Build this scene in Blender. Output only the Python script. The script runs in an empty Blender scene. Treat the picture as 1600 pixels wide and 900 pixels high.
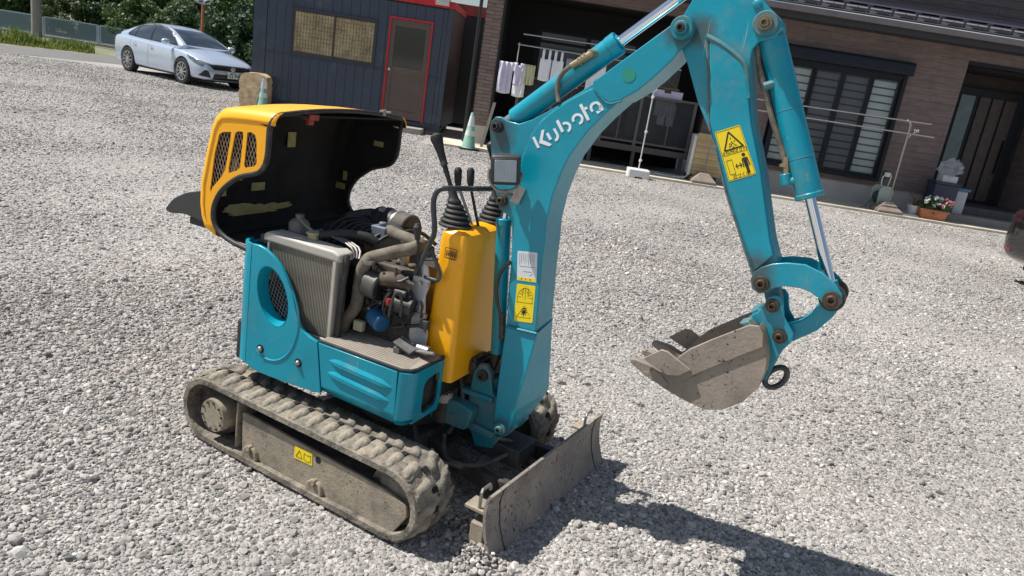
import bpy, bmesh, math, random
import numpy as np
from mathutils import Vector, Matrix, Quaternion
from mathutils.bvhtree import BVHTree
from math import radians, sin, cos, pi, tan, atan2, sqrt

random.seed(7)
scene = bpy.context.scene
col = scene.collection

# ---------------------------------------------------------------- camera
cam_data = bpy.data.cameras.new("camera")
cam = bpy.data.objects.new("camera", cam_data)
col.objects.link(cam)
cam_data.sensor_width = 36.0
cam_data.lens = 1160 / 1600 * 36
cam_data.clip_start = 0.05
cam_data.clip_end = 3000
_p, _r = radians(15.8), radians(9.0)
_F = Vector((0, cos(_p), -sin(_p))); _R0 = Vector((1, 0, 0)); _U0 = _R0.cross(_F)
_R = _R0 * cos(_r) + _U0 * sin(_r); _U = _U0 * cos(_r) - _R0 * sin(_r)
M = Matrix((_R, _U, -_F)).transposed().to_4x4()
M.translation = Vector((0, 0, 1.5))
cam.matrix_world = M
scene.camera = cam

# ---------------------------------------------------------------- sky, sun, exposure
SUN_EL, SUN_AZ = 57.0, -4.0          # light travels towards azimuth SUN_AZ (degrees from +X to +Y), falling at SUN_EL
world = bpy.data.worlds.new("World"); scene.world = world; world.use_nodes = True
wt = world.node_tree; wt.nodes.clear()
wo = wt.nodes.new("ShaderNodeOutputWorld"); bg = wt.nodes.new("ShaderNodeBackground")
sky = wt.nodes.new("ShaderNodeTexSky"); sky.sky_type = 'NISHITA'; sky.sun_disc = False
sky.sun_elevation = radians(SUN_EL)
sun_dir = Vector((-cos(radians(SUN_EL)) * cos(radians(SUN_AZ)), -cos(radians(SUN_EL)) * sin(radians(SUN_AZ)), sin(radians(SUN_EL))))
sky.sun_rotation = atan2(sun_dir.x, sun_dir.y)
sky.air_density = 1.0; sky.dust_density = 0.6; sky.ozone_density = 1.0
# broken white cloud mixed over the clear sky
tc = wt.nodes.new("ShaderNodeTexCoord"); nz = wt.nodes.new("ShaderNodeTexNoise"); nz.inputs['Scale'].default_value = 3.2; nz.inputs['Detail'].default_value = 7
rmp = wt.nodes.new("ShaderNodeMapRange"); rmp.inputs[1].default_value = .5; rmp.inputs[2].default_value = .68
mx = wt.nodes.new("ShaderNodeMix"); mx.data_type = 'RGBA'; mx.inputs[7].default_value = (8.5, 8.8, 9.2, 1)
wt.links.new(tc.outputs['Generated'], nz.inputs['Vector']); wt.links.new(nz.outputs['Fac'], rmp.inputs[0])
wt.links.new(rmp.outputs[0], mx.inputs[0]); wt.links.new(sky.outputs[0], mx.inputs[6]); wt.links.new(mx.outputs[2], bg.inputs['Color'])
bg.inputs['Strength'].default_value = 0.065
wt.links.new(bg.outputs[0], wo.inputs[0])
sun_data = bpy.data.lights.new("sun", 'SUN'); sun_data.energy = 5.0; sun_data.angle = radians(0.5); sun_data.color = (1.0, .965, .91)
sun = bpy.data.objects.new("sun", sun_data); col.objects.link(sun)
sun.rotation_euler = sun_dir.to_track_quat('Z', 'Y').to_euler()
sun.location = (0, 0, 20)
scene.view_settings.view_transform = 'Standard'; scene.view_settings.look = 'None'
scene.view_settings.exposure = 0.38; scene.view_settings.gamma = 1.0
scene.cycles.max_bounces = 8
scene.cycles.transparent_max_bounces = 16

# ---------------------------------------------------------------- materials
MATS = {}
def mat(name, colr=(.5, .5, .5), rough=.6, metal=0.0, var=.12, vscale=6.0, bump=0.0, bscale=60.0, dirt=None, chips=None, grime=None, coat=0.0, spec=.5, alpha=None, col2=None, scratch=None, coords='Object'):
    """procedural surface: base colour with soft variation, optional dirt veil (colour, amount, scale), chips and grime spots"""
    if name in MATS: return MATS[name]
    m = bpy.data.materials.new(name); m.use_nodes = True; nt = m.node_tree; N = nt.nodes; Lk = nt.links
    b = N["Principled BSDF"]; t = N.new("ShaderNodeTexCoord")
    vec = t.outputs[coords]
    def noise(scale, detail=5, rough_=.6, dist=0):
        n = N.new("ShaderNodeTexNoise"); n.inputs['Scale'].default_value = scale; n.inputs['Detail'].default_value = detail
        n.inputs['Roughness'].default_value = rough_; n.inputs['Distortion'].default_value = dist
        Lk.new(vec, n.inputs['Vector']); return n.outputs['Fac']
    def ramp(src, a, b_, lo=0.0, hi=1.0):
        r = N.new("ShaderNodeMapRange"); r.inputs[1].default_value = a; r.inputs[2].default_value = b_
        r.inputs[3].default_value = lo; r.inputs[4].default_value = hi; Lk.new(src, r.inputs[0]); return r.outputs[0]
    def mixc(f, a, b_):
        x = N.new("ShaderNodeMix"); x.data_type = 'RGBA'
        if isinstance(f, float): x.inputs[0].default_value = f
        else: Lk.new(f, x.inputs[0])
        for k, s in ((6, a), (7, b_)):
            if isinstance(s, tuple): x.inputs[k].default_value = s if len(s) == 4 else s + (1,)
            else: Lk.new(s, x.inputs[k])
        return x.outputs[2]
    def math_(op, a, b_):
        x = N.new("ShaderNodeMath"); x.operation = op
        for k, s in ((0, a), (1, b_)):
            if isinstance(s, (int, float)): x.inputs[k].default_value = s
            else: Lk.new(s, x.inputs[k])
        return x.outputs[0]
    base = tuple(colr)
    lo = tuple(max(0, c * (1 - var)) for c in base); hi = tuple(min(1, c * (1 + var)) for c in base)
    c_ = mixc(ramp(noise(vscale), .3, .7), lo, col2 if col2 else hi)
    roughv = None
    if dirt:
        dc, amt, ds = dirt
        f = math_('MULTIPLY', ramp(noise(ds, 9, .72), .62 - .3 * amt, .85 - .2 * amt), min(1, .35 + amt))
        c_ = mixc(f, c_, tuple(dc)); roughv = ramp(f, 0, 1, rough, max(rough, .85))
    if grime:
        gc, spots = grime
        tot = None; wob = ramp(noise(26, 6, .7), 0, 1, .45, 1.5)
        for (px, py, pz, rad) in spots:
            d = N.new("ShaderNodeVectorMath"); d.operation = 'DISTANCE'; Lk.new(vec, d.inputs[0]); d.inputs[1].default_value = (px, py, pz)
            f = ramp(math_('MULTIPLY', d.outputs['Value'], wob), rad, rad * .45)
            tot = f if tot is None else math_('MAXIMUM', tot, f)
        c_ = mixc(math_('MULTIPLY', tot, .82), c_, tuple(gc))
    if chips:
        cc, thr, cs = chips
        f = ramp(noise(cs, 3, .75), thr, thr + .02)
        f2 = ramp(noise(cs * .17, 2, .5), .5, .56)
        c_ = mixc(math_('MULTIPLY', f, f2), c_, tuple(cc))
    if scratch:
        sc, amt = scratch
        for k, (rx, ry) in enumerate(((.5, .3), (-.7, .9))):
            mp = N.new("ShaderNodeMapping"); mp.inputs['Rotation'].default_value = (rx, ry, .6 * k); mp.inputs['Scale'].default_value = (150, 150, 7); Lk.new(vec, mp.inputs[0])
            n = N.new("ShaderNodeTexNoise"); n.inputs['Scale'].default_value = 1; n.inputs['Detail'].default_value = 2; Lk.new(mp.outputs[0], n.inputs['Vector'])
            f = ramp(n.outputs['Fac'], .74 - .03 * amt, .78); f2 = ramp(noise(4 + 3 * k, 2, .5), .52, .62)
            c_ = mixc(math_('MULTIPLY', math_('MULTIPLY', f, f2), .75), c_, tuple(sc))
    Lk.new(c_, b.inputs['Base Color'])
    b.inputs['Roughness'].default_value = rough
    if roughv is not None: Lk.new(roughv, b.inputs['Roughness'])
    b.inputs['Metallic'].default_value = metal; b.inputs['Specular IOR Level'].default_value = spec
    b.inputs['Coat Weight'].default_value = coat; b.inputs['Coat Roughness'].default_value = .08
    if bump:
        bp = N.new("ShaderNodeBump"); bp.inputs['Strength'].default_value = 1.0; bp.inputs['Distance'].default_value = bump
        Lk.new(noise(bscale, 6, .65), bp.inputs['Height']); Lk.new(bp.outputs[0], b.inputs['Normal'])
    if alpha is not None: b.inputs['Alpha'].default_value = alpha
    MATS[name] = m
    return m
def glass(name, tint=(.02, .025, .03), rough=.03, alpha=.75):
    if name in MATS: return MATS[name]
    m = mat(name, tint, rough, 0, .05, 3, spec=.6, alpha=alpha); return m
def emis(name, c, s):
    m = bpy.data.materials.new(name); m.use_nodes = True; b = m.node_tree.nodes["Principled BSDF"]
    b.inputs['Emission Color'].default_value = (*c, 1); b.inputs['Emission Strength'].default_value = s; return m

# ---------------------------------------------------------------- object helpers
def tag(o, label=None, cat=None, group=None, kind=None):
    if label: o['label'] = label
    if cat: o['category'] = cat
    if group: o['group'] = group
    if kind: o['kind'] = kind
    return o
def empty(name, loc=(0, 0, 0), rz=0.0, label=None, cat=None, group=None):
    o = bpy.data.objects.new(name, None); col.objects.link(o); o.location = loc; o.rotation_euler = (0, 0, rz)
    o.empty_display_size = .1
    return tag(o, label, cat, group)
def link(name, me, parent=None, loc=(0, 0, 0), rot=(0, 0, 0), scale=None):
    o = bpy.data.objects.new(name, me); col.objects.link(o); o.location = loc; o.rotation_euler = rot
    if scale: o.scale = scale
    if parent: o.parent = parent
    return o
def obj(name, bm, m, parent=None, loc=(0, 0, 0), rot=(0, 0, 0), bevel=0.0, seg=2, smooth=True, ang=35, mats=None):
    me = bpy.data.meshes.new(name)
    bmesh.ops.recalc_face_normals(bm, faces=bm.faces)
    bm.to_mesh(me); bm.free()
    for x in (mats or [m]): me.materials.append(x)
    if smooth:
        me.shade_smooth(); me.set_sharp_from_angle(angle=radians(ang))
    o = link(name, me, parent, loc, rot)
    if bevel:
        md = o.modifiers.new("bevel", 'BEVEL'); md.width = bevel; md.segments = seg; md.limit_method = 'ANGLE'; md.angle_limit = radians(38)
        md.harden_normals = False
    return o
def sub(o, levels=2):
    md = o.modifiers.new("subdivision", 'SUBSURF'); md.levels = levels; md.render_levels = levels; return o
def BM(): return bmesh.new()
def box(bm, c, s, rz=0.0, mi=0, rot=None):
    R_ = rot if rot is not None else Matrix.Rotation(rz, 4, 'Z')
    mt = Matrix.Translation(c) @ R_ @ Matrix.Diagonal((s[0], s[1], s[2], 1))
    r = bmesh.ops.create_cube(bm, size=1.0, matrix=mt)
    if mi:
        for f in {f for v in r['verts'] for f in v.link_faces}: f.material_index = mi
    return r['verts']
def box2(bm, a, b): return box(bm, [(a[i] + b[i]) / 2 for i in range(3)], [abs(b[i] - a[i]) for i in range(3)])
def cyl(bm, p0, p1, r0, r1=None, n=16, caps=True):
    p0, p1 = Vector(p0), Vector(p1); d = p1 - p0
    q = d.to_track_quat('Z', 'Y').to_matrix().to_4x4()
    mt = Matrix.Translation((p0 + p1) / 2) @ q
    return bmesh.ops.create_cone(bm, cap_ends=caps, segments=n, radius1=r0, radius2=r0 if r1 is None else r1, depth=d.length, matrix=mt)['verts']
def smoothpath(pts, k=4):
    P_ = [Vector(p) for p in pts]; out = []
    for i in range(len(P_) - 1):
        a = P_[max(i - 1, 0)]; b = P_[i]; c = P_[i + 1]; d = P_[min(i + 2, len(P_) - 1)]
        for j in range(k):
            t = j / k
            out.append(.5 * ((2 * b) + (c - a) * t + (2 * a - 5 * b + 4 * c - d) * t * t + (3 * b - a - 3 * c + d) * t ** 3))
    out.append(P_[-1]); return out
def tube(bm, pts, r, n=10, closed=False, smooth=0, caps=True):
    P_ = smoothpath(pts, smooth) if smooth else [Vector(p) for p in pts]
    rs = r if isinstance(r, (list, tuple)) else [r] * len(P_)
    if isinstance(r, (list, tuple)) and len(r) != len(P_):
        rs = [r[min(int(i * (len(r) - 1) / (len(P_) - 1)), len(r) - 2)] * (1 - (i * (len(r) - 1) / (len(P_) - 1)) % 1) + r[min(int(i * (len(r) - 1) / (len(P_) - 1)) + 1, len(r) - 1)] * ((i * (len(r) - 1) / (len(P_) - 1)) % 1) for i in range(len(P_))]
    rings = []; nrm = None; m_ = len(P_)
    for i, p in enumerate(P_):
        if closed: t = P_[(i + 1) % m_] - P_[(i - 1) % m_]
        else: t = P_[min(i + 1, m_ - 1)] - P_[max(i - 1, 0)]
        if t.length < 1e-9: t = Vector((0, 0, 1))
        t.normalize()
        if nrm is None:
            nrm = t.orthogonal().normalized()
        else:
            nrm = (nrm - t * nrm.dot(t))
            nrm = nrm.normalized() if nrm.length > 1e-6 else t.orthogonal().normalized()
        bt = t.cross(nrm)
        rings.append([bm.verts.new(p + (nrm * cos(2 * pi * k / n) + bt * sin(2 * pi * k / n)) * rs[i]) for k in range(n)])
    for i in range(m_ if closed else m_ - 1):
        a, b = rings[i], rings[(i + 1) % m_]
        for k in range(n): bm.faces.new((a[k], a[(k + 1) % n], b[(k + 1) % n], b[k]))
    if not closed and caps:
        bm.faces.new(rings[0][::-1]); bm.faces.new(rings[-1])
    return rings
def prism(bm, poly, v0, v1, ax='y', mi=0):
    """polygon [(a,b)] extruded between v0 and v1; ax='y': (a,b)->(x,z); 'z': (a,b)->(x,y); 'x': (a,b)->(y,z)"""
    f = {'y': lambda a, b, v: (a, v, b), 'z': lambda a, b, v: (a, b, v), 'x': lambda a, b, v: (v, a, b)}[ax]
    n = len(poly)
    A = [bm.verts.new(f(a, b, v0)) for a, b in poly]; B_ = [bm.verts.new(f(a, b, v1)) for a, b in poly]
    fs = [bm.faces.new(A), bm.faces.new(B_[::-1])]
    for i in range(n): fs.append(bm.faces.new((A[i], B_[i], B_[(i + 1) % n], A[(i + 1) % n])))
    for q in fs: q.material_index = mi
    return fs
def holed(bm, outer, holes, v0, v1, ax='y'):
    """plate with holes, extruded"""
    f = {'y': lambda a, b, v: (a, v, b), 'z': lambda a, b, v: (a, b, v), 'x': lambda a, b, v: (v, a, b)}[ax]
    es = []; loops = []
    for lp in [outer] + holes:
        vs = [bm.verts.new(f(a, b, v0)) for a, b in lp]; loops.append(vs)
        es += [bm.edges.new((vs[i], vs[(i + 1) % len(vs)])) for i in range(len(vs))]
    r = bmesh.ops.triangle_fill(bm, edges=es, use_beauty=True, use_dissolve=False)
    fs = [g for g in r['geom'] if isinstance(g, bmesh.types.BMFace)]
    mp = {}
    for lp in loops:
        for v in lp:
            c = v.co.copy(); i = {'y': 1, 'z': 2, 'x': 0}[ax]; c[i] = v1; mp[v] = bm.verts.new(c)
    for q in fs: bm.faces.new([mp[v] for v in q.verts][::-1])
    for lp in loops:
        for i in range(len(lp)):
            a, b = lp[i], lp[(i + 1) % len(lp)]
            bm.faces.new((a, b, mp[b], mp[a]))
def lathe(bm, prof, origin=(0, 0, 0), axis='z', n=24, caps=True):
    o = Vector(origin); rings = []
    for r, h in prof:
        ring = []
        for k in range(n):
            a = 2 * pi * k / n; x, y = r * cos(a), r * sin(a)
            p = {'z': (x, y, h), 'y': (x, h, y), 'x': (h, x, y)}[axis]
            ring.append(bm.verts.new(o + Vector(p)))
        rings.append(ring)
    for i in range(len(rings) - 1):
        for k in range(n): bm.faces.new((rings[i][k], rings[i][(k + 1) % n], rings[i + 1][(k + 1) % n], rings[i + 1][k]))
    if caps: bm.faces.new(rings[0][::-1]); bm.faces.new(rings[-1])
def rounded(pts, r, n=4):
    """round the corners of a closed 2d polygon"""
    out = []; m_ = len(pts)
    for i in range(m_):
        p = Vector(pts[i]); a = Vector(pts[i - 1]); b = Vector(pts[(i + 1) % m_])
        rr = min(r, (a - p).length * .45, (b - p).length * .45)
        s = p + (a - p).normalized() * rr; e = p + (b - p).normalized() * rr
        for k in range(n + 1):
            t = k / n; q = s * (1 - t) ** 2 + p * 2 * t * (1 - t) + e * t * t; out.append((q.x, q.y))
    return out
def rect(a0, b0, a1, b1): return [(a0, b0), (a1, b0), (a1, b1), (a0, b1)]
def text_mesh(body, size, extrude=0.0005, bold=0.0):
    cu = bpy.data.curves.new("lettering", 'FONT'); cu.body = body; cu.size = size; cu.extrude = extrude; cu.align_x = 'CENTER'; cu.align_y = 'CENTER'
    cu.offset = bold; cu.resolution_u = 3
    o = bpy.data.objects.new("lettering", cu); col.objects.link(o)
    dg = bpy.context.evaluated_depsgraph_get(); me = bpy.data.meshes.new_from_object(o.evaluated_get(dg))
    bpy.data.objects.remove(o); bpy.data.curves.remove(cu); return me
def copy_tree(o, parent=None):
    c = o.copy(); col.objects.link(c)
    if parent: c.parent = parent
    for ch in list(o.children): copy_tree(ch, c)
    return c
GRAVEL_D = 10500

# ================================================================ SETTING
def fac_mat(name, c1, c2, mortar, bw, rh, rough=.85, bump=.004, ms=.03):
    """boards or bricks laid in rows on upright walls, in the wall's own metres"""
    m = bpy.data.materials.new(name); m.use_nodes = True; nt = m.node_tree; N = nt.nodes; Lk = nt.links; b = N["Principled BSDF"]
    t = N.new("ShaderNodeTexCoord"); s = N.new("ShaderNodeSeparateXYZ"); Lk.new(t.outputs['Object'], s.inputs[0])
    ad = N.new("ShaderNodeMath"); Lk.new(s.outputs[0], ad.inputs[0]); Lk.new(s.outputs[1], ad.inputs[1])
    cx = N.new("ShaderNodeCombineXYZ"); Lk.new(ad.outputs[0], cx.inputs[0]); Lk.new(s.outputs[2], cx.inputs[1])
    br = N.new("ShaderNodeTexBrick"); Lk.new(cx.outputs[0], br.inputs['Vector']); br.inputs['Scale'].default_value = 1
    br.inputs['Brick Width'].default_value = bw; br.inputs['Row Height'].default_value = rh; br.inputs['Mortar Size'].default_value = ms * rh
    br.inputs['Color1'].default_value = (*c1, 1); br.inputs['Color2'].default_value = (*c2, 1); br.inputs['Mortar'].default_value = (*mortar, 1); br.inputs['Bias'].default_value = 0
    n = N.new("ShaderNodeTexNoise"); n.inputs['Scale'].default_value = 3; n.inputs['Detail'].default_value = 8; n.inputs['Roughness'].default_value = .7
    mp = N.new("ShaderNodeMapping"); mp.inputs['Scale'].default_value = (1, 1, 6); Lk.new(t.outputs['Object'], mp.inputs[0]); Lk.new(mp.outputs[0], n.inputs['Vector'])
    mr = N.new("ShaderNodeMapRange"); mr.inputs[1].default_value = .3; mr.inputs[2].default_value = .7; mr.inputs[3].default_value = .68; mr.inputs[4].default_value = 1.25; Lk.new(n.outputs['Fac'], mr.inputs[0])
    mu = N.new("ShaderNodeVectorMath"); mu.operation = 'SCALE'; Lk.new(br.outputs['Color'], mu.inputs[0]); Lk.new(mr.outputs[0], mu.inputs['Scale'])
    Lk.new(mu.outputs[0], b.inputs['Base Color']); b.inputs['Roughness'].default_value = rough
    bp = N.new("ShaderNodeBump"); bp.inputs['Distance'].default_value = bump; Lk.new(mu.outputs[0], bp.inputs['Height']); Lk.new(bp.outputs[0], b.inputs['Normal'])
    MATS[name] = m; return m

# ---- ground sheet: compacted gravel base
def ground_mat():
    m = bpy.data.materials.new("gravel_bed"); m.use_nodes = True; nt = m.node_tree; N = nt.nodes; Lk = nt.links; b = N["Principled BSDF"]
    t = N.new("ShaderNodeTexCoord")
    def vor(scale, feat='F1'):
        v = N.new("ShaderNodeTexVoronoi"); v.inputs['Scale'].default_value = scale; v.feature = feat; Lk.new(t.outputs['Object'], v.inputs['Vector']); return v
    v1 = vor(58); v2 = vor(24)
    n = N.new("ShaderNodeTexNoise"); n.inputs['Scale'].default_value = .55; n.inputs['Detail'].default_value = 6; Lk.new(t.outputs['Object'], n.inputs['Vector'])
    n2 = N.new("ShaderNodeTexNoise"); n2.inputs['Scale'].default_value = 90; n2.inputs['Detail'].default_value = 5; n2.inputs['Roughness'].default_value = .75; Lk.new(t.outputs['Object'], n2.inputs['Vector'])
    cr = N.new("ShaderNodeValToRGB"); e = cr.color_ramp.elements
    e[0].position = 0; e[0].color = (.10, .095, .09, 1); e[1].position = 1; e[1].color = (.52, .49, .46, 1)
    for p_, c_ in ((.3, (.15, .145, .14, 1)), (.55, (.30, .285, .27, 1)), (.8, (.40, .375, .35, 1))):
        q = cr.color_ramp.elements.new(p_); q.color = c_
    sp = N.new("ShaderNodeSeparateColor"); Lk.new(v1.outputs['Color'], sp.inputs[0]); sp2 = N.new("ShaderNodeSeparateColor"); Lk.new(v2.outputs['Color'], sp2.inputs[0])
    a = N.new("ShaderNodeMath"); a.operation = 'MULTIPLY_ADD'; Lk.new(sp.outputs[0], a.inputs[0]); a.inputs[1].default_value = .45
    a2 = N.new("ShaderNodeMath"); a2.operation = 'MULTIPLY'; Lk.new(n2.outputs['Fac'], a2.inputs[0]); a2.inputs[1].default_value = .45; Lk.new(a2.outputs[0], a.inputs[2])
    a3 = N.new("ShaderNodeMath"); a3.operation = 'MULTIPLY_ADD'; Lk.new(n.outputs['Fac'], a3.inputs[0]); a3.inputs[1].default_value = .5; Lk.new(a.outputs[0], a3.inputs[2])
    Lk.new(a3.outputs[0], cr.inputs[0]); Lk.new(cr.outputs[0], b.inputs['Base Color']); b.inputs['Roughness'].default_value = .95; b.inputs['Specular IOR Level'].default_value = .2
    bp = N.new("ShaderNodeBump"); bp.inputs['Distance'].default_value = .012; Lk.new(v1.outputs['Distance'], bp.inputs['Height']); bp.invert = True
    Lk.new(bp.outputs[0], b.inputs['Normal'])
    return m
bm = BM(); s_ = 1500
vs = [bm.verts.new(p) for p in ((-s_, -s_, 0), (s_, -s_, 0), (s_, s_, 0), (-s_, s_, 0))]; bm.faces.new(vs)
tag(obj("ground", bm, ground_mat(), smooth=False), kind='structure')

# ---- loose stones: instanced rock shapes on scattered points, thinning with distance from the yard's near side
def stone_mat():
    m = bpy.data.materials.new("crushed_stone"); m.use_nodes = True; nt = m.node_tree; N = nt.nodes; Lk = nt.links; b = N["Principled BSDF"]
    oi = N.new("ShaderNodeObjectInfo"); cr = N.new("ShaderNodeValToRGB"); e = cr.color_ramp.elements
    e[0].position = 0; e[0].color = (.15, .145, .14, 1); e[1].position = 1; e[1].color = (.66, .64, .60, 1)
    for p_, c_ in ((.07, (.20, .195, .185, 1)), (.3, (.34, .325, .305, 1)), (.62, (.44, .42, .39, 1)), (.8, (.45, .40, .37, 1)), (.88, (.54, .52, .485, 1))):
        q = cr.color_ramp.elements.new(p_); q.color = c_
    Lk.new(oi.outputs['Random'], cr.inputs[0])
    gl_ = N.new("ShaderNodeTexNoise"); gl_.inputs['Scale'].default_value = .42; gl_.inputs['Detail'].default_value = 5; gl_.inputs['Roughness'].default_value = .6; Lk.new(oi.outputs['Location'], gl_.inputs['Vector'])
    gr2 = N.new("ShaderNodeMapRange"); gr2.inputs[1].default_value = .35; gr2.inputs[2].default_value = .65; gr2.inputs[3].default_value = .74; gr2.inputs[4].default_value = 1.06; Lk.new(gl_.outputs['Fac'], gr2.inputs[0])
    gp_ = N.new("ShaderNodeTexNoise"); gp_.inputs['Scale'].default_value = .8; gp_.inputs['Detail'].default_value = 3; Lk.new(oi.outputs['Location'], gp_.inputs['Vector'])
    gp2 = N.new("ShaderNodeMapRange"); gp2.inputs[1].default_value = .5; gp2.inputs[2].default_value = .68; gp2.inputs[4].default_value = .45; Lk.new(gp_.outputs['Fac'], gp2.inputs[0])
    t = N.new("ShaderNodeTexCoord"); n = N.new("ShaderNodeTexNoise"); n.inputs['Scale'].default_value = 2.2; n.inputs['Detail'].default_value = 6; Lk.new(t.outputs['Object'], n.inputs['Vector'])
    mr = N.new("ShaderNodeMapRange"); mr.inputs[1].default_value = .3; mr.inputs[2].default_value = .7; mr.inputs[3].default_value = .75; mr.inputs[4].default_value = 1.15; Lk.new(n.outputs['Fac'], mr.inputs[0])
    mm_ = N.new("ShaderNodeMath"); mm_.operation = 'MULTIPLY'; Lk.new(mr.outputs[0], mm_.inputs[0]); Lk.new(gr2.outputs[0], mm_.inputs[1])
    pk = N.new("ShaderNodeMix"); pk.data_type = 'RGBA'; pk.blend_type = 'MULTIPLY'; pk.inputs[7].default_value = (1.0, .92, .90, 1); Lk.new(gp2.outputs[0], pk.inputs[0]); Lk.new(cr.outputs[0], pk.inputs[6])
    mu = N.new("ShaderNodeVectorMath"); mu.operation = 'SCALE'; Lk.new(pk.outputs[2], mu.inputs[0]); Lk.new(mm_.outputs[0], mu.inputs['Scale'])
    Lk.new(mu.outputs[0], b.inputs['Base Color']); b.inputs['Roughness'].default_value = .9; b.inputs['Specular IOR Level'].default_value = .3
    return m
STONE = stone_mat()
rng = np.random.default_rng(5)
protos = []
for k in range(7):
    bm = BM(); bmesh.ops.create_icosphere(bm, subdivisions=2, radius=1.0)
    ax = rng.uniform(.6, 1.15, 3); ax[2] *= .72
    pl = [(Vector(rng.normal(size=3)).normalized(), rng.uniform(.55, .85)) for _ in range(9)]
    for v in bm.verts:
        p = v.co.copy()
        for nrm, d in pl:
            q = p.dot(nrm)
            if q > d: p -= nrm * (q - d)
        v.co = Vector((p.x * ax[0], p.y * ax[1], p.z * ax[2]))
    me = bpy.data.meshes.new("stone"); bm.to_mesh(me); bm.free(); me.materials.append(STONE)
    protos.append(bpy.data.objects.new("stone", me))
def scatter(name, pts, scl, seed):
    me = bpy.data.meshes.new(name); me.from_pydata([tuple(p) for p in pts], [], [])
    a = me.attributes.new("stone_size", 'FLOAT', 'POINT'); a.data.foreach_set('value', scl.astype(np.float32))
    o = link(name, me); md = o.modifiers.new("stones", 'NODES'); g = bpy.data.node_groups.new("stones", 'GeometryNodeTree'); md.node_group = g
    g.interface.new_socket("Geometry", in_out='INPUT', socket_type='NodeSocketGeometry'); g.interface.new_socket("Geometry", in_out='OUTPUT', socket_type='NodeSocketGeometry')
    N = g.nodes; L = g.links; gi = N.new("NodeGroupInput"); go = N.new("NodeGroupOutput"); ip = N.new("GeometryNodeInstanceOnPoints"); js = N.new("GeometryNodeJoinGeometry")
    for pr_ in protos:
        oi = N.new("GeometryNodeObjectInfo"); oi.inputs['Object'].default_value = pr_; oi.inputs['As Instance'].default_value = True; L.new(oi.outputs['Geometry'], js.inputs[0])
    na = N.new("GeometryNodeInputNamedAttribute"); na.data_type = 'FLOAT'; na.inputs['Name'].default_value = "stone_size"
    rv = N.new("FunctionNodeRandomValue"); rv.data_type = 'FLOAT_VECTOR'; rv.inputs[0].default_value = (-.5, -.5, 0); rv.inputs[1].default_value = (.5, .5, 6.28); rv.inputs['Seed'].default_value = seed
    L.new(gi.outputs[0], ip.inputs['Points']); L.new(js.outputs[0], ip.inputs['Instance']); ip.inputs['Pick Instance'].default_value = True
    L.new(rv.outputs[0], ip.inputs['Rotation']); L.new(na.outputs['Attribute'], ip.inputs['Scale']); L.new(ip.outputs[0], go.inputs[0])
    return tag(o, kind='stuff')
def sample(n_target, dens, d0, d1, a0, a1):
    """points per m2 = dens(d) in a sector of the yard round (0,0)"""
    N_ = 4000; ds = np.linspace(d0, d1, N_); w = dens(ds) * ds; cdf = np.cumsum(w); tot = (a1 - a0) * w.sum() * (d1 - d0) / N_
    n = int(tot); u = rng.random(n) * cdf[-1]; d = np.interp(u, cdf, ds); a = rng.uniform(a0, a1, n)
    return np.stack([d * np.sin(a), d * np.cos(a)], 1), d
xy, d = sample(0, lambda d: GRAVEL_D * np.minimum(1, (3.0 / d)) ** 1.5, .9, 25.0, radians(-60), radians(56))
sz = np.exp(rng.normal(np.log(.0059), .44, len(d))) * (1 + .05 * np.maximum(0, d - 3)); sz = np.clip(sz, .0035, .026)
fld = sum(np.sin(xy[:, 0] * a_ + b_) * np.cos(xy[:, 1] * c_ + d_) for a_, b_, c_, d_ in ((.9, 1, .7, 2), (1.7, 3, 1.3, .5), (.45, 0, .6, 1.5), (3.1, 2, 2.3, 4))) / 4
sz = sz * (1 + .32 * fld); zoff = .004 * fld
keep = (xy[:, 1] < 14.4) | ((xy[:, 0] < -2.2) & (xy[:, 0] + .0 > -17.6 + (xy[:, 1] - 17.0) * .60) & ~((xy[:, 0] > -6.2) & (xy[:, 1] > 16.4)))
xy, sz, d = xy[keep], sz[keep], d[keep]
sc_ = np.array([0.0])
scatter("gravel_stones", np.column_stack([xy, sz * .15 + zoff[keep]]), sz, 3)
# a few larger lumps lying proud of the rest
n_ = 260; xy2, d2 = sample(0, lambda d: 9 * np.minimum(1, (3.0 / d)) ** 1.0, 1.2, 13, radians(-46), radians(46))
s2 = rng.uniform(.014, .027, len(d2)); scatter("gravel_lumps", np.column_stack([xy2, s2 * .3]), s2, 9)

# gravel pushed up and caked round the near end of the dozer blade
hp_ = []; hs_ = []
for k in range(900):
    q = rng.normal(size=2) * np.array([.055, .075]); c0_ = [(-.03, 2.19), (.01, 2.13), (.03, 2.08)][k % 3]; hgt = .04 * math.exp(-(q[0] ** 2 / .005 + q[1] ** 2 / .009))
    hp_.append((c0_[0] + q[0], c0_[1] + q[1], hgt * rng.uniform(.1, 1.0))); hs_.append(math.exp(rng.normal(math.log(.0085), .35)))
scatter("gravel_heap", np.array(hp_), np.array(hs_), 21)
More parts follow.
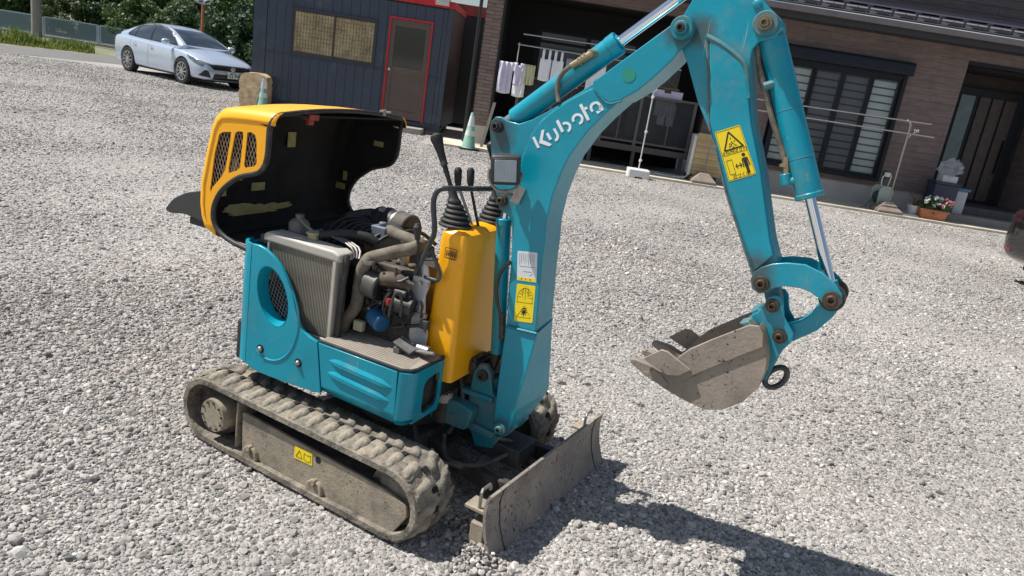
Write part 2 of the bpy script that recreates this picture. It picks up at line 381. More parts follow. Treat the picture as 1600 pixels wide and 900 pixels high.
# ---- road, verge, apron
ASPH = mat("asphalt", (.16, .155, .15), .9, var=.15, vscale=1.2, bump=.003, bscale=200)
def flat(name, poly, z, m, kind='structure'):
    bm = BM(); bm.faces.new([bm.verts.new((a, b, z)) for a, b in poly]); return tag(obj(name, bm, m, smooth=False), kind=kind)
flat("road", [(-60, -25.0), (-17.6, 17.0), (-14.37, 20.9), (-13.1, 23.2), (-9.5, 28), (-7, 34), (-9, 34), (-12.2, 29.5), (-15.3, 26.4), (-17.4, 23.6), (-62, -19)], .006, ASPH)
bm = BM(); random.seed(3)
SOIL = mat("verge_soil", (.24, .22, .16), .95, var=.3, vscale=1.5, bump=.02, bscale=12, dirt=((.10, .14, .05), .7, .4))
flat("verge", [(-64, -10), (-62, -19), (-17.4, 23.6), (-15.3, 26.4), (-12.2, 29.5), (-9, 34), (-7, 60), (-120, 60), (-120, -10)], .004, SOIL)
CONC = mat("apron_concrete", (.62, .56, .44), .85, var=.12, vscale=1.5, bump=.002, bscale=60, dirt=((.25, .22, .18), .5, 1.2))
bm = BM(); box2(bm, (-1.9, 14.55, -.1), (13, 15.75, .05)); tag(obj("concrete_apron", bm, CONC, bevel=.008), kind='structure')
# hills far behind
bm = BM(); prev = None; HILL = mat("far_hill", (.05, .10, .07), .95, var=.4, vscale=.02, bump=.5, bscale=.2)
gx, gy = 60, 8; g_ = [[bm.verts.new((-760 + 560 * i / gx, 420 + 60 * j, (0 if j == 0 else 1) * (14 + 26 * math.sin(i * .21 + 1) + 9 * math.sin(i * .73) + 20) * sin(pi * j / gy) * 1.1)) for j in range(gy + 1)] for i in range(gx + 1)]
for i in range(gx):
    for j in range(gy): bm.faces.new((g_[i][j], g_[i + 1][j], g_[i + 1][j + 1], g_[i][j + 1]))
tag(obj("hills", bm, HILL), kind='structure')

# ---- trees and shrubs
def leafmat(name, c1, c2, sss=.0):
    m = bpy.data.materials.new(name); m.use_nodes = True; nt = m.node_tree; N = nt.nodes; Lk = nt.links; b = N["Principled BSDF"]
    g = N.new("ShaderNodeNewGeometry"); x = N.new("ShaderNodeMix"); x.data_type = 'RGBA'; x.inputs[6].default_value = (*c1, 1); x.inputs[7].default_value = (*c2, 1)
    Lk.new(g.outputs['Random Per Island'], x.inputs[0]); Lk.new(x.outputs[2], b.inputs['Base Color']); b.inputs['Roughness'].default_value = .55
    tr = N.new("ShaderNodeBsdfTranslucent"); Lk.new(x.outputs[2], tr.inputs[0]); ms = N.new("ShaderNodeMixShader"); ms.inputs[0].default_value = .3
    o = N["Material Output"]; Lk.new(b.outputs[0], ms.inputs[1]); Lk.new(tr.outputs[0], ms.inputs[2]); Lk.new(ms.outputs[0], o.inputs[0]); return m
LEAF = [leafmat("leaf_dark", (.014, .036, .014), (.045, .095, .028)), leafmat("leaf_mid", (.035, .08, .02), (.11, .17, .04)), leafmat("leaf_olive", (.05, .085, .03), (.14, .19, .07))]
BARK = mat("bark", (.12, .095, .07), .9, var=.3, vscale=6, bump=.02, bscale=20)
def crown_mesh(seed, n_clump, n_leaf, size, rx, rz, m, z0=0, name="crown"):
    r = np.random.default_rng(seed); V = []; Fc = []
    # clumps spread through an uneven ellipsoid
    cl = []
    while len(cl) < n_clump:
        p = r.uniform(-1, 1, 3)
        q = np.linalg.norm(p)
        if q < 1 and q > .35: cl.append(p * np.array([rx, rx, rz]) + np.array([0, 0, z0 + rz]))
    cl = np.array(cl); cr_ = r.uniform(.35, .9, n_clump) * rx * .42
    idx = r.integers(0, n_clump, n_leaf)
    d = r.normal(size=(n_leaf, 3)); d /= np.linalg.norm(d, axis=1)[:, None]
    pos = cl[idx] + d * (cr_[idx] * r.uniform(.55, 1.05, n_leaf))[:, None] * np.array([1, 1, .75])
    nrm = d + r.normal(size=(n_leaf, 3)) * .6; nrm /= np.linalg.norm(nrm, axis=1)[:, None]
    a = np.cross(nrm, r.normal(size=(n_leaf, 3))); a /= np.linalg.norm(a, axis=1)[:, None]; b = np.cross(nrm, a)
    s = size * r.uniform(.6, 1.3, n_leaf)[:, None]
    P4 = np.stack([pos - a * s, pos - b * s * .5, pos + a * s, pos + b * s * .5], 1).reshape(-1, 3)
    me = bpy.data.meshes.new(name); me.vertices.add(len(P4)); me.vertices.foreach_set('co', P4.astype(np.float32).ravel())
    me.loops.add(len(P4)); me.loops.foreach_set('vertex_index', np.arange(len(P4), dtype=np.int32))
    me.polygons.add(n_leaf); me.polygons.foreach_set('loop_start', np.arange(0, len(P4), 4, dtype=np.int32))
    me.update(calc_edges=True); me.validate(); me.materials.append(m); return me
def trunk_mesh(seed, h, r0):
    r = random.Random(seed); bm = BM()
    tube(bm, [(0, 0, -.05), (r.uniform(-.1, .1), r.uniform(-.1, .1), h * .35), (r.uniform(-.2, .2), r.uniform(-.2, .2), h * .7)], [r0, r0 * .75, r0 * .45], 8, smooth=3)
    for k in range(6):
        a = r.uniform(0, 6.28); z = h * r.uniform(.25, .6); l = h * r.uniform(.2, .34)
        tube(bm, [(0, 0, z), (cos(a) * l * .5, sin(a) * l * .5, z + l * .5), (cos(a) * l, sin(a) * l, z + l * .9)], [r0 * .4, r0 * .25, r0 * .1], 6)
    me = bpy.data.meshes.new("trunk"); bm.to_mesh(me); bm.free(); me.materials.append(BARK); me.shade_smooth(); return me
crowns = [crown_mesh(11 + k, 70, 26000, .105, 2.6, 3.0, LEAF[k % 3]) for k in range(3)]
trunks = [trunk_mesh(k, 6.5, .17) for k in range(2)]
shrubs = [crown_mesh(31 + k, 38, 12000, .07, 1.3, 1.0, LEAF[k % 3], name="foliage") for k in range(3)]
kinds = ["dark green broadleaf tree", "bright mid green broadleaf tree", "pale olive green broadleaf tree"]
tl = [(-30.5, 40, 1, 0), (-26.5, 38.5, 1.05, 1), (-23.6, 41, 1.1, 0), (-19.9, 38.5, .95, 2), (-17.4, 41, 1.0, 0), (-14.2, 36.5, .82, 1), (-12.4, 33.5, .8, 2), (-9.7, 33, .85, 0), (-7.3, 34, .9, 0), (-35, 42, 1.15, 1)]
where = ["second from the left of those behind the railing", "above the far left end of the mesh railing", "just right of the concrete utility pole", "whose crown rises over the sedan's boot", "in the row behind the parked sedan's roof, set further back", "right behind the roof of the parked sedan", "just left of the round mirror post", "just right of the mirror post behind the sedan", "nearest the left corner of the navy container", "leftmost of the row behind the railing"]
for i, (x, y, s, k) in enumerate(tl):
    t = empty("broadleaf_tree", (x, y, 0), i * 1.3, kinds[k] + " " + where[i], "tree", "trees growing behind the mesh railing"); t.scale = (s, s, s)
    link("trunk", trunks[i % 2], t); link("crown", crowns[k], t, (0, 0, .5 if i > 3 else .9), (0, 0, i))
wh2 = ["at the far left behind the railing", "left of the utility pole behind the railing", "right of the utility pole behind the railing", "behind the middle railing panel", "behind the boot of the silver sedan", "behind the rear window of the silver sedan", "behind the roof of the silver sedan", "behind the mirror post", "between mirror post and navy container", "against the left end of the navy container"]
for i, (x, y, s) in enumerate([(-29, 36, 1.1), (-26, 36.6, 1.2), (-22.2, 35.5, 1.0), (-20.6, 36.6, 1.2), (-18.0, 34.8, 1.25), (-15.6, 33, 1.2), (-13.3, 30.6, 1.2), (-11.2, 28.6, 1.25), (-9.3, 26.8, 1.25), (-7.6, 25.6, 1.3)]):
    t = empty("shrub", (x, y, 0), i * 2.1, ["dense dark green shrub ", "leafy mid green shrub ", "pale green shrub "][i % 3 if i < 7 else 0] + wh2[i], "shrub", "shrubs behind the railing and sedan"); t.scale = (s, s, s * 1.1)
    link("foliage", shrubs[i % 3 if i < 7 else 0], t, (0, 0, -.15), (0, 0, i))
# weeds and grass on the verge
def blades(name, n, region, h0, h1, c1, c2, seed, w=.012):
    r = np.random.default_rng(seed); V = []; Fc = []
    A, B_, wd = region; A = np.array(A); B_ = np.array(B_); dr = B_ - A; pn = np.array([-dr[1], dr[0]]) / np.linalg.norm(dr)
    cl = r.uniform(0, 1, 60)
    for i in range(n):
        t = r.uniform() if r.uniform() < .35 else np.clip(cl[r.integers(60)] + r.normal() * .008, 0, 1)
        p = A + dr * t + pn * r.uniform(0, wd); h = r.uniform(h0, h1) * (.4 + .8 * abs(math.sin(t * 23) * math.cos(t * 9))); a = r.uniform(0, 6.28); ln = r.uniform(.1, .6) * h
        dx, dy = cos(a), sin(a); b = len(V)
        V += [(p[0] - dy * w, p[1] + dx * w, 0), (p[0] + dy * w, p[1] - dx * w, 0), (p[0] + dx * ln * .4 + dy * w * .8, p[1] + dy * ln * .4 - dx * w * .8, h * .6), (p[0] + dx * ln * .4 - dy * w * .8, p[1] + dy * ln * .4 + dx * w * .8, h * .6), (p[0] + dx * ln, p[1] + dy * ln, h)]
        Fc += [(b, b + 1, b + 2, b + 3), (b + 3, b + 2, b + 4)]
    me = bpy.data.meshes.new(name); me.from_pydata(V, [], Fc); me.materials.append(leafmat(name + "_green", c1, c2)); return tag(link(name, me), kind='stuff')
blades("verge_grass", 9000, ((-24, 14.9), (-15.6, 26.6), 2.6), .08, .34, (.13, .17, .04), (.34, .34, .09), 2)
blades("verge_weeds", 5000, ((-20.5, 20.6), (-15.9, 27.0), 2.2), .2, .55, (.06, .13, .02), (.22, .26, .05), 4, .02)

# ---- mesh railing beyond the road
RAIL = mat("railing_paint", (.36, .47, .52), .5, var=.08)
def mesh_mat():
    m = bpy.data.materials.new("railing_mesh"); m.use_nodes = True; nt = m.node_tree; N = nt.nodes; Lk = nt.links; b = N["Principled BSDF"]
    b.inputs['Base Color'].default_value = (.17, .25, .28, 1); b.inputs['Roughness'].default_value = .6; b.inputs['Alpha'].default_value = .62; return m
RMESH = mesh_mat()
p0, p1 = Vector((-26.6, 33.0)), Vector((-12.0, 33.0))
rail = empty("mesh_railing", (p0.x, p0.y, 0), 0, "pale blue metal railing with mesh infill panels along the far side of the road", "railing")
nseg = 6
for i in range(nseg):
    x0 = i * 2.43; x1 = x0 + 2.43
    bm = BM()
    box2(bm, (x0 + .06, -.02, .84), (x1 - .06, .02, .89)); box2(bm, (x0 + .06, -.02, .13), (x1 - .06, .02, .17)); box2(bm, (x0 + .06, -.019, .17), (x0 + .10, .019, .84)); box2(bm, (x1 - .10, -.019, .17), (x1 - .06, .019, .84))
    f = obj("panel_frame", bm, RAIL, rail, smooth=False)
    bm = BM(); box2(bm, (x0 + .10, -.004, .17), (x1 - .10, .004, .84)); obj("mesh_infill", bm, RMESH, f, smooth=False)
    bm = BM(); box2(bm, (x0 - .03, -.03, -.02), (x0 + .03, .03, .86)); obj("post", bm, RAIL, rail, smooth=False)
bm = BM(); box2(bm, (-27, 32.8, -.05), (-12, 33.2, .12)); tag(obj("kerb_wall", bm, mat("old_concrete", (.3, .28, .25), .9, var=.25, vscale=2, bump=.01, bscale=20), smooth=False), "low weathered concrete kerb under the mesh railing", "kerb")
# utility pole
bm = BM(); cyl(bm, (0, 0, -.1), (0, 0, 9.5), .20, .14, 20); o = obj("utility_pole", bm, mat("pole_concrete", (.26, .25, .235), .85, var=.12, vscale=3, bump=.003, bscale=60), loc=(-21.5, 32.2, 0))
tag(o, "thick grey concrete utility pole in front of the mesh railing", "pole")
# traffic mirror
mr_ = empty("traffic_mirror", (-11.33, 25.2, 0), radians(15), "round traffic mirror on a rusty orange post behind the silver sedan", "mirror")
bm = BM(); cyl(bm, (0, 0, 0), (0, 0, 2.95), .045, n=12); obj("post", bm, mat("rusty_orange", (.42, .13, .05), .8, var=.35, vscale=5, dirt=((.3, .26, .22), .6, 8)), mr_)
bm = BM(); lathe(bm, [(.33, -.07), (.37, -.10), (.39, -.12), (.385, -.05), (.2, .0), (.05, .02)], (0, -.05, 2.55), 'y', 28); obj("housing", bm, mat("mirror_housing", (.55, .50, .42), .5), mr_)
bm = BM(); lathe(bm, [(.34, -.085), (.25, -.105), (.12, -.117), (.01, -.12)], (0, -.05, 2.55), 'y', 28); obj("mirror_face", bm, mat("mirror_glass", (.7, .72, .72), .08, 1.0, .02), mr_)

# ---------------------------------------------------------------- NAVY CONTAINER OFFICE
NAVY = mat("navy_paint", (.034, .048, .078), .42, var=.10, vscale=1.5, bump=.0015, bscale=5, dirt=((.16, .16, .17), .25, 1.8))
NAVYD = mat("navy_trim", (.022, .033, .06), .4, var=.1)
REDP = mat("red_trim", (.50, .012, .02), .45, var=.1)
BRONZE = mat("bronze_frame", (.045, .035, .03), .4, var=.1)
cont = empty("container_office", (-4.1, 16.4, 0), 0, "navy container office with a two-pane window and a brown door framed in red", "container")
CX0, CX1, CZ0, CZ1, CD = -2.0, 2.0, .17, 2.62, 2.3
bm = BM(); box2(bm, (CX0, .03, CZ0), (CX1, CD, CZ1)); obj("wall", bm, mat("navy_side", (.012, .013, .017), .5, var=.15), cont, smooth=False)
w0, w1, wz0, wz1 = -1.34, .42, 1.24, 2.14; d0, d1, dz0, dz1 = .73, 1.58, .24, 2.27
pw = .195; brk = sorted([CX0 + .10 + pw * k for k in range(20) if CX0 + .10 + pw * k < CX1 - .12] + [CX1 - .1]); xs = []
for a, b in zip(brk[:-1], brk[1:]):
    cuts_ = [q for q in (w0 - .032, w1 + .032, d0 - .037, d1 + .037) if a + .012 < q < b - .012]; e_ = [a] + cuts_ + [b]; xs += list(zip(e_[:-1], e_[1:]))
for (a, b) in xs:
    for (za, zb) in ((CZ0 + .05, 1.185), (1.225, CZ1 - .03)):
        segs_ = [(za, zb)]
        def cut(segs_, lo, hi):
            o_ = []
            for p_, q_ in segs_:
                if hi <= p_ or lo >= q_: o_.append((p_, q_))
                else:
                    if lo > p_ + .02: o_.append((p_, lo))
                    if hi < q_ - .02: o_.append((hi, q_))
            return o_
        for (xa, xb, lo, hi) in ((w0 - .03, w1 + .03, wz0 - .04, wz1 + .05), (d0 - .035, d1 + .035, 0, dz1 + .035)):
            if (a + b) / 2 > xa and (a + b) / 2 < xb: segs_ = cut(segs_, lo, hi)
        for p_, q_ in segs_:
            aa, bb = a + .0015, b - .0015
            bm = BM(); prism(bm, [(aa, .03), (aa, .006), (aa + .008, .0), (bb - .008, .0), (bb, .006), (bb, .03)], p_, q_, 'z'); obj("wall_panel", bm, NAVY, cont, smooth=False)
bm = BM(); box2(bm, (CX0, -.015, CZ0), (CX0 + .1, .05, CZ1)); obj("corner_post", bm, NAVY, cont, smooth=False)
bm = BM(); box2(bm, (CX1 - .1, -.015, CZ0), (CX1, .05, CZ1)); obj("corner_post", bm, NAVY, cont, smooth=False)
bm = BM(); box2(bm, (CX0 - .20, .05, CZ0), (CX0 - .003, .2, CZ1 + .05)); obj("corner_post", bm, NAVY, cont, smooth=False)
bm = BM(); box2(bm, (CX0 + .1, -.012, 1.188), (d0 - .04, .02, 1.222)); box2(bm, (d1 + .04, -.012, 1.188), (CX1 - .1, .02, 1.222)); obj("belt_rail", bm, NAVYD, cont, smooth=False)
bm = BM(); box2(bm, (CX0, -.02, CZ0 - .09), (CX1, .25, CZ0 + .046)); obj("floor_beam", bm, NAVYD, cont, smooth=False)
bm = BM(); box2(bm, (CX0 - .02, -.04, CZ1 + .002), (CX1 + .02, .1, CZ1 + .14)); box2(bm, (CX1 - .04, .1, CZ1 + .002), (CX1 + .02, CD, CZ1 + .138)); obj("roof_trim", bm, REDP, cont, bevel=.01)
bm = BM(); box2(bm, (CX0 - .01, .101, CZ1 + .003), (CX1 - .041, CD, CZ1 + .08)); obj("roof", bm, NAVYD, cont, smooth=False)
for sx in (CX0 + .3, CX1 - .3):
    for sy in (.25, 2.0):
        bm = BM(); box2(bm, (sx - .2, sy - .1, -.02), (sx + .2, sy + .1, CZ0 - .092)); obj("footing_block", bm, CONC, cont, smooth=False)
# window
fr = BM()
for a, b in (((w0 - .03, -.03, wz0 - .04), (w1 + .03, .02, wz0)), ((w0 - .03, -.04, wz1), (w1 + .03, .02, wz1 + .045)), ((w0 - .03, -.03, wz0), (w0, .02, wz1)), ((w1, -.03, wz0), (w1 + .03, .02, wz1))): box2(fr, a, b)
wf = obj("window", fr, NAVYD, cont, smooth=False); mid = (w0 + w1) / 2
BLIND = mat("reed_blind", (.50, .38, .20), .8, var=.35, vscale=3, col2=(.85, .70, .42))
for (a, b, yy) in ((w0, mid + .02, .0), (mid - .02, w1, .012)):
    s2_ = BM()
    for p_, q_ in (((a, yy - .018, wz0), (a + .035, yy, wz1)), ((b - .035, yy - .018, wz0), (b, yy, wz1)), ((a + .035, yy - .017, wz0), (b - .035, yy, wz0 + .06)), ((a + .035, yy - .017, wz1 - .035), (b - .035, yy, wz1))): box2(s2_, p_, q_)
    obj("sash", s2_, BRONZE, wf, smooth=False)
    g = BM(); box2(g, (a + .035, yy - .008, wz0 + .06), (b - .035, yy - .004, wz1 - .035)); obj("pane", g, glass("window_pane", (.03, .035, .035), .04, .12), wf, smooth=False)
    g = BM(); box2(g, (a + .03, .03 if yy == 0 else .0305, wz0 + .02), (b - .03, .034, wz1 - .01)) if False else box2(g, (a + .036, yy + .004, wz0 + .061), (b - .036, yy + .009, wz1 - .036)); obj("blind", g, BLIND, wf, smooth=False)
    g = BM(); nn = 9
    nn = 13
    for k in range(1, nn): xx = a + .035 + (b - a - .07) * k / nn; box2(g, (xx - .0015, yy - .002, wz0 + .06), (xx + .0015, yy + .003, wz1 - .036))
    for k in range(1, 10): zz = wz0 + .06 + (wz1 - wz0 - .095) * k / 10; box2(g, (a + .036, yy - .0035, zz - .0012), (b - .036, yy + .0025, zz + .0012))
    obj("lattice", g, mat("lattice_wire", (.10, .085, .06), .7), wf, smooth=False)
# door
bm = BM()
for a, b in (((d0 - .035, -.035, .21), (d0, .02, dz1)), ((d1, -.035, .21), (d1 + .035, .02, dz1)), ((d0 - .035, -.036, dz1), (d1 + .035, .02, dz1 + .035))): box2(bm, a, b)
df = obj("door_frame", bm, REDP, cont, smooth=False)
BROWN = mat("brown_door_paint", (.105, .075, .062), .5, var=.12, vscale=2, dirt=((.2, .17, .15), .3, 2))
bm = BM(); holed(bm, rect(d0, dz0, d1, dz1), [rect(d0 + .10, 1.30, d1 - .10, dz1 - .14), rect(d0 + .10, dz0 + .16, d1 - .10, 1.17)], -.012, .025)
dr_ = obj("door", bm, BROWN, cont, bevel=.004)
bm = BM(); box2(bm, (d0 + .10, .003, dz0 + .16), (d1 - .10, .01, 1.17)); obj("lower_panel", bm, BROWN, dr_, smooth=False)
bm = BM(); box2(bm, (d0 + .10, .004, 1.30), (d1 - .10, .008, dz1 - .14)); obj("pane", bm, mat("dark_glass", (.012, .016, .018), .06, 0, .1, spec=.7), dr_, smooth=False)
bm = BM(); lathe(bm, [(.018, 0), (.018, -.03), (.032, -.035), (.034, -.055), (.02, -.07)], (d0 + .055, -.012, 1.235), 'y', 14); obj("knob", bm, mat("brushed_steel", (.6, .59, .57), .3, 1.0), dr_)
bm = BM(); box2(bm, (d0 - .1, -.5, 0), (d1 + .1, -.08, .12)); tag(obj("door_step", bm, mat("old_concrete"), loc=(-4.1, 16.4, 0), bevel=.01), "low concrete step in front of the brown container door", "step")
bm = BM(); box2(bm, (1.62, -.12, 2.66), (1.9, .12, 3.1)); 
for k in range(6): box2(bm, (1.65, -.126, 2.71 + k * .06), (1.87, -.119, 2.74 + k * .06))
tag(obj("vent_box", bm, mat("offwhite_metal", (.6, .6, .56), .5), loc=(-4.1, 16.4, 0), bevel=.01), "off white metal vent box on the red roof edge of the navy container", "vent")
# second container behind
c2 = empty("storage_container", (-3.6, 19.6, 0), 0, "dark container with a faded red roof edge behind the navy office", "container")
bm = BM(); box2(bm, (-2.2, 0, .1), (1.9, 4.6, 2.75)); w_ = obj("wall", bm, mat("navy_side"), c2, smooth=False)
for k in range(18):
    y = .15 + k * .245; bm = BM(); box2(bm, (1.898, y, .15), (1.925, y + .15, 2.72)); obj("wall_rib", bm, mat("navy_side"), c2, smooth=False)
bm = BM(); box2(bm, (-2.25, -.05, 2.752), (1.96, 4.6, 3.0)); obj("roof_trim", bm, mat("red_faded", (.33, .05, .04), .6, var=.2), c2, bevel=.01)

# ---------------------------------------------------------------- HOUSE
W_ = 15.6
SID = fac_mat("brown_siding", (.200, .150, .138), (.172, .130, .120), (.130, .098, .09), .9, .125, bump=.002, ms=.05)
SIDB = fac_mat("pillar_brick_tile", (.28, .205, .18), (.20, .15, .135), (.09, .07, .065), .30, .07, ms=.09)
SIDU = fac_mat("upper_siding", (.10, .085, .085), (.085, .073, .075), (.045, .04, .04), 1.8, .16, ms=.06)
FOUND = mat("foundation_render", (.44, .415, .38), .9, var=.15, vscale=1.5, bump=.002, bscale=50)
DARK = mat("interior_shade", (.008, .007, .007), .8, var=.2, vscale=2)  # near-black colour paints in the shade of recesses and room
DMET = mat("dark_metal_trim", (.012, .015, .02), .55, var=.1, spec=.25)
house = empty("house", (0, W_, 0), 0, "brown tiled house with a shuttered window, veranda recess and porch", "house")
def hbox(name, a, b, m, parent=None, **k):
    bm = BM(); box2(bm, a, b); return obj(name, bm, m, parent or house, smooth=False, **k)
# coordinates below are relative to the facade plane (y = 0 is the facade, +y goes into the house)
hbox("wall", (3.3, 0, .45), (4.58, .25, 3.35), SID); hbox("wall", (7.10, 0, .45), (8.17, .25, 3.35), SID)
hbox("wall", (4.58, .001, 2.90), (7.10, .25, 3.349), SID); hbox("wall", (8.17, .001, 3.12), (13, .25, 3.351), SID)
hbox("wall", (-1.36, .0, .42), (-1.03, .35, 3.5), SIDB); hbox("wall", (-1.03, .001, 3.10), (3.3, .25, 3.352), SID)
hbox("wall", (4.58, .002, .45), (7.10, .25, .55), SID)
hbox("wall", (-1.03, .0, .42), (-.98, 2.0, 3.4), mat("recess_return", (.02, .018, .018), .8, var=.2)); hbox("wall", (3.25, .25, .42), (3.3, 2.0, 3.4), mat("recess_return"))  # returns near-black too, recess shade put into their colour
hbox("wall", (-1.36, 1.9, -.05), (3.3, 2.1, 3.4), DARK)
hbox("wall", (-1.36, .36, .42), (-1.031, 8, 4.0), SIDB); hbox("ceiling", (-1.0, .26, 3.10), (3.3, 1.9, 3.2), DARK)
hbox("foundation", (3.32, .03, -.05), (8.2, .3, .449), FOUND); hbox("foundation", (-1.34, .02, -.05), (-1.05, .4, .419), FOUND)
# back window of the recess (sash panes)
bw = hbox("window", (-.35, 1.86, .5), (3.0, 1.9, 2.58), DMET)
for k in range(3):
    a = -.22 + k * 1.10; hbox("pane", (a, 1.84, .6), (a + 1.0, 1.857, 2.30), mat("recess_glass", (.05, .075, .09), .08, 0, .1), bw); hbox("pane", (a, 1.84, 2.36), (a + 1.0, 1.857, 2.52), mat("recess_glass"), bw)
# deck
DECK = mat("deck_boards", (.055, .048, .046), .7, var=.2, vscale=4)
DECKF = mat("deck_fascia", (.085, .075, .073), .6, var=.12, vscale=3)
hbox("deck_fascia", (-.95, -.06, .385), (3.2, -.02, .505), DECKF)
for k in range(12): hbox("deck_board", (-.95, -.018 + k * .15, .46), (3.2, .125 + k * .15, .5), DECK)
for x in (-.8, .6, 1.1, 2.0, 3.0): hbox("deck_post", (x, .0, 0), (x + .07, .07, .384), DECKF)
# balustrade with frosted panels
BAL = mat("balustrade_frame", (.10, .09, .088), .45, var=.1)
FROST = mat("frosted_panel", (.045, .048, .055), .35, 0, .08, 2, alpha=.42, spec=.3)
bal = empty("balustrade", (0, W_ - .05, 0), 0, "dark veranda balustrade with smoky frosted panels under the drying laundry", "railing")
for x in (-.5, .2, .9, 1.28, 2.0, 3.09): 
    bm = BM(); box2(bm, (x - .03, -.02, .506), (x + .03, .04, 1.49)); obj("post", bm, BAL, bal, smooth=False)
bm = BM(); box2(bm, (-.55, -.03, 1.492), (3.14, .05, 1.535)); obj("top_rail", bm, BAL, bal, smooth=False)
bm = BM(); box2(bm, (-.47, -.015, .56), (3.06, .03, .60)); obj("bottom_rail", bm, BAL, bal, smooth=False)
for a, b in ((-.47, .17), (.23, .87), (.93, 1.25), (1.31, 1.97), (2.03, 3.06)):
    bm = BM(); box2(bm, (a, .0, .602), (b, .008, 1.49)); obj("frosted_panel", bm, FROST, bal, smooth=False)
for x in (1.62, 2.62):
    bm = BM(); box2(bm, (x - .012, -.012, .602), (x + .012, -.002, 1.49)); obj("mullion", bm, BAL, bal, smooth=False)
# big shuttered window
wx0, wx1, wz0_, wz1_ = 4.62, 7.06, .56, 2.66
bm = BM(); prism(bm, rounded([(-.20, 2.66), (0.0, 2.66), (0.0, 2.91), (-.15, 2.91), (-.2, 2.87)], .03, 3), 4.58, 7.10, 'x'); sb_ = obj("shutter_box", bm, mat("shutter_navy", (.012, .018, .028), .55, spec=.25), house)
bm = BM()
for a, b in (((wx0, -.08, wz0_), (wx0 + .07, .02, wz1_ - .002)), ((wx1 - .07, -.08, wz0_), (wx1, .02, wz1_ - .002)), ((wx0 + .07, -.079, wz0_), (wx1 - .07, .02, wz0_ + .06)), ((wx0 + .07, -.06, wz1_ - .10), (wx1 - .07, .02, wz1_ - .003))): box2(bm, a, b)
wn = obj("window", bm, DMET, house, smooth=False)
iw = (wx1 - wx0 - .14) / 4
WG = mat("house_window_glass", (.07, .11, .12), .05, 0, .08, 1.0, spec=.8, alpha=.22); WGD = mat("house_window_screened", (.03, .04, .05), .3, 0, .08, 1.0, spec=.5, alpha=.45)
SLAT = mat("blind_slats", (.80, .86, .84), .55, var=.06)
for k in range(4):
    a = wx0 + .07 + iw * k; yy = -.045 if k in (1, 2) else -.025
    bm = BM(); z0_, z1_ = wz0_ + .06, wz1_ - .10
    for p_, q_ in (((a, yy, z0_), (a + .045, yy + .02, z1_)), ((a + iw - .045, yy, z0_), (a + iw, yy + .02, z1_)), ((a + .045, yy + .001, z0_), (a + iw - .045, yy + .02, z0_ + .05)), ((a + .045, yy + .001, z1_ - .03), (a + iw - .045, yy + .02, z1_))): box2(bm, p_, q_)
    obj("sash", bm, DMET, wn, smooth=False)
    bm = BM(); box2(bm, (a + .045, yy + .008, z0_ + .05), (a + iw - .045, yy + .012, z1_ - .03)); obj("pane", bm, WG if k in (0, 3) else WGD, wn, smooth=False)
    ns = 13; sh = (z1_ - z0_ - .09) / ns
    me = None
    for q in range(ns):
        if me is None:
            bm = BM(); box2(bm, (a * 0 + .05, 0, .012), (iw - .05, .012, sh * .86)); me = bpy.data.meshes.new("blind_slat"); bm.to_mesh(me); bm.free(); me.materials.append(SLAT)
        link("blind_slat", me, wn, (a, .05 + (.004 if q % 2 else 0), z0_ + .05 + q * sh))
    bm = BM(); box2(bm, (a + .045, .07, z0_), (a + iw - .045, .075, z1_)); obj("blind_backing", bm, mat("blind_shade", (.10, .12, .125), .8), wn, smooth=False)
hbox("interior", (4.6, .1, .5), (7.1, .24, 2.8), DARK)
# wall outlet
bm = BM(); box2(bm, (7.15, -.03, .67), (7.24, -.001, .80)); obj("outlet_cover", bm, mat("outlet_grey", (.06, .055, .05), .5), house, bevel=.006)
# porch recess with slatted door
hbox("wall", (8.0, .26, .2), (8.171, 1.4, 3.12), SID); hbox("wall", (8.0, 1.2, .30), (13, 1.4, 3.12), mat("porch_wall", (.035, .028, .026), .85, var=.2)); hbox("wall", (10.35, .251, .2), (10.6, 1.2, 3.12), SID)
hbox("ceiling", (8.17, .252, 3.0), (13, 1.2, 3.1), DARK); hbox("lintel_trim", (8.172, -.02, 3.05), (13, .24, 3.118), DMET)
TILE = mat("porch_tile", (.06, .06, .062), .6, var=.2, vscale=2.5)
for k in range(16):
    hbox("floor_tile", (8.18 + k * .303, -.25, .10), (8.18 + k * .303 + .298, 1.2, .36 if k else .36), TILE)
hbox("porch_step", (8.0, -.62, -.02), (13, -.26, .20), mat("porch_step_stone", (.21, .20, .185), .8, var=.15, vscale=3))
de = hbox("entrance_door", (8.75, 1.10, .37), (10.2, 1.199, 2.72), DMET)
SLT = mat("door_wood_slat", (.055, .038, .032), .5, var=.3, vscale=9)
for k, (a, b) in enumerate(((9.20, 9.42), (9.47, 9.69), (9.74, 9.98))): hbox("door_plank", (a, 1.07, .42), (b, 1.098, 2.56), SLT, de)
hbox("side_glass", (8.80, 1.08, .42), (9.10, 1.096, 2.56), mat("frosted_side_glass", (.10, .15, .17), .25), de)
hbox("door_handle", (9.93, 1.0, 1.05), (9.97, 1.05, 1.75), DMET, de)
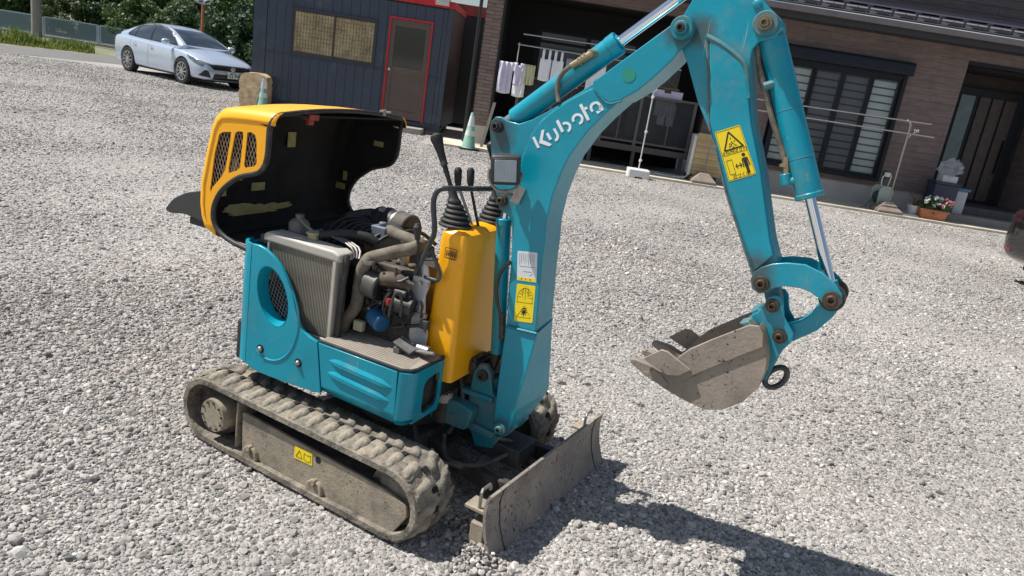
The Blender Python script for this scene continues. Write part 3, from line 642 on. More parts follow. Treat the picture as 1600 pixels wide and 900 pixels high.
# eaves, gutter, roof, snow guards, upper storey
hbox("soffit", (-1.5, -.58, 3.35), (13, .24, 3.42), mat("soffit_dark", (.03, .03, .034), .6))
hbox("fascia", (-1.5, -.60, 3.33), (13, -.581, 3.50), mat("soffit_dark"))
bm = BM(); prism(bm, [(-.61, 3.44), (-.70, 3.44), (-.725, 3.54), (-.712, 3.54), (-.69, 3.455), (-.625, 3.455), (-.625, 3.54), (-.61, 3.54)], -1.5, 13, 'x'); obj("gutter", bm, mat("gutter_metal", (.16, .15, .16), .4, .2), house)
ROOF = mat("roof_metal", (.26, .24, .27), .45, .3, .06)
bm = BM(); prism(bm, [(-.66, 3.56), (-.66, 3.585), (1.8, 4.20), (1.8, 4.17)], -1.5, 13, 'x'); obj("roof", bm, mat("dark_roof_pan", (.05, .05, .056), .5), house, smooth=False)
bm = BM(); prism(bm, [(-.05, 3.7425), (-.05, 3.765), (.95, 4.02), (.95, 3.99)], -1.5, 13, 'x'); obj("roof_flashing", bm, ROOF, house, smooth=False)
bm = BM(); prism(bm, [(.30, 3.89), (.30, 3.92), (.95, 4.08), (.95, 4.03)], -1.5, 13, 'x'); obj("roof_flashing", bm, ROOF, house, smooth=False)
gm = BM(); box2(gm, (-.13, -.035, 0), (.13, .035, .018)); box2(gm, (-.10, -.03, .018), (.10, .03, .034)); box2(gm, (-.17, -.012, .034), (.17, .012, .058)); cyl(gm, (-.04, 0, .03), (-.04, 0, .075), .02, n=8); box2(gm, (-.30, -.01, .0), (-.26, .02, .11)); box2(gm, (-.31, -.02, .11), (-.22, .03, .135))
gme = bpy.data.meshes.new("snow_guard"); gm.to_mesh(gme); gm.free(); gme.materials.append(mat("guard_metal", (.07, .07, .075), .45, .3))
for k in range(30): link("snow_guard", gme, house, (-1.2 + k * .455, -.50, 3.63))
hbox("wall", (-1.36, .95, 4.0), (13, 1.2, 7.2), SIDU)
hbox("roof", (-1.9, .3, 7.2), (13.5, 8, 7.45), mat("dark_roof_pan"))
hbox("wall", (12.75, .25, -.05), (13, 8, 3.35), SID)
# downpipe at the house corner
bm = BM(); tube(bm, [(-1.47, W_ - .08, .05), (-1.47, W_ - .08, 3.3), (-1.47, W_ - .5, 3.45)], .035, 10); tag(obj("downpipe", bm, mat("downpipe_black", (.015, .017, .02), .4)), "black downpipe standing against the brick house corner", "downpipe")

# ================================================================ MINI EXCAVATOR
# root frame: x forward, y to its left (away from the near track), z up
ex = empty("mini_excavator", (-.367, 2.697, 0), radians(-24.3), "teal and yellow mini excavator standing on the gravel with its yellow engine hood tipped open", "excavator")
BROT = (0, 0, radians(-1.2)); BLOC = (.40, 0, 0)     # boom plane, seen from the slewing frame
TROT = (0, 0, radians(-4.0))                         # tracks, seen from the slewing frame
TEALC = (.0, .27, .37)
DUST = (.30, .26, .21)
TEAL = mat("teal_paint", TEALC, .34, var=.13, vscale=4.5, bump=.0009, bscale=16, dirt=((.17, .24, .22), .24, 6), chips=((.07, .045, .035), .68, 45), scratch=((.30, .38, .37), 1.2), coat=.15)
boomspots = [(-.118, -.05, 1.30, .085), (-.06, -.07, 1.09, .06), (.445, -.07, 1.70, .075), (.089, -.09, .30, .05), ]
TEALB = mat("teal_boom_paint", TEALC, .34, var=.13, vscale=5, bump=.0010, bscale=18, dirt=((.12, .21, .20), .26, 8), chips=((.05, .04, .035), .68, 42), grime=((.035, .05, .05), boomspots), scratch=((.25, .34, .34), 1.0), coat=.15)
armspots = [(.80, -.06, 1.06, .07), (.828, -.06, 1.034, .05), (.49, -.06, 1.70, .06)]
TEALA = mat("teal_arm_paint", TEALC, .34, var=.13, vscale=5, bump=.0010, bscale=18, dirt=((.18, .24, .21), .30, 8), chips=((.22, .24, .20), .66, 38), grime=((.06, .075, .07), armspots), scratch=((.40, .44, .40), 1.4), coat=.15)
TEALW = mat("teal_worn_paint", (.01, .20, .25), .5, var=.15, vscale=5, bump=.001, bscale=40, dirt=((.20, .17, .13), .62, 7), chips=((.06, .05, .04), .62, 40))
YEL = mat("yellow_paint", (.97, .43, .0), .42, var=.05, vscale=2, bump=.0004, bscale=10, dirt=((.40, .25, .06), .06, 9), coat=.15)
RUBK = mat("black_rubber", (.022, .022, .023), .6, var=.3, vscale=12, dirt=((.16, .15, .14), .3, 14))
PLAST = mat("black_plastic", (.02, .02, .021), .45, var=.2, vscale=10, dirt=((.12, .115, .11), .25, 12))
GREASE = mat("greasy_steel", (.06, .052, .045), .45, .5, var=.35, vscale=14, dirt=((.16, .13, .10), .5, 20))
STEEL = mat("dull_steel", (.34, .33, .31), .42, .8, var=.2, vscale=12, dirt=((.2, .17, .13), .35, 14))
CHROME = mat("chrome_rod", (.82, .83, .85), .06, 1.0, .03)
DUSTRUB = mat("dusty_track_rubber", (.105, .095, .082), .95, var=.4, vscale=16, bump=.007, bscale=70, dirt=((.40, .345, .265), .80, 14))
TDARK = mat("track_inner_rubber", (.05, .046, .042), .9, var=.4, vscale=14, bump=.002, bscale=60, dirt=((.2, .18, .15), .45, 12))
DUSTST = mat("muddy_steel", (.20, .175, .14), .85, .05, var=.35, vscale=14, bump=.002, bscale=90, dirt=((.42, .35, .25), .85, 8), chips=((.06, .055, .05), .60, 90))
BUCKM = mat("bucket_steel", (.25, .21, .175), .75, .1, var=.25, vscale=7, bump=.0015, bscale=80, dirt=((.36, .30, .23), .65, 6), chips=((.045, .04, .038), .60, 85))
BLADEM = mat("blade_steel", (.22, .195, .175), .7, .1, var=.3, vscale=6, bump=.0012, bscale=50, dirt=((.42, .36, .30), .6, 5), chips=((.035, .033, .033), .58, 60), scratch=((.05, .045, .042), 2.0))
YSTK = mat("sticker_yellow", (.88, .66, .01), .45, var=.03, vscale=8, dirt=((.3, .26, .1), .15, 20))
WSTK = mat("sticker_white", (.66, .70, .74), .45, var=.04)
BINK = mat("black_print", (.012, .012, .012), .5, var=.1)
HOSEM = mat("hydraulic_hose", (.05, .048, .045), .55, var=.3, vscale=20, dirt=((.2, .17, .13), .5, 18))

def ball_pin(parent, name, x, z, y0, y1, r, m=None, loc=BLOC, rot=BROT, hole=True):
    """flanged pin head standing proud of a plate, facing -y"""
    bm = BM(); lathe(bm, [(r, y0), (r, y1 + .004), (r * .93, y1), (r * .62, y1), (r * .58, y1 - .007), (r * .50, y1 - .010), (r * .34, y1 - .010), (r * .30, y1 + .004), (.0005, y1 + .004)], (x, 0, z), 'y', 22)
    return obj(name, bm, m or GREASE, parent, loc, rot)

# ---------------------------------------------------------------- undercarriage
YN, YF = -.512, .465         # outer faces of the two tracks (track frame)
TW = .20
RA, RB, RR, ZC = -.508, .358, .128, .140       # wheel centres and belt radius
def track_path(r, n=16, zc=ZC, sag=0):
    pts = []
    L1 = RB - RA
    for i in range(n + 1):
        a = -pi / 2 + pi * i / n; pts.append((RB + r * cos(a), zc + r * sin(a)))
    for i in range(1, 14): pts.append((RB - L1 * i / 14, zc + r - sag * sin(pi * i / 14)))
    for i in range(n + 1):
        a = pi / 2 + pi * i / n; pts.append((RA + r * cos(a), zc + r * sin(a)))
    for i in range(1, 14): pts.append((RA + L1 * i / 14, zc - r))
    return pts
def path_at(r, s):
    """point, outward normal at distance s along the belt's outer line"""
    L1 = RB - RA; per = 2 * L1 + 2 * pi * r; s %= per
    if s < L1: return (RB - s, ZC + r), (0, 1)
    s -= L1
    if s < pi * r: a = pi / 2 + s / r; return (RA + r * cos(a), ZC + r * sin(a)), (cos(a), sin(a))
    s -= pi * r
    if s < L1: return (RA + s, ZC - r), (0, -1)
    s -= L1; a = -pi / 2 + s / r; return (RB + r * cos(a), ZC + r * sin(a)), (cos(a), sin(a))
def lug_mesh(flip):
    """one half of a chevron tread block with a dirty, rounded top; x along the belt, y across, z out"""
    bm = BM(); r = random.Random(4)
    n = 7; rows = []
    for i in range(n):
        t = i / (n - 1); y = .013 + t * (TW * .47 - .013); sk = (-.038 if not flip else .012) * t + .010; w = .0165 * (1 - .15 * t); h = .0150 * (1 - .85 * max(0, t - .35) / .65) * (1 if t > .02 else .7)
        row = []
        for (dx, dz) in ((-1.6, -.004), (-1.0, .62), (-.62, .95), (0, 1.0), (.62, .93), (1.05, .55), (1.6, -.004)):
            row.append(bm.verts.new((sk + dx * w + r.uniform(-.0026, .0026), y if not flip else -y, (dz * h if dz > 0 else -.004) + r.uniform(-.0026, .0026))))
        rows.append(row)
    for i in range(n - 1):
        for j in range(6): bm.faces.new((rows[i][j], rows[i][j + 1], rows[i + 1][j + 1], rows[i + 1][j]))
    bm.faces.new(rows[0]); bm.faces.new(rows[-1][::-1]); bmesh.ops.recalc_face_normals(bm, faces=bm.faces)
    me = bpy.data.meshes.new("tread_lug"); bm.to_mesh(me); bm.free(); me.materials.append(DUSTRUB); me.shade_smooth(); me.set_sharp_from_angle(angle=radians(60)); return me
lugs = [lug_mesh(False), lug_mesh(True)]
def make_track(ya, side):
    """ya = outer face, side = +1 when the belt extends towards +y"""
    yb = ya + side * TW
    tr = empty("track", (0, 0, 0), 0); tr.parent = ex; tr.rotation_euler = TROT
    # belt: closed loop with a thick section and raised side rims
    bm = BM(); prof = [(RR - .024, 0), (RR - .004, 0), (RR + .0, .006), (RR + .002, .03), (RR + .002, TW - .03), (RR, TW - .006), (RR - .004, TW), (RR - .024, TW), (RR - .020, TW * .6), (RR - .020, TW * .4)]
    loops = []
    for r_, w in prof:
        loops.append([(x, ya + side * w, z) for x, z in track_path(r_, zc=ZC)])
    V = [[bm.verts.new(p) for p in lp] for lp in loops]
    for i in range(len(V)):
        A, B_ = V[i], V[(i + 1) % len(V)]
        for k in range(len(A)): bm.faces.new((A[k], A[(k + 1) % len(A)], B_[(k + 1) % len(A)], B_[k]))
    obj("belt", bm, DUSTRUB, tr)
    per = 2 * (RB - RA) + 2 * pi * RR; n = 36
    for k in range(n):
        for h in (0, 1):
            (x, z), (nx, nz) = path_at(RR, (k + .5 * h) * per / n)
            ymid = ya + side * TW / 2
            o = link("tread_lug", lugs[h], tr)
            T = Vector((-nz, 0, nx)) * 1.0      # along the belt
            Nn = Vector((nx, 0, nz)); Yv = Vector((0, 1, 0))
            T = Yv.cross(Nn)
            o.matrix_local = Matrix.Translation((x, ymid, z)) @ Matrix((T, Yv, Nn)).transposed().to_4x4()
        # drive window between the chevrons: raised near-black block paints the hole's shade
        (x, z), (nx, nz) = path_at(RR + .0035, (k + .25) * per / n)
        bm = BM(); box(bm, (0, 0, 0), (.020, .024, .006)); me = bpy.data.meshes.get("drive_window_shade")
        if me is None:
            me = bpy.data.meshes.new("drive_window_shade"); bm.to_mesh(me); me.materials.append(mat("hole_shade_black", (.008, .008, .008), .9))
        bm.free(); o = link("drive_window_shade", me, tr); Nn = Vector((nx, 0, nz)); T = Yv.cross(Nn)
        o.matrix_local = Matrix.Translation((x, ya + side * TW / 2, z)) @ Matrix((T, Yv, Nn)).transposed().to_4x4()
    # inner core teeth rows seen through the side: a dark inner belt lining
    # roller frame
    yo = ya + side * .022
    bm = BM(); prism(bm, rounded([(-0.334, 0.197),(-0.325, 0.036),(0.385, 0.032),(0.436, 0.116),(0.426, 0.153),(0.334, 0.171)], .012, 3), yo, yo + side * .012, 'y'); fr_ = obj("roller_frame", bm, DUSTST, tr, bevel=.002)
    if side > 0:
        bm = BM(); cyl(bm, (0.045, yo - .001, 0.157), (0.045, yo + .002, 0.157), .0125, n=14); obj("grease_hole", bm, mat("hole_shade_black", (.008, .008, .008), .9), fr_)  # black disc on the plate, the hole's shade as colour
    bm = BM(); box2(bm, (-.34, min(yo + side * .013, yo + side * .12), .05), (.30, max(yo + side * .013, yo + side * .12), .165)); obj("frame_beam", bm, TDARK, tr)
    bm = BM(); box2(bm, (-.362, min(yo - side * .004, yo + side * .10), .045), (-.353, max(yo - side * .004, yo + side * .10), .225)); obj("frame_end", bm, DUSTST, tr, bevel=.003)
    # travel motor hub and front idler
    bm = BM(); lathe(bm, [(.054, ya + side * .13), (.062, ya + side * .10), (.065, ya + side * .02), (.062, ya - side * .004), (.004, ya - side * .006)], (-.462, 0, .140), 'y', 28); hb = obj("travel_motor", bm, DUSTST, tr)
    for k in range(10):
        a = 2 * pi * k / 10 + .2; bm = BM(); cyl(bm, (-.462 + .052 * cos(a), ya - side * .009, .140 + .052 * sin(a)), (-.462 + .052 * cos(a), ya - side * .003, .140 + .052 * sin(a)), .0048, n=6); obj("bolt", bm, mat("bolt_dark", (.06, .055, .05), .6, .5), hb)
    bm = BM(); lathe(bm, [(.105, ya + side * .06), (.110, ya + side * .065), (.112, ya + side * .075), (.108, ya + side * .10), (.112, ya + side * .125), (.105, ya + side * .13)], (-.508, 0, .14), 'y', 24); obj("drive_sprocket", bm, TDARK, tr)
    bm = BM(); lathe(bm, [(.02, ya + side * .045), (.06, ya + side * .05), (.085, ya + side * .07), (.102, ya + side * .06), (.106, ya + side * .07), (.106, ya + side * .12), (.02, ya + side * .14)], (.352, 0, .14), 'y', 28); obj("front_idler", bm, DUSTST, tr)
    for rx_ in (-.275, .045):
        bm = BM(); cyl(bm, (rx_, ya + side * .008, .044), (rx_, ya + side * .15, .044), .038, n=18); cyl(bm, (rx_, ya + side * .012, .052), (rx_, ya + side * .03, .052), .02, n=12); ro = obj("track_roller", bm, DUSTST, tr, bevel=.003)
        bm = BM(); box2(bm, (rx_ - .022, min(ya + side * .008, ya + side * .02), .046), (rx_ + .022, max(ya + side * .008, ya + side * .02), .072)); cyl(bm, (rx_, ya + side * .0, .078), (rx_, ya + side * .02, .078), .010, n=8); obj("roller_bracket", bm, DUSTST, ro)
    # lumps of dried mud on the roller frame
    return tr
nt_ = make_track(YN, 1); ft_ = make_track(YF, -1)
bm = BM(); prism(bm, rounded([(-0.064, 0.167),(0.018, 0.171),(0.02, 0.124),(-0.066, 0.121)], .003, 2), YN + .0205, YN + .0215, 'y'); st = obj("caution_sticker", bm, YSTK, nt_); 
bm = BM()
STQ = [(-0.064, 0.167),(0.018, 0.171),(0.02, 0.124),(-0.066, 0.121)]
def stq(a, b): q = STQ; t_ = (q[0][0] + (q[1][0] - q[0][0]) * a, q[0][1] + (q[1][1] - q[0][1]) * a); u_ = (q[3][0] + (q[2][0] - q[3][0]) * a, q[3][1] + (q[2][1] - q[3][1]) * a); return (u_[0] + (t_[0] - u_[0]) * b, u_[1] + (t_[1] - u_[1]) * b)
tri = [stq(.10, .22), stq(.28, .80), stq(.46, .22)]
for i in range(3): a, b = tri[i], tri[(i + 1) % 3]; cyl(bm, (a[0], YN + .0200, a[1]), (b[0], YN + .0200, b[1]), .0008, n=4)
bk = [stq(.55, .25), stq(.55, .75), stq(.73, .65), stq(.92, .75), stq(.92, .25), stq(.73, .15)]
for i in range(6): a, b = bk[i], bk[(i + 1) % 6]; cyl(bm, (a[0], YN + .0200, a[1]), (b[0], YN + .0200, b[1]), .0007, n=4)
obj("print", bm, BINK, st)
# cross frame between the tracks
bm = BM(); box2(bm, (-.22, YN + .16, .10), (.22, YF - .16, .19)); cyl(bm, (.02, -.01, .19), (.02, -.01, .30), .17, n=36); obj("centre_frame", bm, TDARK, ex, (0, 0, 0), TROT, bevel=.006)
bm = BM(); lathe(bm, [(.20, .25), (.205, .265), (.205, .30), (.19, .315)], (.02, 0, 0), 'z', 40); obj("slewing_ring", bm, GREASE, ex)
# dozer blade
bl = empty("dozer_blade", (0, 0, 0), 0); bl.parent = ex; bl.rotation_euler = TROT
B0, B1 = -.352, .548
prof = [(.694, -.012), (.672, .03), (.655, .075), (.645, .12), (.641, .165), (.646, .205), (.655, .222)]
pf = prof + [(a - .011, b) for a, b in prof[::-1]]
bm = BM(); prism(bm, pf, B0, B1, 'y'); plate_ = obj("blade_plate", bm, BLADEM, bl, smooth=True, ang=50)
for yy in (B0 + .085, B1 - .085):
    bm = BM(); tube(bm, [(a + .0015, yy, b) for a, b in prof], .0022, 5); obj("weld_seam", bm, mat("seam_dark", (.07, .06, .055), .8), plate_)
for s_y in (B0 + .015, B1 - .085):
    bm = BM(); box2(bm, (.55, s_y, .135), (.634, s_y + .07, .147)); f_ = obj("step_bracket", bm, DUSTST, bl, bevel=.002)
    bm = BM(); q = s_y + .012; tube(bm, [(.60, q, .147), (.60, q, .205), (.60, q + .006, .212), (.60, q + .05, .212), (.60, q + .056, .205), (.60, q + .056, .190 if s_y < 0 else .2)], .0058, 8); obj("locking_handle", bm, STEEL, f_)
bm = BM(); box2(bm, (.585, B0 + .01, .02), (.637, B0 + .09, .10)); obj("extension_socket", bm, DUSTST, bl, bevel=.004)
bm = BM(); box2(bm, (.585, B1 - .09, .02), (.637, B1 - .01, .10)); obj("extension_socket", bm, DUSTST, bl, bevel=.004)
for s_y in (-.10, .24):
    bm = BM(); prism(bm, [(.16, .10), (.16, .175), (.50, .12), (.637, .13), (.637, .05), (.50, .06)], s_y, s_y + .035, 'y'); obj("push_arm", bm, TDARK, bl, bevel=.004)
bm = BM(); cyl(bm, (.22, .09, .17), (.50, .09, .135), .030, n=16); cyl(bm, (.50, .09, .135), (.635, .09, .12), .016, n=12); obj("blade_cylinder", bm, GREASE, bl)
bm = BM(); box2(bm, (.36, -.02, .145), (.56, .12, .215)); obj("cylinder_guard", bm, mat("guard_black", (.03, .03, .032), .6, dirt=((.15, .13, .11), .4, 8)), bl, bevel=.006)
bm = BM(); tube(bm, [(.34, .02, .30), (.44, -.02, .24), (.50, .03, .215)], .008, 8, smooth=4); tube(bm, [(.30, -.12, .22), (.36, -.18, .17), (.46, -.12, .16), (.52, 0, .19)], .008, 8, smooth=4); tube(bm, [(.22, -.2, .25), (.30, -.24, .19), (.42, -.16, .15)], .007, 8, smooth=4); obj("hydraulic_hoses", bm, HOSEM, ex, (0, 0, 0), TROT)

# ---------------------------------------------------------------- slewing body
YS = -.40
body = empty("upper_body", (0, 0, 0), 0); body.parent = ex
P1 = [(-0.432, 0.801),(-0.441, 0.683),(-0.431, 0.475),(-0.409, 0.373),(-0.385, 0.342)]
# rear teal panel with oval vent
top = [(-.432, .801), (-.40, .803), (-.369, .797), (-.330, .778), (-.294, .751), (-.270, .722), (-.249, .691), (-.228, .650), (-.212, .605), (-.200, .575), (-.187, .556), (-.166, .543), (-.145, .535), (-.112, .527)]
ovc = [(-.335, .628)]
oval = []
for k in range(28):
    a = 2 * pi * k / 28; x, z = .066 * cos(a), .108 * sin(a); t = radians(22); oval.append((-.324 + x * cos(t) - z * sin(t), .634 + x * sin(t) + z * cos(t)))
outer = top + [(-.079, .345), (-.11, .340), (-.25, .332), (-.36, .331), (-.405, .336), (-.434, .350), (-.434, .43), (-.434, .50)]
bm = BM(); holed(bm, outer, [oval], YS, YS + .014); rp = obj("rear_side_panel", bm, TEAL, body, bevel=.003)
# bevelled recess ring round the vent, wire mesh behind it
bm = BM(); n = 28; r0 = [bm.verts.new((x, YS - .0005, z)) for x, z in oval]
r1 = [bm.verts.new((-.324 + (x + .324) * .86, YS + .045, .634 + (z - .634) * .88)) for x, z in oval]
for k in range(n): bm.faces.new((r0[k], r0[(k + 1) % n], r1[(k + 1) % n], r1[k]))
obj("vent_recess", bm, TEAL, rp)
bm = BM(); t = radians(22)
for k in range(-9, 10):
    for dd in (1, -1):
        c0 = k * .017
        pts_ = []
        for q in np.linspace(-.13, .13, 27):
            x, z = c0 + dd * q * .75, q
            if (x / .056) ** 2 + (z / .094) ** 2 < 1: pts_.append((x, z))
        if len(pts_) > 1:
            f = lambda p: (-.324 + p[0] * cos(t) - p[1] * sin(t), YS + .043, .634 + p[0] * sin(t) + p[1] * cos(t))
            cyl(bm, f(pts_[0]), f(pts_[-1]), .0011, n=4)
o = obj("wire_mesh", bm, mat("mesh_wire", (.22, .22, .21), .5, .5), rp); tag(o, kind='stuff')
bm = BM(); prism(bm, [(-.324 + (x + .324) * .98, .634 + (z - .634) * .98) for x, z in oval], YS + .050, YS + .053); obj("vent_shade_plate", bm, mat("hole_shade_black", (.008, .008, .008), .9), rp)  # added black plate, paints the darkness inside the vent
# raised rim moulding on the panel
rim = []
for k in range(22):
    a = radians(-118 + 165 * k / 21); rim.append((-.324 + .125 * cos(a), .560 + .165 * sin(a)))
bm = BM(); tube(bm, [(x, YS + .001, z) for x, z in rim], .0045, 6); obj("panel_moulding", bm, TEAL, rp)
for x, z in ((-.363, .425), (-.186, .426)):
    bm = BM(); lathe(bm, [(.016, -.0012), (.0155, .0)], (x, YS, z), 'y', 18); w_ = obj("bolt_recess", bm, mat("hole_shade_black", (.008, .008, .008), .9), rp)  # black disc paints the shaded recess round the bolt
    bm = BM(); lathe(bm, [(.010, -.001), (.0098, -.006), (.006, -.010), (.001, -.0105)], (x, YS, z), 'y', 12); obj("bolt", bm, STEEL, rp)
# rear corner and rear counterweight face
def corner_strip(name, cx, cy, r, a0, a1, zb, zt, parent, m, n=10, th=.012):
    bm = BM(); ro = []; 
    for k in range(n + 1):
        a = a0 + (a1 - a0) * k / n
        ro.append([bm.verts.new((cx + rr * cos(a), cy + rr * sin(a), z)) for rr, z in ((r, zb), (r, zb + .03), (r, zt), (r - th, zt), (r - th, zb))])
    for k in range(n):
        A, B_ = ro[k], ro[k + 1]
        for j in range(5): bm.faces.new((A[j], A[(j + 1) % 5], B_[(j + 1) % 5], B_[j]))
    bm.faces.new(ro[0]); bm.faces.new(ro[-1][::-1]); return obj(name, bm, m, parent)
corner_strip("rear_corner", -.434, YS + .07, .07, -pi / 2, -pi, .352, .800, rp, TEAL)
corner_strip("rear_corner", -.434, .40 - .07, .07, pi / 2, pi, .40, .790, rp, TEAL)
bm = BM(); box2(bm, (-.504, -.33, .36), (-.490, .33, .79)); obj("counterweight", bm, TEAL, body, bevel=.005)
bm = BM(); box2(bm, (-.434, .386, .34), (.20, .40, .70)); obj("far_side_panel", bm, TEAL, body, bevel=.005)
# side cover with two pressed ribs, folded inwards along its lower edge
bm = BM(); pl_ = [(-.106, .526), (.225, .524), (.232, .37), (-.078, .372)]
prism(bm, pl_, YS, YS + .014); sc_o = obj("side_cover", bm, TEAL, body, bevel=.002)
bm = BM(); 
a_ = [(-.078, YS, .3715), (.232, YS, .3695), (.222, YS + .030, .326), (-.072, YS + .030, .338)]
v_ = [bm.verts.new(p) for p in a_] + [bm.verts.new((p[0], p[1] + .012, p[2] + .002)) for p in a_]
for f in ((0, 1, 2, 3), (7, 6, 5, 4), (0, 4, 5, 1), (1, 5, 6, 2), (2, 6, 7, 3), (3, 7, 4, 0)): bm.faces.new([v_[i] for i in f])
obj("lower_fold", bm, TEAL, sc_o)
def rib(x0, x1, z0, z1):
    bm = BM(); n = 12; rows = []
    for k in range(n + 1):
        t = k / n; x = x0 + (x1 - x0) * t; z = z0 + (z1 - z0) * t; w = .0175 * min(1, t / .12 + .02, (1 - t) / .16 + .02); d = .008 * min(1, t / .12, (1 - t) / .14)
        rows.append([bm.verts.new((x, YS + .0005, z + w)), bm.verts.new((x, YS - d, z + w * .25)), bm.verts.new((x, YS - d, z - w * .45)), bm.verts.new((x, YS + .0005, z - w))])
    for k in range(n):
        for j in range(3): bm.faces.new((rows[k][j], rows[k][j + 1], rows[k + 1][j + 1], rows[k + 1][j]))
    return obj("pressed_rib", bm, TEAL, sc_o, ang=25)
rib(-.055, .215, .478, .462); rib(-.058, .208, .432, .412)
# front corner, front face with the cylinder recess
corner_strip("front_corner", .232, YS + .045, .045, -pi / 2, 0, .352, .5245, sc_o, TEAL, 8)
bm = BM(); lo = []
for k in range(9):
    a = -pi / 2 + (pi / 2) * k / 8; lo.append((bm.verts.new((.232 + .052 * cos(a), YS + .045 + .052 * sin(a), .3535)), bm.verts.new((.222 + .030 * cos(a), YS + .060 + .030 * sin(a), .322))))
for k in range(8): bm.faces.new((lo[k][0], lo[k + 1][0], lo[k + 1][1], lo[k][1]))
bm.faces.new([q[1] for q in lo] + [bm.verts.new((.19, YS + .07, .322))]); obj("corner_fold", bm, TEAL, sc_o)
bm = BM(); holed(bm, [(YS + .045, .5245), (-.185, .5245), (-.185, .36), (-.20, .335), (YS + .045, .335)], [rounded([(-.305, .475), (-.205, .49), (-.20, .36), (-.305, .35)], .03, 4)], .265, .2765, 'x'); obj("front_panel", bm, TEAL, body, bevel=.002)
bm = BM(); box2(bm, (.15, -.32, .34), (.16, -.18, .50)); obj("recess_back", bm, mat("hole_shade_black", (.008, .008, .008), .9), body)  # black sheet paints the recess's shade
# deck
FLOOR = mat("worn_floor_mat", (.30, .265, .22), .85, .1, var=.2, vscale=6, bump=.001, bscale=60, dirt=((.36, .32, .27), .6, 7))
dk = [(-.11, YS + .012), (.232, YS + .012), (.258, YS + .028), (.264, YS + .05), (.264, -.17), (.18, -.06), (.05, -.04), (-.11, -.16)]
bm = BM(); prism(bm, dk, .5246, .533, 'z'); dko = obj("floor_plate", bm, FLOOR, body, bevel=.002)
bm = BM(); tube(bm, [(-.108, YS + .010, .531), (.232, YS + .008, .531), (.262, YS + .026, .531), (.270, YS + .05, .531), (.270, -.18, .531)], .0065, 8); obj("edge_trim", bm, RUBK, dko)
gme = None
for k in range(17):
    y0_ = YS + .03 + k * .0125
    bm = BM(); pts_ = [(-.10 + max(0, k - 9) * .016, y0_, .5335), (.10, y0_ + .0, .5335), (.245 - k * .002, y0_ + .004, .5335)]
    tube(bm, pts_, .0022, 4); o = obj("tread_rib", bm, FLOOR, dko)
# stepped cover between floor and engine
bm = BM(); prism(bm, [(-.06, .533), (.12, .533), (.12, .575), (.09, .610), (-.01, .610), (-.03, .62), (-.06, .62)], -.20, -.02); obj("stepped_cover", bm, FLOOR, body, bevel=.004)
bm = BM(); prism(bm, [(.0, .533), (.16, .533), (.16, .56), (.13, .60), (.0, .60)], -.02, .12); obj("stepped_cover", bm, FLOOR, body, bevel=.004)
bm = BM(); box2(bm, (-.50, -.385, .345), (.25, .385, .50)); obj("base_frame", bm, mat("frame_black", (.02, .02, .021), .7, dirt=((.12, .11, .1), .4, 8)), body, bevel=.01)
# foot pedal group
bm = BM(); box(bm, (.165, -.27, .565), (.075, .055, .008), 0, rot=Matrix.Rotation(radians(18), 4, 'Y') @ Matrix.Rotation(radians(10), 4, 'X')); box2(bm, (.13, -.295, .534), (.155, -.245, .556)); pdl = obj("foot_pedal", bm, mat("pedal_grey", (.12, .115, .11), .6, dirt=((.3, .27, .23), .4, 12)), body, bevel=.002)
bm = BM(); cyl(bm, (.20, -.25, .560), (.245, -.25, .560), .017, n=14); cyl(bm, (.245, -.25, .56), (.25, -.25, .56), .009, n=10); cyl(bm, (.20, -.262, .552), (.285, -.285, .575), .0055, n=8); obj("pedal_lock", bm, STEEL, pdl)

# ---------------------------------------------------------------- control column
con = empty("control_column", (0, 0, 0), 0); con.parent = ex
bm = BM(); rows = []
for z, s, dx in ((.44, 1.0, .008), (.52, 1.0, .006), (.66, .995, .003), (.68, .985, .003), (.86, .975, 0), (.94, .97, 0), (.962, .955, 0), (.975, .90, 0), (.980, .80, 0)):
    pr_ = rounded([(.182 + (1 - s) * .2, -.185 + (1 - s) * .2), (.182 + (1 - s) * .2, .17 - (1 - s) * .2), (.300 - (1 - s) * .3 + dx, .17 - (1 - s) * .2), (.300 - (1 - s) * .3 + dx, -.185 + (1 - s) * .2)], .022, 4)
    rows.append([bm.verts.new((a, b, z)) for a, b in pr_])
for i in range(len(rows) - 1):
    n = len(rows[i])
    for k in range(n): bm.faces.new((rows[i][k], rows[i][(k + 1) % n], rows[i + 1][(k + 1) % n], rows[i + 1][k]))
bm.faces.new(rows[-1]); bm.faces.new(rows[0][::-1]); obj("column_cover", bm, YEL, con, ang=30)
bm = BM(); 
for k in range(3): box2(bm, (.225, -.1862, .905 - k * .013), (.262, -.1855, .907 - k * .013))
for q in (((.220, .880), (.266, .882)), ((.220, .914), (.266, .916)), ((.220, .882), (.222, .914)), ((.264, .882), (.266, .914))): box2(bm, (q[0][0], -.1862, q[0][1]), (q[1][0], -.1855, q[1][1]))
for k in range(5): box2(bm, (.226 + k * .008, -.1863, .887), (.230 + k * .008, -.1855, .903))
obj("fuse_label", bm, BINK, con)
def boot(x, y, z, r0, lean):
    bm = BM(); pr = []; zz = 0
    for k in range(6):
        r_ = r0 * (1 - .115 * k); pr += [(r_ * .86, zz), (r_, zz + .004), (r_, zz + .009), (r_ * .84, zz + .0145)]; zz += .0158
    pr += [(r0 * .30, zz + .004), (r0 * .24, zz + .03)]
    lathe(bm, pr, (0, 0, 0), 'z', 22)
    for v in bm.verts: t = v.co.z; v.co.x += lean[0] * t * t * 4; v.co.y += lean[1] * t * t * 4
    return obj("rubber_boot", bm, RUBK, con, (x, y, z))
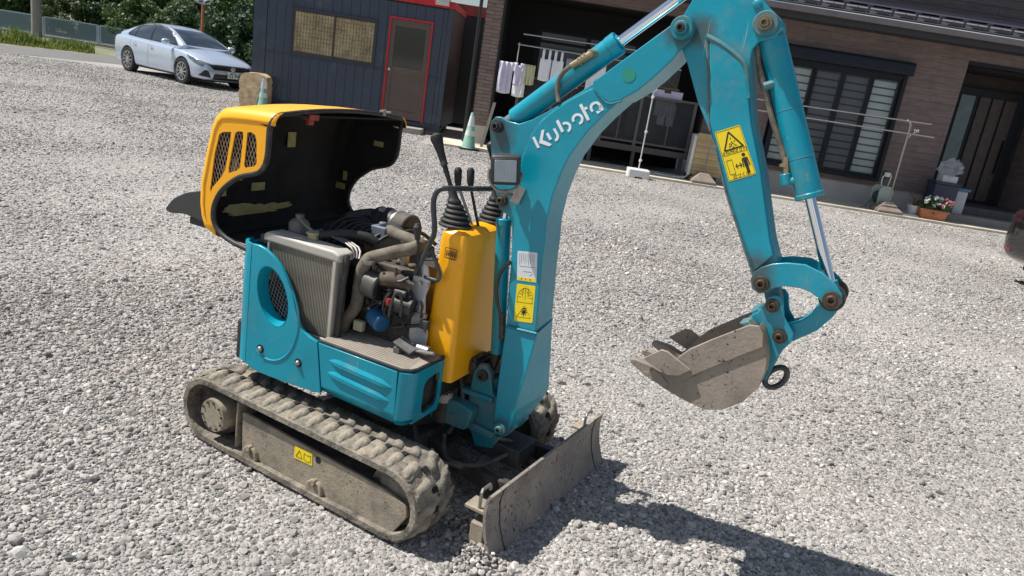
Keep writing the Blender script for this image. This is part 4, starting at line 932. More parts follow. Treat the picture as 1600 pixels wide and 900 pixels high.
def lever(x, y, z, mid, top_, r=.017, L_=.085):
    bm = BM(); tube(bm, [(x, y, z), mid, top_], [.0085, .0075, .010], 10, smooth=4); lv = obj("control_lever", bm, PLAST, con)
    T_ = Vector(top_); d = (T_ - Vector(mid)).normalized(); bm = BM()
    prf = [(0, .0105), (.12, .0115), (.3, .012), (.6, .0155), (.8, .0195), (.92, .0175), (1, .006)]
    tube(bm, [T_ + d * (L_ * t) for t, _ in prf], [r_ * r / .0185 for _, r_ in prf], 16); g = obj("grip", bm, RUBK, lv)
    bm = BM(); cyl(bm, T_ - d * .012, T_ + d * .004, .0125, n=12); obj("grip_collar", bm, mat("collar_grey", (.07, .07, .07), .5), lv)
    return lv
boot(.205, -.115, .975, .058, (-.5, 0)); lever(.198, -.115, 1.06, (.165, -.115, 1.115), (.130, -.118, 1.185), .021, .10)
boot(.235, .10, .975, .056, (0, 0)); lever(.235, .10, 1.06, (.236, .10, 1.11), (.222, .09, 1.17), .0185, .10)
for (x0, y0, x1, z1) in ((.235, -.045, .165, 1.115), (.250, -.028, .205, 1.12)):
    bm = BM(); cyl(bm, (x0, y0, .975), (x1, y0 - .02, z1), .0052, n=8); lv = obj("travel_lever", bm, STEEL if x0 < .24 else PLAST, con)
    bm = BM(); tube(bm, [(x1 + .004, y0 - .02, z1 - .012), (x1, y0 - .02, z1 + .01), (x1 - .006, y0 - .018, z1 + .045), (x1 - .008, y0 - .018, z1 + .055)], [.009, .013, .0145, .008], 10); obj("grip", bm, RUBK, lv)
# guard rail
RAILM = mat("rail_black_paint", (.035, .04, .045), .38, var=.2, vscale=10, dirt=((.25, .24, .22), .25, 20))
bm = BM(); tube(bm, [(.128, -.21, .80), (.142, -.21, .835), (.172, -.21, .92), (.184, -.21, .965), (.168, -.21, 1.045), (.168, -.21, 1.080), (.176, -.20, 1.104), (.20, -.18, 1.112), (.24, -.08, 1.112), (.29, .08, 1.112)], .0095, 12, smooth=3); gr_ = obj("guard_rail", bm, RAILM, con)
bm = BM(); tube(bm, [(.178, -.205, .90), (.200, -.205, .865), (.222, -.205, .825), (.222, -.205, .808), (.212, -.205, .798), (.165, -.205, .80)], .0068, 10, smooth=3); obj("rail_loop", bm, RAILM, gr_)
bm = BM(); cyl(bm, (.15, -.215, .80), (.125, -.215, .93), .0055, n=8); lk = obj("lock_lever", bm, PLAST, con)
bm = BM(); tube(bm, [(.126, -.215, .922), (.122, -.215, .94), (.119, -.215, .965), (.117, -.215, .978)], [.009, .012, .0155, .008], 12); obj("grip", bm, RUBK, lk)
GPL = mat("bare_grey_plate", (.50, .51, .54), .35, .3, var=.12, vscale=9, dirt=((.3, .26, .2), .3, 10))
bm = BM(); prism(bm, rounded([(.13, .535), (.20, .535), (.205, .60), (.185, .66), (.175, .73), (.19, .78), (.17, .84), (.135, .85), (.12, .79), (.118, .70), (.135, .63), (.12, .57)], .012, 3), -.207, -.198); gp = obj("side_plate", bm, GPL, con, bevel=.001)
for x, z, r_ in ((.185, .775, .009), (.155, .775, .008), (.188, .665, .010), (.193, .605, .009), (.150, .80, .006)):
    bm = BM(); cyl(bm, (x, -.218, z), (x, -.207, z), r_, n=6); obj("bolt", bm, STEEL, gp)
bm = BM(); lathe(bm, [(.018, -.207), (.018, -.218), (.014, -.221), (.006, -.222)], (.160, 0, .690), 'y', 18); box2(bm, (.157, -.228, .680), (.163, -.220, .700)); obj("key_switch", bm, mat("key_metal", (.25, .25, .25), .35, .9), gp)
bm = BM(); tube(bm, [(.205, -.225, .64), (.165, -.235, .628), (.085, -.24, .60)], [.007, .0065, .008], 10); tube(bm, [(.18, -.222, .655), (.182, -.228, .70), (.175, -.225, .72)], .0035, 6); box2(bm, (.185, -.235, .625), (.215, -.21, .655)); obj("throttle_lever", bm, PLAST, con, bevel=.001)

# ---------------------------------------------------------------- swing bracket
sw = empty("swing_bracket", BLOC, BROT[2]); sw.parent = ex
bm = BM(); cyl(bm, (-.03, .0, .25), (-.03, .0, .44), .055, n=24); obj("swing_post", bm, TEALW, sw, bevel=.004)
bm = BM(); prism(bm, [(-.075, .285), (-.02, .235), (.10, .255), (.13, .30), (.10, .345), (.02, .395), (.0, .465), (-.022, .495), (-.052, .490), (-.070, .455), (-.075, .40)], -.058, -.030); obj("bracket_cheek", bm, TEALW, sw, bevel=.005)
bm = BM(); prism(bm, [(-.075, .285), (-.02, .235), (.10, .255), (.13, .30), (.10, .345), (.02, .395), (.0, .465), (-.022, .495), (-.052, .490), (-.070, .455), (-.075, .40)], .030, .058); obj("bracket_cheek", bm, TEALW, sw, bevel=.005)
bm = BM(); box2(bm, (-.10, -.072, .365), (.03, .072, .385)); prism(bm, [(-.14, .245), (.05, .235), (.06, .26), (-.14, .275)], -.08, .08); prism(bm, [(-.06, .24), (-.02, .17), (.05, .185), (.075, .24)], -.055, .055); obj("bracket_plate", bm, TEALW, sw, bevel=.004)
bm = BM(); prism(bm, rounded([(-.20, .245), (-.04, .245), (-.02, .33), (-.09, .345), (-.20, .335)], .02, 3), -.115, -.06); obj("swing_lug", bm, TEALW, sw, bevel=.006)
bm = BM(); lathe(bm, [(.030, .325), (.033, .335), (.033, .352), (.029, .358), (.001, .359)], (-.155, -.10, .0), 'z', 24); obj("pin_cap", bm, mat("cap_steel", (.46, .42, .36), .6, .3, dirt=((.3, .26, .2), .5, 20)), sw)
bm = BM(); cyl(bm, (-.130, -.105, .358), (-.130, -.105, .366), .008, n=6); obj("bolt", bm, STEEL, sw)
bm = BM(); cyl(bm, (-.155, -.10, .245), (-.155, -.10, .326), .032, n=20); cyl(bm, (-.175, -.10, .29), (-.235, -.14, .30), .021, n=14); obj("swing_rod_end", bm, GREASE, sw, bevel=.003)
bm = BM(); cyl(bm, (-.20, -.115, .297), (-.36, -.21, .325), .0105, n=14); obj("swing_rod", bm, CHROME, sw)
ball_pin(sw, "cylinder_pin", -.028, .455, -.05, -.074, .021, loc=(0, 0, 0), rot=(0, 0, 0))
bm = BM(); box2(bm, (-.10, -.05, .40), (-.072, .05, .50)); cyl(bm, (-.085, -.06, .47), (-.085, .06, .47), .022, n=14); obj("black_link", bm, GREASE, sw, bevel=.003)
bm = BM(); tube(bm, [(-.04, .03, .52), (-.10, .02, .47), (-.14, 0, .38), (-.16, .03, .30)], .009, 8, smooth=4); tube(bm, [(-.02, .06, .50), (-.12, .06, .43), (-.18, .02, .36)], .009, 8, smooth=4); tube(bm, [(-.16, -.02, .42), (-.11, -.06, .39), (-.09, -.07, .30), (-.12, -.09, .20)], .009, 8, smooth=4); obj("hydraulic_hoses", bm, HOSEM, sw)

# ---------------------------------------------------------------- boom
boom = empty("boom", BLOC, BROT[2]); boom.parent = ex
gus = [(-.149, 1.32), (-.147, 1.342), (-.133, 1.36), (-.111, 1.363), (-.088, 1.354), (-.041, 1.351), (.007, 1.374), (.065, 1.414), (.147, 1.476), (.198, 1.518), (.23, 1.51), (.20, 1.40), (.10, 1.30), (.10, 1.0), (.09, .72), (.034, .716), (.0, .955), (-.012, 1.027), (-.033, 1.044), (-.068, 1.059), (-.085, 1.1), (-.106, 1.155), (-.125, 1.223)]
for y0_, y1_ in ((-.052, -.040), (.040, .052)):
    bm = BM(); prism(bm, gus, y0_, y1_); obj("mounting_plate", bm, TEALB, boom, bevel=.002)
main = [(.040, .60), (.030, .72), (.005, 1.03), (-.004, 1.12), (-.008, 1.20), (-.002, 1.26), (.018, 1.332), (.047, 1.378), (.085, 1.417), (.13, 1.454), (.181, 1.488), (.214, 1.508), (.43, 1.71), (.455, 1.722), (.478, 1.705), (.47, 1.675), (.448, 1.645), (.43, 1.614), (.383, 1.556), (.345, 1.516), (.297, 1.478), (.251, 1.425), (.206, 1.365), (.162, 1.284), (.143, 1.225), (.126, 1.144), (.120, 1.057), (.126, .986), (.129, .913), (.147, .70), (.148, .60)]
bm = BM(); prism(bm, main, -.065, .065); mb = obj("boom_box", bm, TEALB, boom, bevel=.0035, seg=3)
fore = [(.198, 1.518), (.43, 1.728), (.457, 1.736), (.482, 1.708), (.474, 1.672), (.450, 1.643), (.432, 1.612), (.385, 1.554), (.347, 1.514), (.300, 1.478), (.262, 1.463), (.228, 1.480), (.205, 1.500)]
bm = BM(); prism(bm, fore, -.070, .070); fb = obj("fore_box", bm, TEALB, boom, bevel=.0035, seg=3)
# weld seams
WELD = mat("painted_weld", (.012, .21, .27), .5, var=.25, vscale=60, bump=.002, bscale=220)
bm = BM(); tube(bm, [(x, -.0665, z) for x, z in ((.205, 1.500), (.228, 1.480), (.262, 1.462), (.30, 1.476))], .004, 6, smooth=3); tube(bm, [(.205, -.068, 1.515), (.20, -.05, 1.523), (.20, .05, 1.523)], .006, 6); obj("weld_seam", bm, WELD, fb)
bm = BM(); tube(bm, [(x - .003, -.054, z) for x, z in main[1:12]], .004, 6, smooth=2); obj("weld_seam", bm, WELD, mb)
# flared foot
foot = [(.038, .664), (.156, .672), (.155, .655), (.147, .56), (.130, .365), (.122, .302), (.112, .275), (.095, .268), (.072, .273), (.060, .291), (.047, .448), (.036, .659)]
far_ = {1: (.150, .695), 2: (.152, .66), 3: (.162, .56), 4: (.172, .42), 5: (.140, .34), 6: (.112, .292)}
bm = BM(); fw_ = lambda z: .0695 + .026 * min(1, max(0, (.67 - z) / .37))
NV = [bm.verts.new((x, -fw_(z), z)) for x, z in foot]; FV = [bm.verts.new((far_.get(i, p_)[0], fw_(p_[1]), far_.get(i, p_)[1])) for i, p_ in enumerate(foot)]
bm.faces.new(NV); bm.faces.new(FV[::-1])
for i in range(len(NV)):
    j = (i + 1) % len(NV); bm.faces.new((NV[i], FV[i], FV[j])); bm.faces.new((NV[i], FV[j], NV[j]))
fo = obj("boom_foot", bm, TEALB, boom, bevel=.003, seg=2)
bm = BM(); tube(bm, [(.038, -.0725, .666), (.156, -.0725, .674)], .0055, 6); obj("weld_seam", bm, WELD, fo)
bm = BM(); tube(bm, [(.053, -.0835, .72), (.068, -.0835, .34), (.085, -.0835, .31)], .003, 6); obj("weld_seam", bm, WELD, fo) if False else bm.free()
ball_pin(boom, "foot_pin", .089, .299, -.090, -.106, .023, TEALW, (0, 0, 0), (0, 0, 0)); ball_pin(boom, "foot_pin_head", .089, .299, -.10, -.110, .014, None, (0, 0, 0), (0, 0, 0))
ball_pin(boom, "cylinder_pin", -.118, 1.331, -.052, -.067, .021, None, (0, 0, 0), (0, 0, 0)); ball_pin(boom, "cylinder_pin", -.060, 1.091, -.052, -.066, .020, None, (0, 0, 0), (0, 0, 0))
ball_pin(boom, "arm_pin_boss", .445, 1.702, -.070, -.088, .034, TEALW, (0, 0, 0), (0, 0, 0)); ball_pin(boom, "arm_pin", .445, 1.702, -.08, -.094, .021, None, (0, 0, 0), (0, 0, 0))
bm = BM(); cyl(bm, (.310, -.0712, 1.554), (.310, -.0700, 1.554), .0215, n=28); obj("green_dot", bm, mat("green_patch", (.02, .27, .20), .4, var=.1), fb)
# maker's name, cut letters on the boom side
def flatshape(bm, poly, y, th=.0008): prism(bm, poly, y - th, y)
LET = [[(0.021, 1.317),(0.029, 1.322),(0.054, 1.291),(0.046, 1.286)], [(0.05, 1.345),(0.06, 1.35),(0.06, 1.316),(0.095, 1.308),(0.086, 1.3),(0.049, 1.304)], [(0.068, 1.337),(0.075, 1.343),(0.092, 1.325),(0.084, 1.319)], [(0.089, 1.356),(0.097, 1.36),(0.111, 1.344),(0.113, 1.341),(0.115, 1.338),(0.115, 1.334),(0.115, 1.331),(0.114, 1.327),(0.112, 1.324),(0.109, 1.321),(0.106, 1.319),(0.101, 1.325),(0.103, 1.326),(0.104, 1.328),(0.105, 1.33),(0.106, 1.332),(0.106, 1.334),(0.106, 1.336),(0.105, 1.338),(0.104, 1.34)], [(0.095, 1.382),(0.103, 1.388),(0.129, 1.356),(0.121, 1.35)], [(0.118, 1.379),(0.121, 1.382),(0.124, 1.384),(0.128, 1.385),(0.132, 1.386),(0.136, 1.386),(0.14, 1.385),(0.144, 1.383),(0.147, 1.381),(0.15, 1.378),(0.151, 1.374),(0.152, 1.371),(0.152, 1.367),(0.151, 1.363),(0.149, 1.36),(0.147, 1.357),(0.143, 1.355),(0.139, 1.361),(0.14, 1.363),(0.142, 1.364),(0.143, 1.366),(0.143, 1.368),(0.143, 1.37),(0.143, 1.372),(0.142, 1.374),(0.141, 1.375),(0.139, 1.377),(0.137, 1.377),(0.135, 1.378),(0.133, 1.378),(0.13, 1.378),(0.128, 1.377),(0.126, 1.376),(0.125, 1.374)], [(0.153, 1.388),(0.151, 1.391),(0.149, 1.395),(0.148, 1.399),(0.148, 1.403),(0.15, 1.407),(0.152, 1.41),(0.155, 1.413),(0.158, 1.416),(0.163, 1.417),(0.167, 1.418),(0.171, 1.418),(0.176, 1.417),(0.18, 1.415),(0.183, 1.412),(0.186, 1.409),(0.187, 1.405),(0.188, 1.401),(0.188, 1.397),(0.187, 1.393),(0.185, 1.39),(0.182, 1.387),(0.178, 1.384),(0.174, 1.391),(0.176, 1.392),(0.178, 1.394),(0.179, 1.396),(0.179, 1.398),(0.18, 1.401),(0.179, 1.403),(0.178, 1.405),(0.177, 1.407),(0.175, 1.408),(0.173, 1.409),(0.17, 1.41),(0.168, 1.41),(0.165, 1.41),(0.163, 1.409),(0.161, 1.407),(0.159, 1.406),(0.158, 1.404),(0.157, 1.402),(0.157, 1.399),(0.157, 1.397),(0.158, 1.395),(0.16, 1.393)], [(0.165, 1.443),(0.173, 1.449),(0.209, 1.406),(0.201, 1.4)], [(0.18, 1.436),(0.191, 1.443),(0.196, 1.436),(0.186, 1.43)], [(0.213, 1.428),(0.209, 1.43),(0.206, 1.433),(0.203, 1.437),(0.202, 1.441),(0.201, 1.445),(0.202, 1.449),(0.203, 1.453),(0.206, 1.456),(0.21, 1.459),(0.214, 1.461),(0.218, 1.462),(0.223, 1.463),(0.227, 1.462),(0.231, 1.46),(0.235, 1.457),(0.238, 1.454),(0.24, 1.451),(0.241, 1.446),(0.241, 1.442),(0.24, 1.438),(0.232, 1.441),(0.233, 1.443),(0.233, 1.446),(0.232, 1.448),(0.231, 1.45),(0.229, 1.452),(0.227, 1.453),(0.225, 1.454),(0.222, 1.455),(0.219, 1.455),(0.217, 1.454),(0.215, 1.453),(0.213, 1.451),(0.211, 1.449),(0.21, 1.447),(0.21, 1.445),(0.21, 1.442),(0.211, 1.44),(0.212, 1.438),(0.214, 1.436),(0.216, 1.435)], [(0.229, 1.451),(0.237, 1.456),(0.249, 1.442),(0.241, 1.436)], [(0.224, 1.432),(0.231, 1.436),(0.241, 1.436),(0.232, 1.426)]]
for q in LET:
    bm = BM(); flatshape(bm, q, -.0655); obj("letter", bm, mat("letter_white", (.78, .80, .82), .4, var=.03, dirt=((.4, .42, .42), .2, 30)), mb, smooth=False)
# lamp on the boom
lamp = empty("work_lamp", (0, 0, 0), 0); lamp.parent = boom
la = Matrix.Rotation(radians(-6), 4, 'Y')
def lampobj(name, bm, m, bevel=0):
    for v in bm.verts: v.co *= 1.08
    return obj(name, bm, m, lamp, (-.022, -.135, 1.208), (radians(4), radians(-7), radians(27)), bevel=bevel, seg=3)
bm = BM(); box(bm, (0, 0, 0), (.090, .055, .090)); lh = lampobj("housing", bm, mat("lamp_black", (.035, .036, .038), .5, var=.2, vscale=20, dirt=((.2, .19, .17), .3, 20)), .012)
bm = BM(); box(bm, (0, -.0295, 0), (.074, .006, .074)); lampobj("lens_rim", bm, PLAST, .006)
bm = BM(); box(bm, (0, -.0335, 0), (.066, .004, .066)); lens = lampobj("lens", bm, mat("lamp_lens", (.30, .36, .42), .12, .5, .1, 30), .004)
bm = BM()
for k in range(9): box2(bm, (-.028 + k * .007, -.0362, -.026), (-.0262 + k * .007, -.0356, .02))
lampobj("lens_flutes", bm, mat("lens_flute", (.34, .40, .46), .15, .5))
bm = BM(); tube(bm, [(-.048, 0, .0), (-.050, -.004, -.028), (-.030, -.012, -.058), (.0, -.014, -.066), (.035, -.008, -.052), (.050, .01, -.012)], .0048, 8, smooth=3); lampobj("bracket", bm, mat("lamp_bracket", (.30, .29, .26), .5, .5, dirt=((.2, .16, .1), .5, 30)))
bm = BM(); box(bm, (.038, .03, -.085), (.03, .012, .055), rot=Matrix.Rotation(radians(25), 4, 'Y')); cyl(bm, (.0, -.012, -.066), (.02, .05, -.085), .008, n=10); lampobj("mount", bm, STEEL, .002)
bm = BM(); cyl(bm, (.052, .045, -.125), (.045, .06, -.118), .013, n=14); tube(bm, [(.03, .03, -.1), (.05, .045, -.125), (.04, .06, -.13)], .003, 6); lampobj("cable_grommet", bm, RUBK)
# decals low on the boom
def decal(name, x0, x1, z0, z1, y, m, parent, r=.004):
    bm = BM(); prism(bm, rounded([(x0, z0), (x1, z0), (x1, z1), (x0, z1)], r, 3), y - .0006, y); return obj(name, bm, m, parent, smooth=False)
DA = [(0.033, 0.937),(0.107, 0.948),(0.121, 0.846),(0.048, 0.836),(0.05, 0.825),(0.12, 0.834),(0.131, 0.704),(0.061, 0.692)]
def quad_decal(name, q, y, m, parent, r=.004):
    bm = BM(); prism(bm, rounded(q, r, 3), y - .0006, y); return obj(name, bm, m, parent, smooth=False)
dw = quad_decal("notice_sticker", DA[:4], -.0652, WSTK, mb)
def inq(q, a, b):   # bilinear point inside a decal, a across, b up
    tl_, tr__, br_, bl__ = q; t = (tl_[0] + (tr__[0] - tl_[0]) * a, tl_[1] + (tr__[1] - tl_[1]) * a); u = (bl__[0] + (br_[0] - bl__[0]) * a, bl__[1] + (br_[1] - bl__[1]) * a)
    return (u[0] + (t[0] - u[0]) * b, u[1] + (t[1] - u[1]) * b)
def strokes(bm, q, segs, w, y):
    for (a, b, c, d) in segs:
        p0_, p1_ = inq(q, a, b), inq(q, c, d); dx, dz = p1_[0] - p0_[0], p1_[1] - p0_[1]; l = math.hypot(dx, dz) or 1; nx, nz = -dz / l * w / 2, dx / l * w / 2
        prism(bm, [(p0_[0] + nx, p0_[1] + nz), (p1_[0] + nx, p1_[1] + nz), (p1_[0] - nx, p1_[1] - nz), (p0_[0] - nx, p0_[1] - nz)], y - .0003, y)
bm = BM(); strokes(bm, DA[:4], [(.12 + .09 * k, .93, .12 + .09 * k, .55 + .03 * ((k * 7) % 5)) for k in range(9)] + [(.1, .50, .92, .50), (.3, .33, .75, .33), (.62, .2, .8, .28)], .0011, -.0659); obj("print", bm, mat("print_grey", (.10, .11, .13), .6), dw, smooth=False)
bm = BM(); prism(bm, [inq(DA[:4], .03, .02), inq(DA[:4], .97, .02), inq(DA[:4], .97, .13), inq(DA[:4], .03, .13)], -.0662, -.0659); obj("yellow_band", bm, YSTK, dw, smooth=False)
bm = BM(); strokes(bm, DA[:4], [(.2, .075, .27, .075), (.42, .075, .47, .075), (.65, .075, .73, .075)], .003, -.0663); obj("print", bm, BINK, dw, smooth=False)
dy = quad_decal("swing_warning_sticker", DA[4:], -.0652, YSTK, mb)
seg = [(.12, .12, .5, .44), (.5, .44, .88, .12), (.88, .12, .12, .12), (.05, .52, .95, .52), (.1, .52, .1, .66), (.9, .52, .9, .66), (.1, .66, .28, .66), (.9, .66, .72, .66), (.35, .66, .35, .9), (.65, .66, .65, .9), (.35, .9, .65, .9), (.5, .6, .5, .95)]
for k in range(10):
    a0 = radians(18 * k); a1 = radians(18 * (k + 1)); seg.append((.5 + .4 * cos(a0), .66 + .24 * sin(a0), .5 + .4 * cos(a1), .66 + .24 * sin(a1)))
for k in range(1, 8): a = radians(22 * k); seg.append((.5 + .17 * cos(a), .68 + .1 * sin(a), .5 + .38 * cos(a), .68 + .21 * sin(a)))
bm = BM(); strokes(bm, DA[4:], seg, .0010, -.0659); obj("print", bm, BINK, dy, smooth=False)
bm = BM(); strokes(bm, DA[4:], [(.38, .20, .62, .34), (.62, .20, .38, .34), (.5, .16, .5, .36), (.34, .27, .66, .27), (.42, .36, .62, .38)], .0034, -.0660); obj("print", bm, BINK, dy, smooth=False)

# ---- boom cylinder
cy = empty("boom_cylinder", BLOC, BROT[2]); cy.parent = ex
bm = BM(); cyl(bm, (-.013, 0, .53), (-.068, 0, 1.005), .0265, n=28); cyl(bm, (-.067, 0, .995), (-.069, 0, 1.02), .029, n=28); obj("barrel", bm, TEAL, cy, bevel=.002)
bm = BM(); cyl(bm, (-.069, 0, 1.02), (-.061, 0, 1.091), .014, n=16); obj("rod", bm, CHROME, cy)
bm = BM(); cyl(bm, (-.028, -.03, .455), (-.028, .03, .455), .026, n=20); cyl(bm, (-.028, 0, .455), (-.013, 0, .535), .02, n=16); obj("rod_eye", bm, GREASE, cy)
hp = [(0.016, 0.893),(-0.007, 0.869),(-0.024, 0.814),(-0.012, 0.747),(0.012, 0.695),(0.021, 0.657),(0.025, 0.615)]
bm = BM(); tube(bm, [(x, -.070, z) for x, z in hp[:5]], .0072, 10, smooth=4); obj("hose", bm, mat("shiny_hose", (.012, .012, .013), .25, var=.1, coat=.5), cy)
bm = BM(); cyl(bm, (hp[4][0], -.07, hp[4][1] + .01), (hp[6][0], -.065, hp[6][1]), .009, n=10); cyl(bm, (hp[6][0], -.07, hp[6][1] + .01), (hp[6][0], -.03, hp[6][1] - .012), .012, n=8); obj("hose_fitting", bm, GREASE, cy)

# ---- arm cylinder
cy = empty("arm_cylinder", BLOC, BROT[2]); cy.parent = ex
A0, A1 = Vector((-.118, 0, 1.331)), Vector((.230, 0, 1.643)); dA = (A1 - A0).normalized()
bm = BM(); cyl(bm, A0 + dA * .045, A1, .0355, n=32); obj("barrel", bm, TEAL, cy, bevel=.004, seg=3)
bm = BM(); cyl(bm, A1 - dA * .028, A1 + dA * .006, .0375, n=32); cyl(bm, A1 + dA * .006, A1 + dA * .012, .024, n=20); obj("gland", bm, TEAL, cy, bevel=.003)
bm = BM(); cyl(bm, A1, A1 + dA * .42, .0165, n=24); obj("rod", bm, CHROME, cy)
bm = BM(); cyl(bm, A0 + Vector((0, -.034, 0)), A0 + Vector((0, .034, 0)), .028, n=20); cyl(bm, A0, A0 + dA * .05, .026, n=16); obj("base_eye", bm, TEALW, cy)
hp = [(0.089, 1.441),(0.077, 1.469),(0.073, 1.502),(0.084, 1.532),(0.108, 1.556),(0.141, 1.58),(0.17, 1.601)]
bm = BM(); tube(bm, [(hp[0][0], -.055, hp[0][1])] + [(x, -.048, z) for x, z in hp[1:5]], .0078, 10, smooth=4); obj("hose", bm, mat("dusty_hose", (.10, .09, .07), .7, var=.2, dirt=((.3, .25, .18), .5, 20)), cy)
bm = BM(); tube(bm, [(x, -.045, z) for x, z in hp[4:]], [.010, .0115, .012], 10); cyl(bm, (hp[6][0] - .006, -.052, hp[6][1] - .002), (hp[6][0] + .006, -.026, hp[6][1] + .002), .014, n=12)
for k in range(3): q = Vector((hp[5][0], -.046, hp[5][1])) + dA * (.012 * k - .012); cyl(bm, q, q + dA * .006, .0135, n=6)
obj("hose_fitting", bm, mat("brass_fitting", (.35, .28, .17), .45, .6, var=.3, vscale=30, dirt=((.15, .12, .1), .5, 30)), cy)

# ---------------------------------------------------------------- arm
arm = empty("arm", BLOC, BROT[2]); arm.parent = ex
ap = [(.470, 1.98), (.52, 1.99), (.600, 1.86), (.642, 1.801), (.684, 1.772), (.704, 1.756), (.711, 1.735), (.700, 1.708), (.678, 1.699), (.660, 1.694), (.647, 1.672), (.648, 1.640), (.679, 1.526), (.698, 1.469), (.752, 1.349), (.822, 1.164), (.854, 1.103), (.856, 1.05), (.85, 1.02), (.838, 1.008), (.822, 1.008), (.806, 1.019), (.798, 1.048), (.726, 1.169), (.669, 1.266), (.608, 1.388), (.527, 1.506), (.470, 1.613), (.428, 1.680), (.432, 1.742), (.448, 1.783), (.455, 1.85), (.452, 1.93)]
bm = BM(); prism(bm, ap, -.046, .046); ab = obj("arm_box", bm, TEALA, arm, bevel=.003, seg=3)
ap2 = [(.520, 1.694), (.566, 1.668), (.628, 1.632), (.648, 1.599), (.674, 1.524), (.694, 1.467), (.748, 1.348), (.818, 1.163), (.840, 1.12), (.80, 1.06), (.732, 1.171), (.676, 1.268), (.622, 1.380), (.586, 1.435), (.576, 1.46), (.545, 1.594)]
bm = BM(); prism(bm, ap2, -.058, .058); a2o = obj("arm_shell", bm, TEALA, arm, bevel=.004, seg=3)
WELDR = mat("rusty_weld", (.10, .17, .17), .7, var=.4, vscale=50, bump=.002, bscale=200, dirt=((.16, .13, .1), .5, 40))
bm = BM(); tube(bm, [(x, -.053, z) for x, z in ((.513, 1.690), (.566, 1.671), (.630, 1.634), (.650, 1.600), (.670, 1.54))], [.0085, .0085, .0085, .007, .004], 8, smooth=3); obj("weld_seam", bm, TEALW, a2o)
bm = BM(); tube(bm, [(x, -.050, z) for x, z in ((.513, 1.690), (.541, 1.594), (.573, 1.459), (.584, 1.43))], [.007, .005, .004, .006], 8, smooth=3); obj("weld_seam", bm, WELDR, a2o)
bm = BM(); tube(bm, [(x - .002, -.046, z) for x, z in ((.608, 1.388), (.669, 1.266), (.726, 1.169), (.798, 1.048))], .0045, 6, smooth=4); obj("weld_seam", bm, WELDR, ab)
ball_pin(arm, "cylinder_pin_boss", .668, 1.741, -.046, -.062, .035, TEALW, (0, 0, 0), (0, 0, 0)); ball_pin(arm, "cylinder_pin", .668, 1.741, -.06, -.073, .021, mat("pin_brass", (.22, .18, .12), .4, .7, var=.2), (0, 0, 0), (0, 0, 0))
bm = BM(); cyl(bm, (.668, .046, 1.741), (.668, .062, 1.741), .034, n=20); obj("cylinder_pin_boss", bm, TEALW, arm)
bm = BM(); lathe(bm, [(.0125, -.046), (.0125, -.050), (.008, -.053), (.001, -.0535)], (.632, 0, 1.790), 'y', 16); obj("plug", bm, TEALA, arm)
# arm warning decal: flying object triangle above, keep-away figure below
DB = [(0.597, 1.431),(0.662, 1.464),(0.739, 1.337),(0.669, 1.3)]
q = DB; wd = quad_decal("warning_sticker", DB, -.0582, YSTK, a2o, .005)
bm = BM(); strokes(bm, q, [(.03, .02, .97, .02), (.97, .02, .97, .98), (.97, .98, .03, .98), (.03, .98, .03, .02), (.04, .50, .96, .50)], .0010, -.0589)
strokes(bm, q, [(.16, .595, .50, .93), (.50, .93, .88, .595), (.88, .595, .16, .595)], .0042, -.0590)
strokes(bm, q, [(.42, .64, .50, .70), (.50, .74, .56, .68), (.44, .72, .40, .68), (.58, .66, .66, .64), (.48, .63, .56, .62), (.5, .78, .51, .82), (.36, .64, .40, .66), (.60, .72, .63, .75)], .0022, -.0590)
strokes(bm, q, [(.12, .12, .32, .12), (.32, .12, .32, .40), (.32, .40, .12, .40), (.12, .40, .12, .12)], .0013, -.0589)
strokes(bm, q, [(.40, .25, .62, .25)], .0026, -.0589); 
for s_, e_ in ((.40, .46), (.62, .56)): strokes(bm, q, [(s_, .25, e_, .295), (s_, .25, e_, .205)], .0026, -.0589)
strokes(bm, q, [(.78, .34, .78, .20)], .0105, -.0592); strokes(bm, q, [(.755, .22, .755, .06), (.81, .22, .81, .06)], .0040, -.0592); strokes(bm, q, [(.69, .36, .665, .20), (.87, .36, .895, .20)], .0030, -.0592); strokes(bm, q, [(.70, .36, .86, .36)], .0045, -.0592)
hc = inq(q, .78, .43); cyl(bm, (hc[0], -.0592, hc[1]), (hc[0], -.0588, hc[1]), .0052, n=14)
obj("print", bm, BINK, wd, smooth=False)
ang_ = atan2(inq(q, 1, .5)[1] - inq(q, 0, .5)[1], inq(q, 1, .5)[0] - inq(q, 0, .5)[0])
for body_, a, b, s_ in (("はね飛ばされ", .5, .545, .0125), ("近づくな", .5, .06, .0125)):
    me = text_mesh(body_, s_, .0002); me.materials.append(BINK); p_ = inq(q, a, b); o = link("lettering", me, wd, (p_[0], -.0590, p_[1])); o.rotation_euler = (radians(90), -ang_, 0)
# bucket cylinder
cy = empty("bucket_cylinder", BLOC, BROT[2]); cy.parent = ex
C0, C1, C2 = Vector((.668, 0, 1.741)), Vector((.889, 0, 1.298)), Vector((1.020, 0, 1.035)); dC = (C1 - C0).normalized()
bm = BM(); cyl(bm, C0 + dC * .035, C1, .0385, n=32); obj("barrel", bm, TEALA, cy, bevel=.004, seg=3)
bm = BM(); cyl(bm, C0 + Vector((0, -.03, 0)), C0 + Vector((0, .03, 0)), .034, n=20); obj("base_eye", bm, TEALW, cy)
bm = BM(); cyl(bm, C1 - dC * .012, C1 + dC * .004, .0405, n=32); obj("gland", bm, TEALA, cy, bevel=.003)
for t_ in (.24, .38):
    bm = BM(); lathe(bm, [(.0388, 0), (.0393, .001), (.0388, .002)], (0, 0, 0), 'z', 32); o = obj("barrel_joint", bm, TEALW, cy); o.location = C0 + dC * t_; o.rotation_mode = 'QUATERNION'; o.rotation_quaternion = dC.to_track_quat('Z', 'Y')
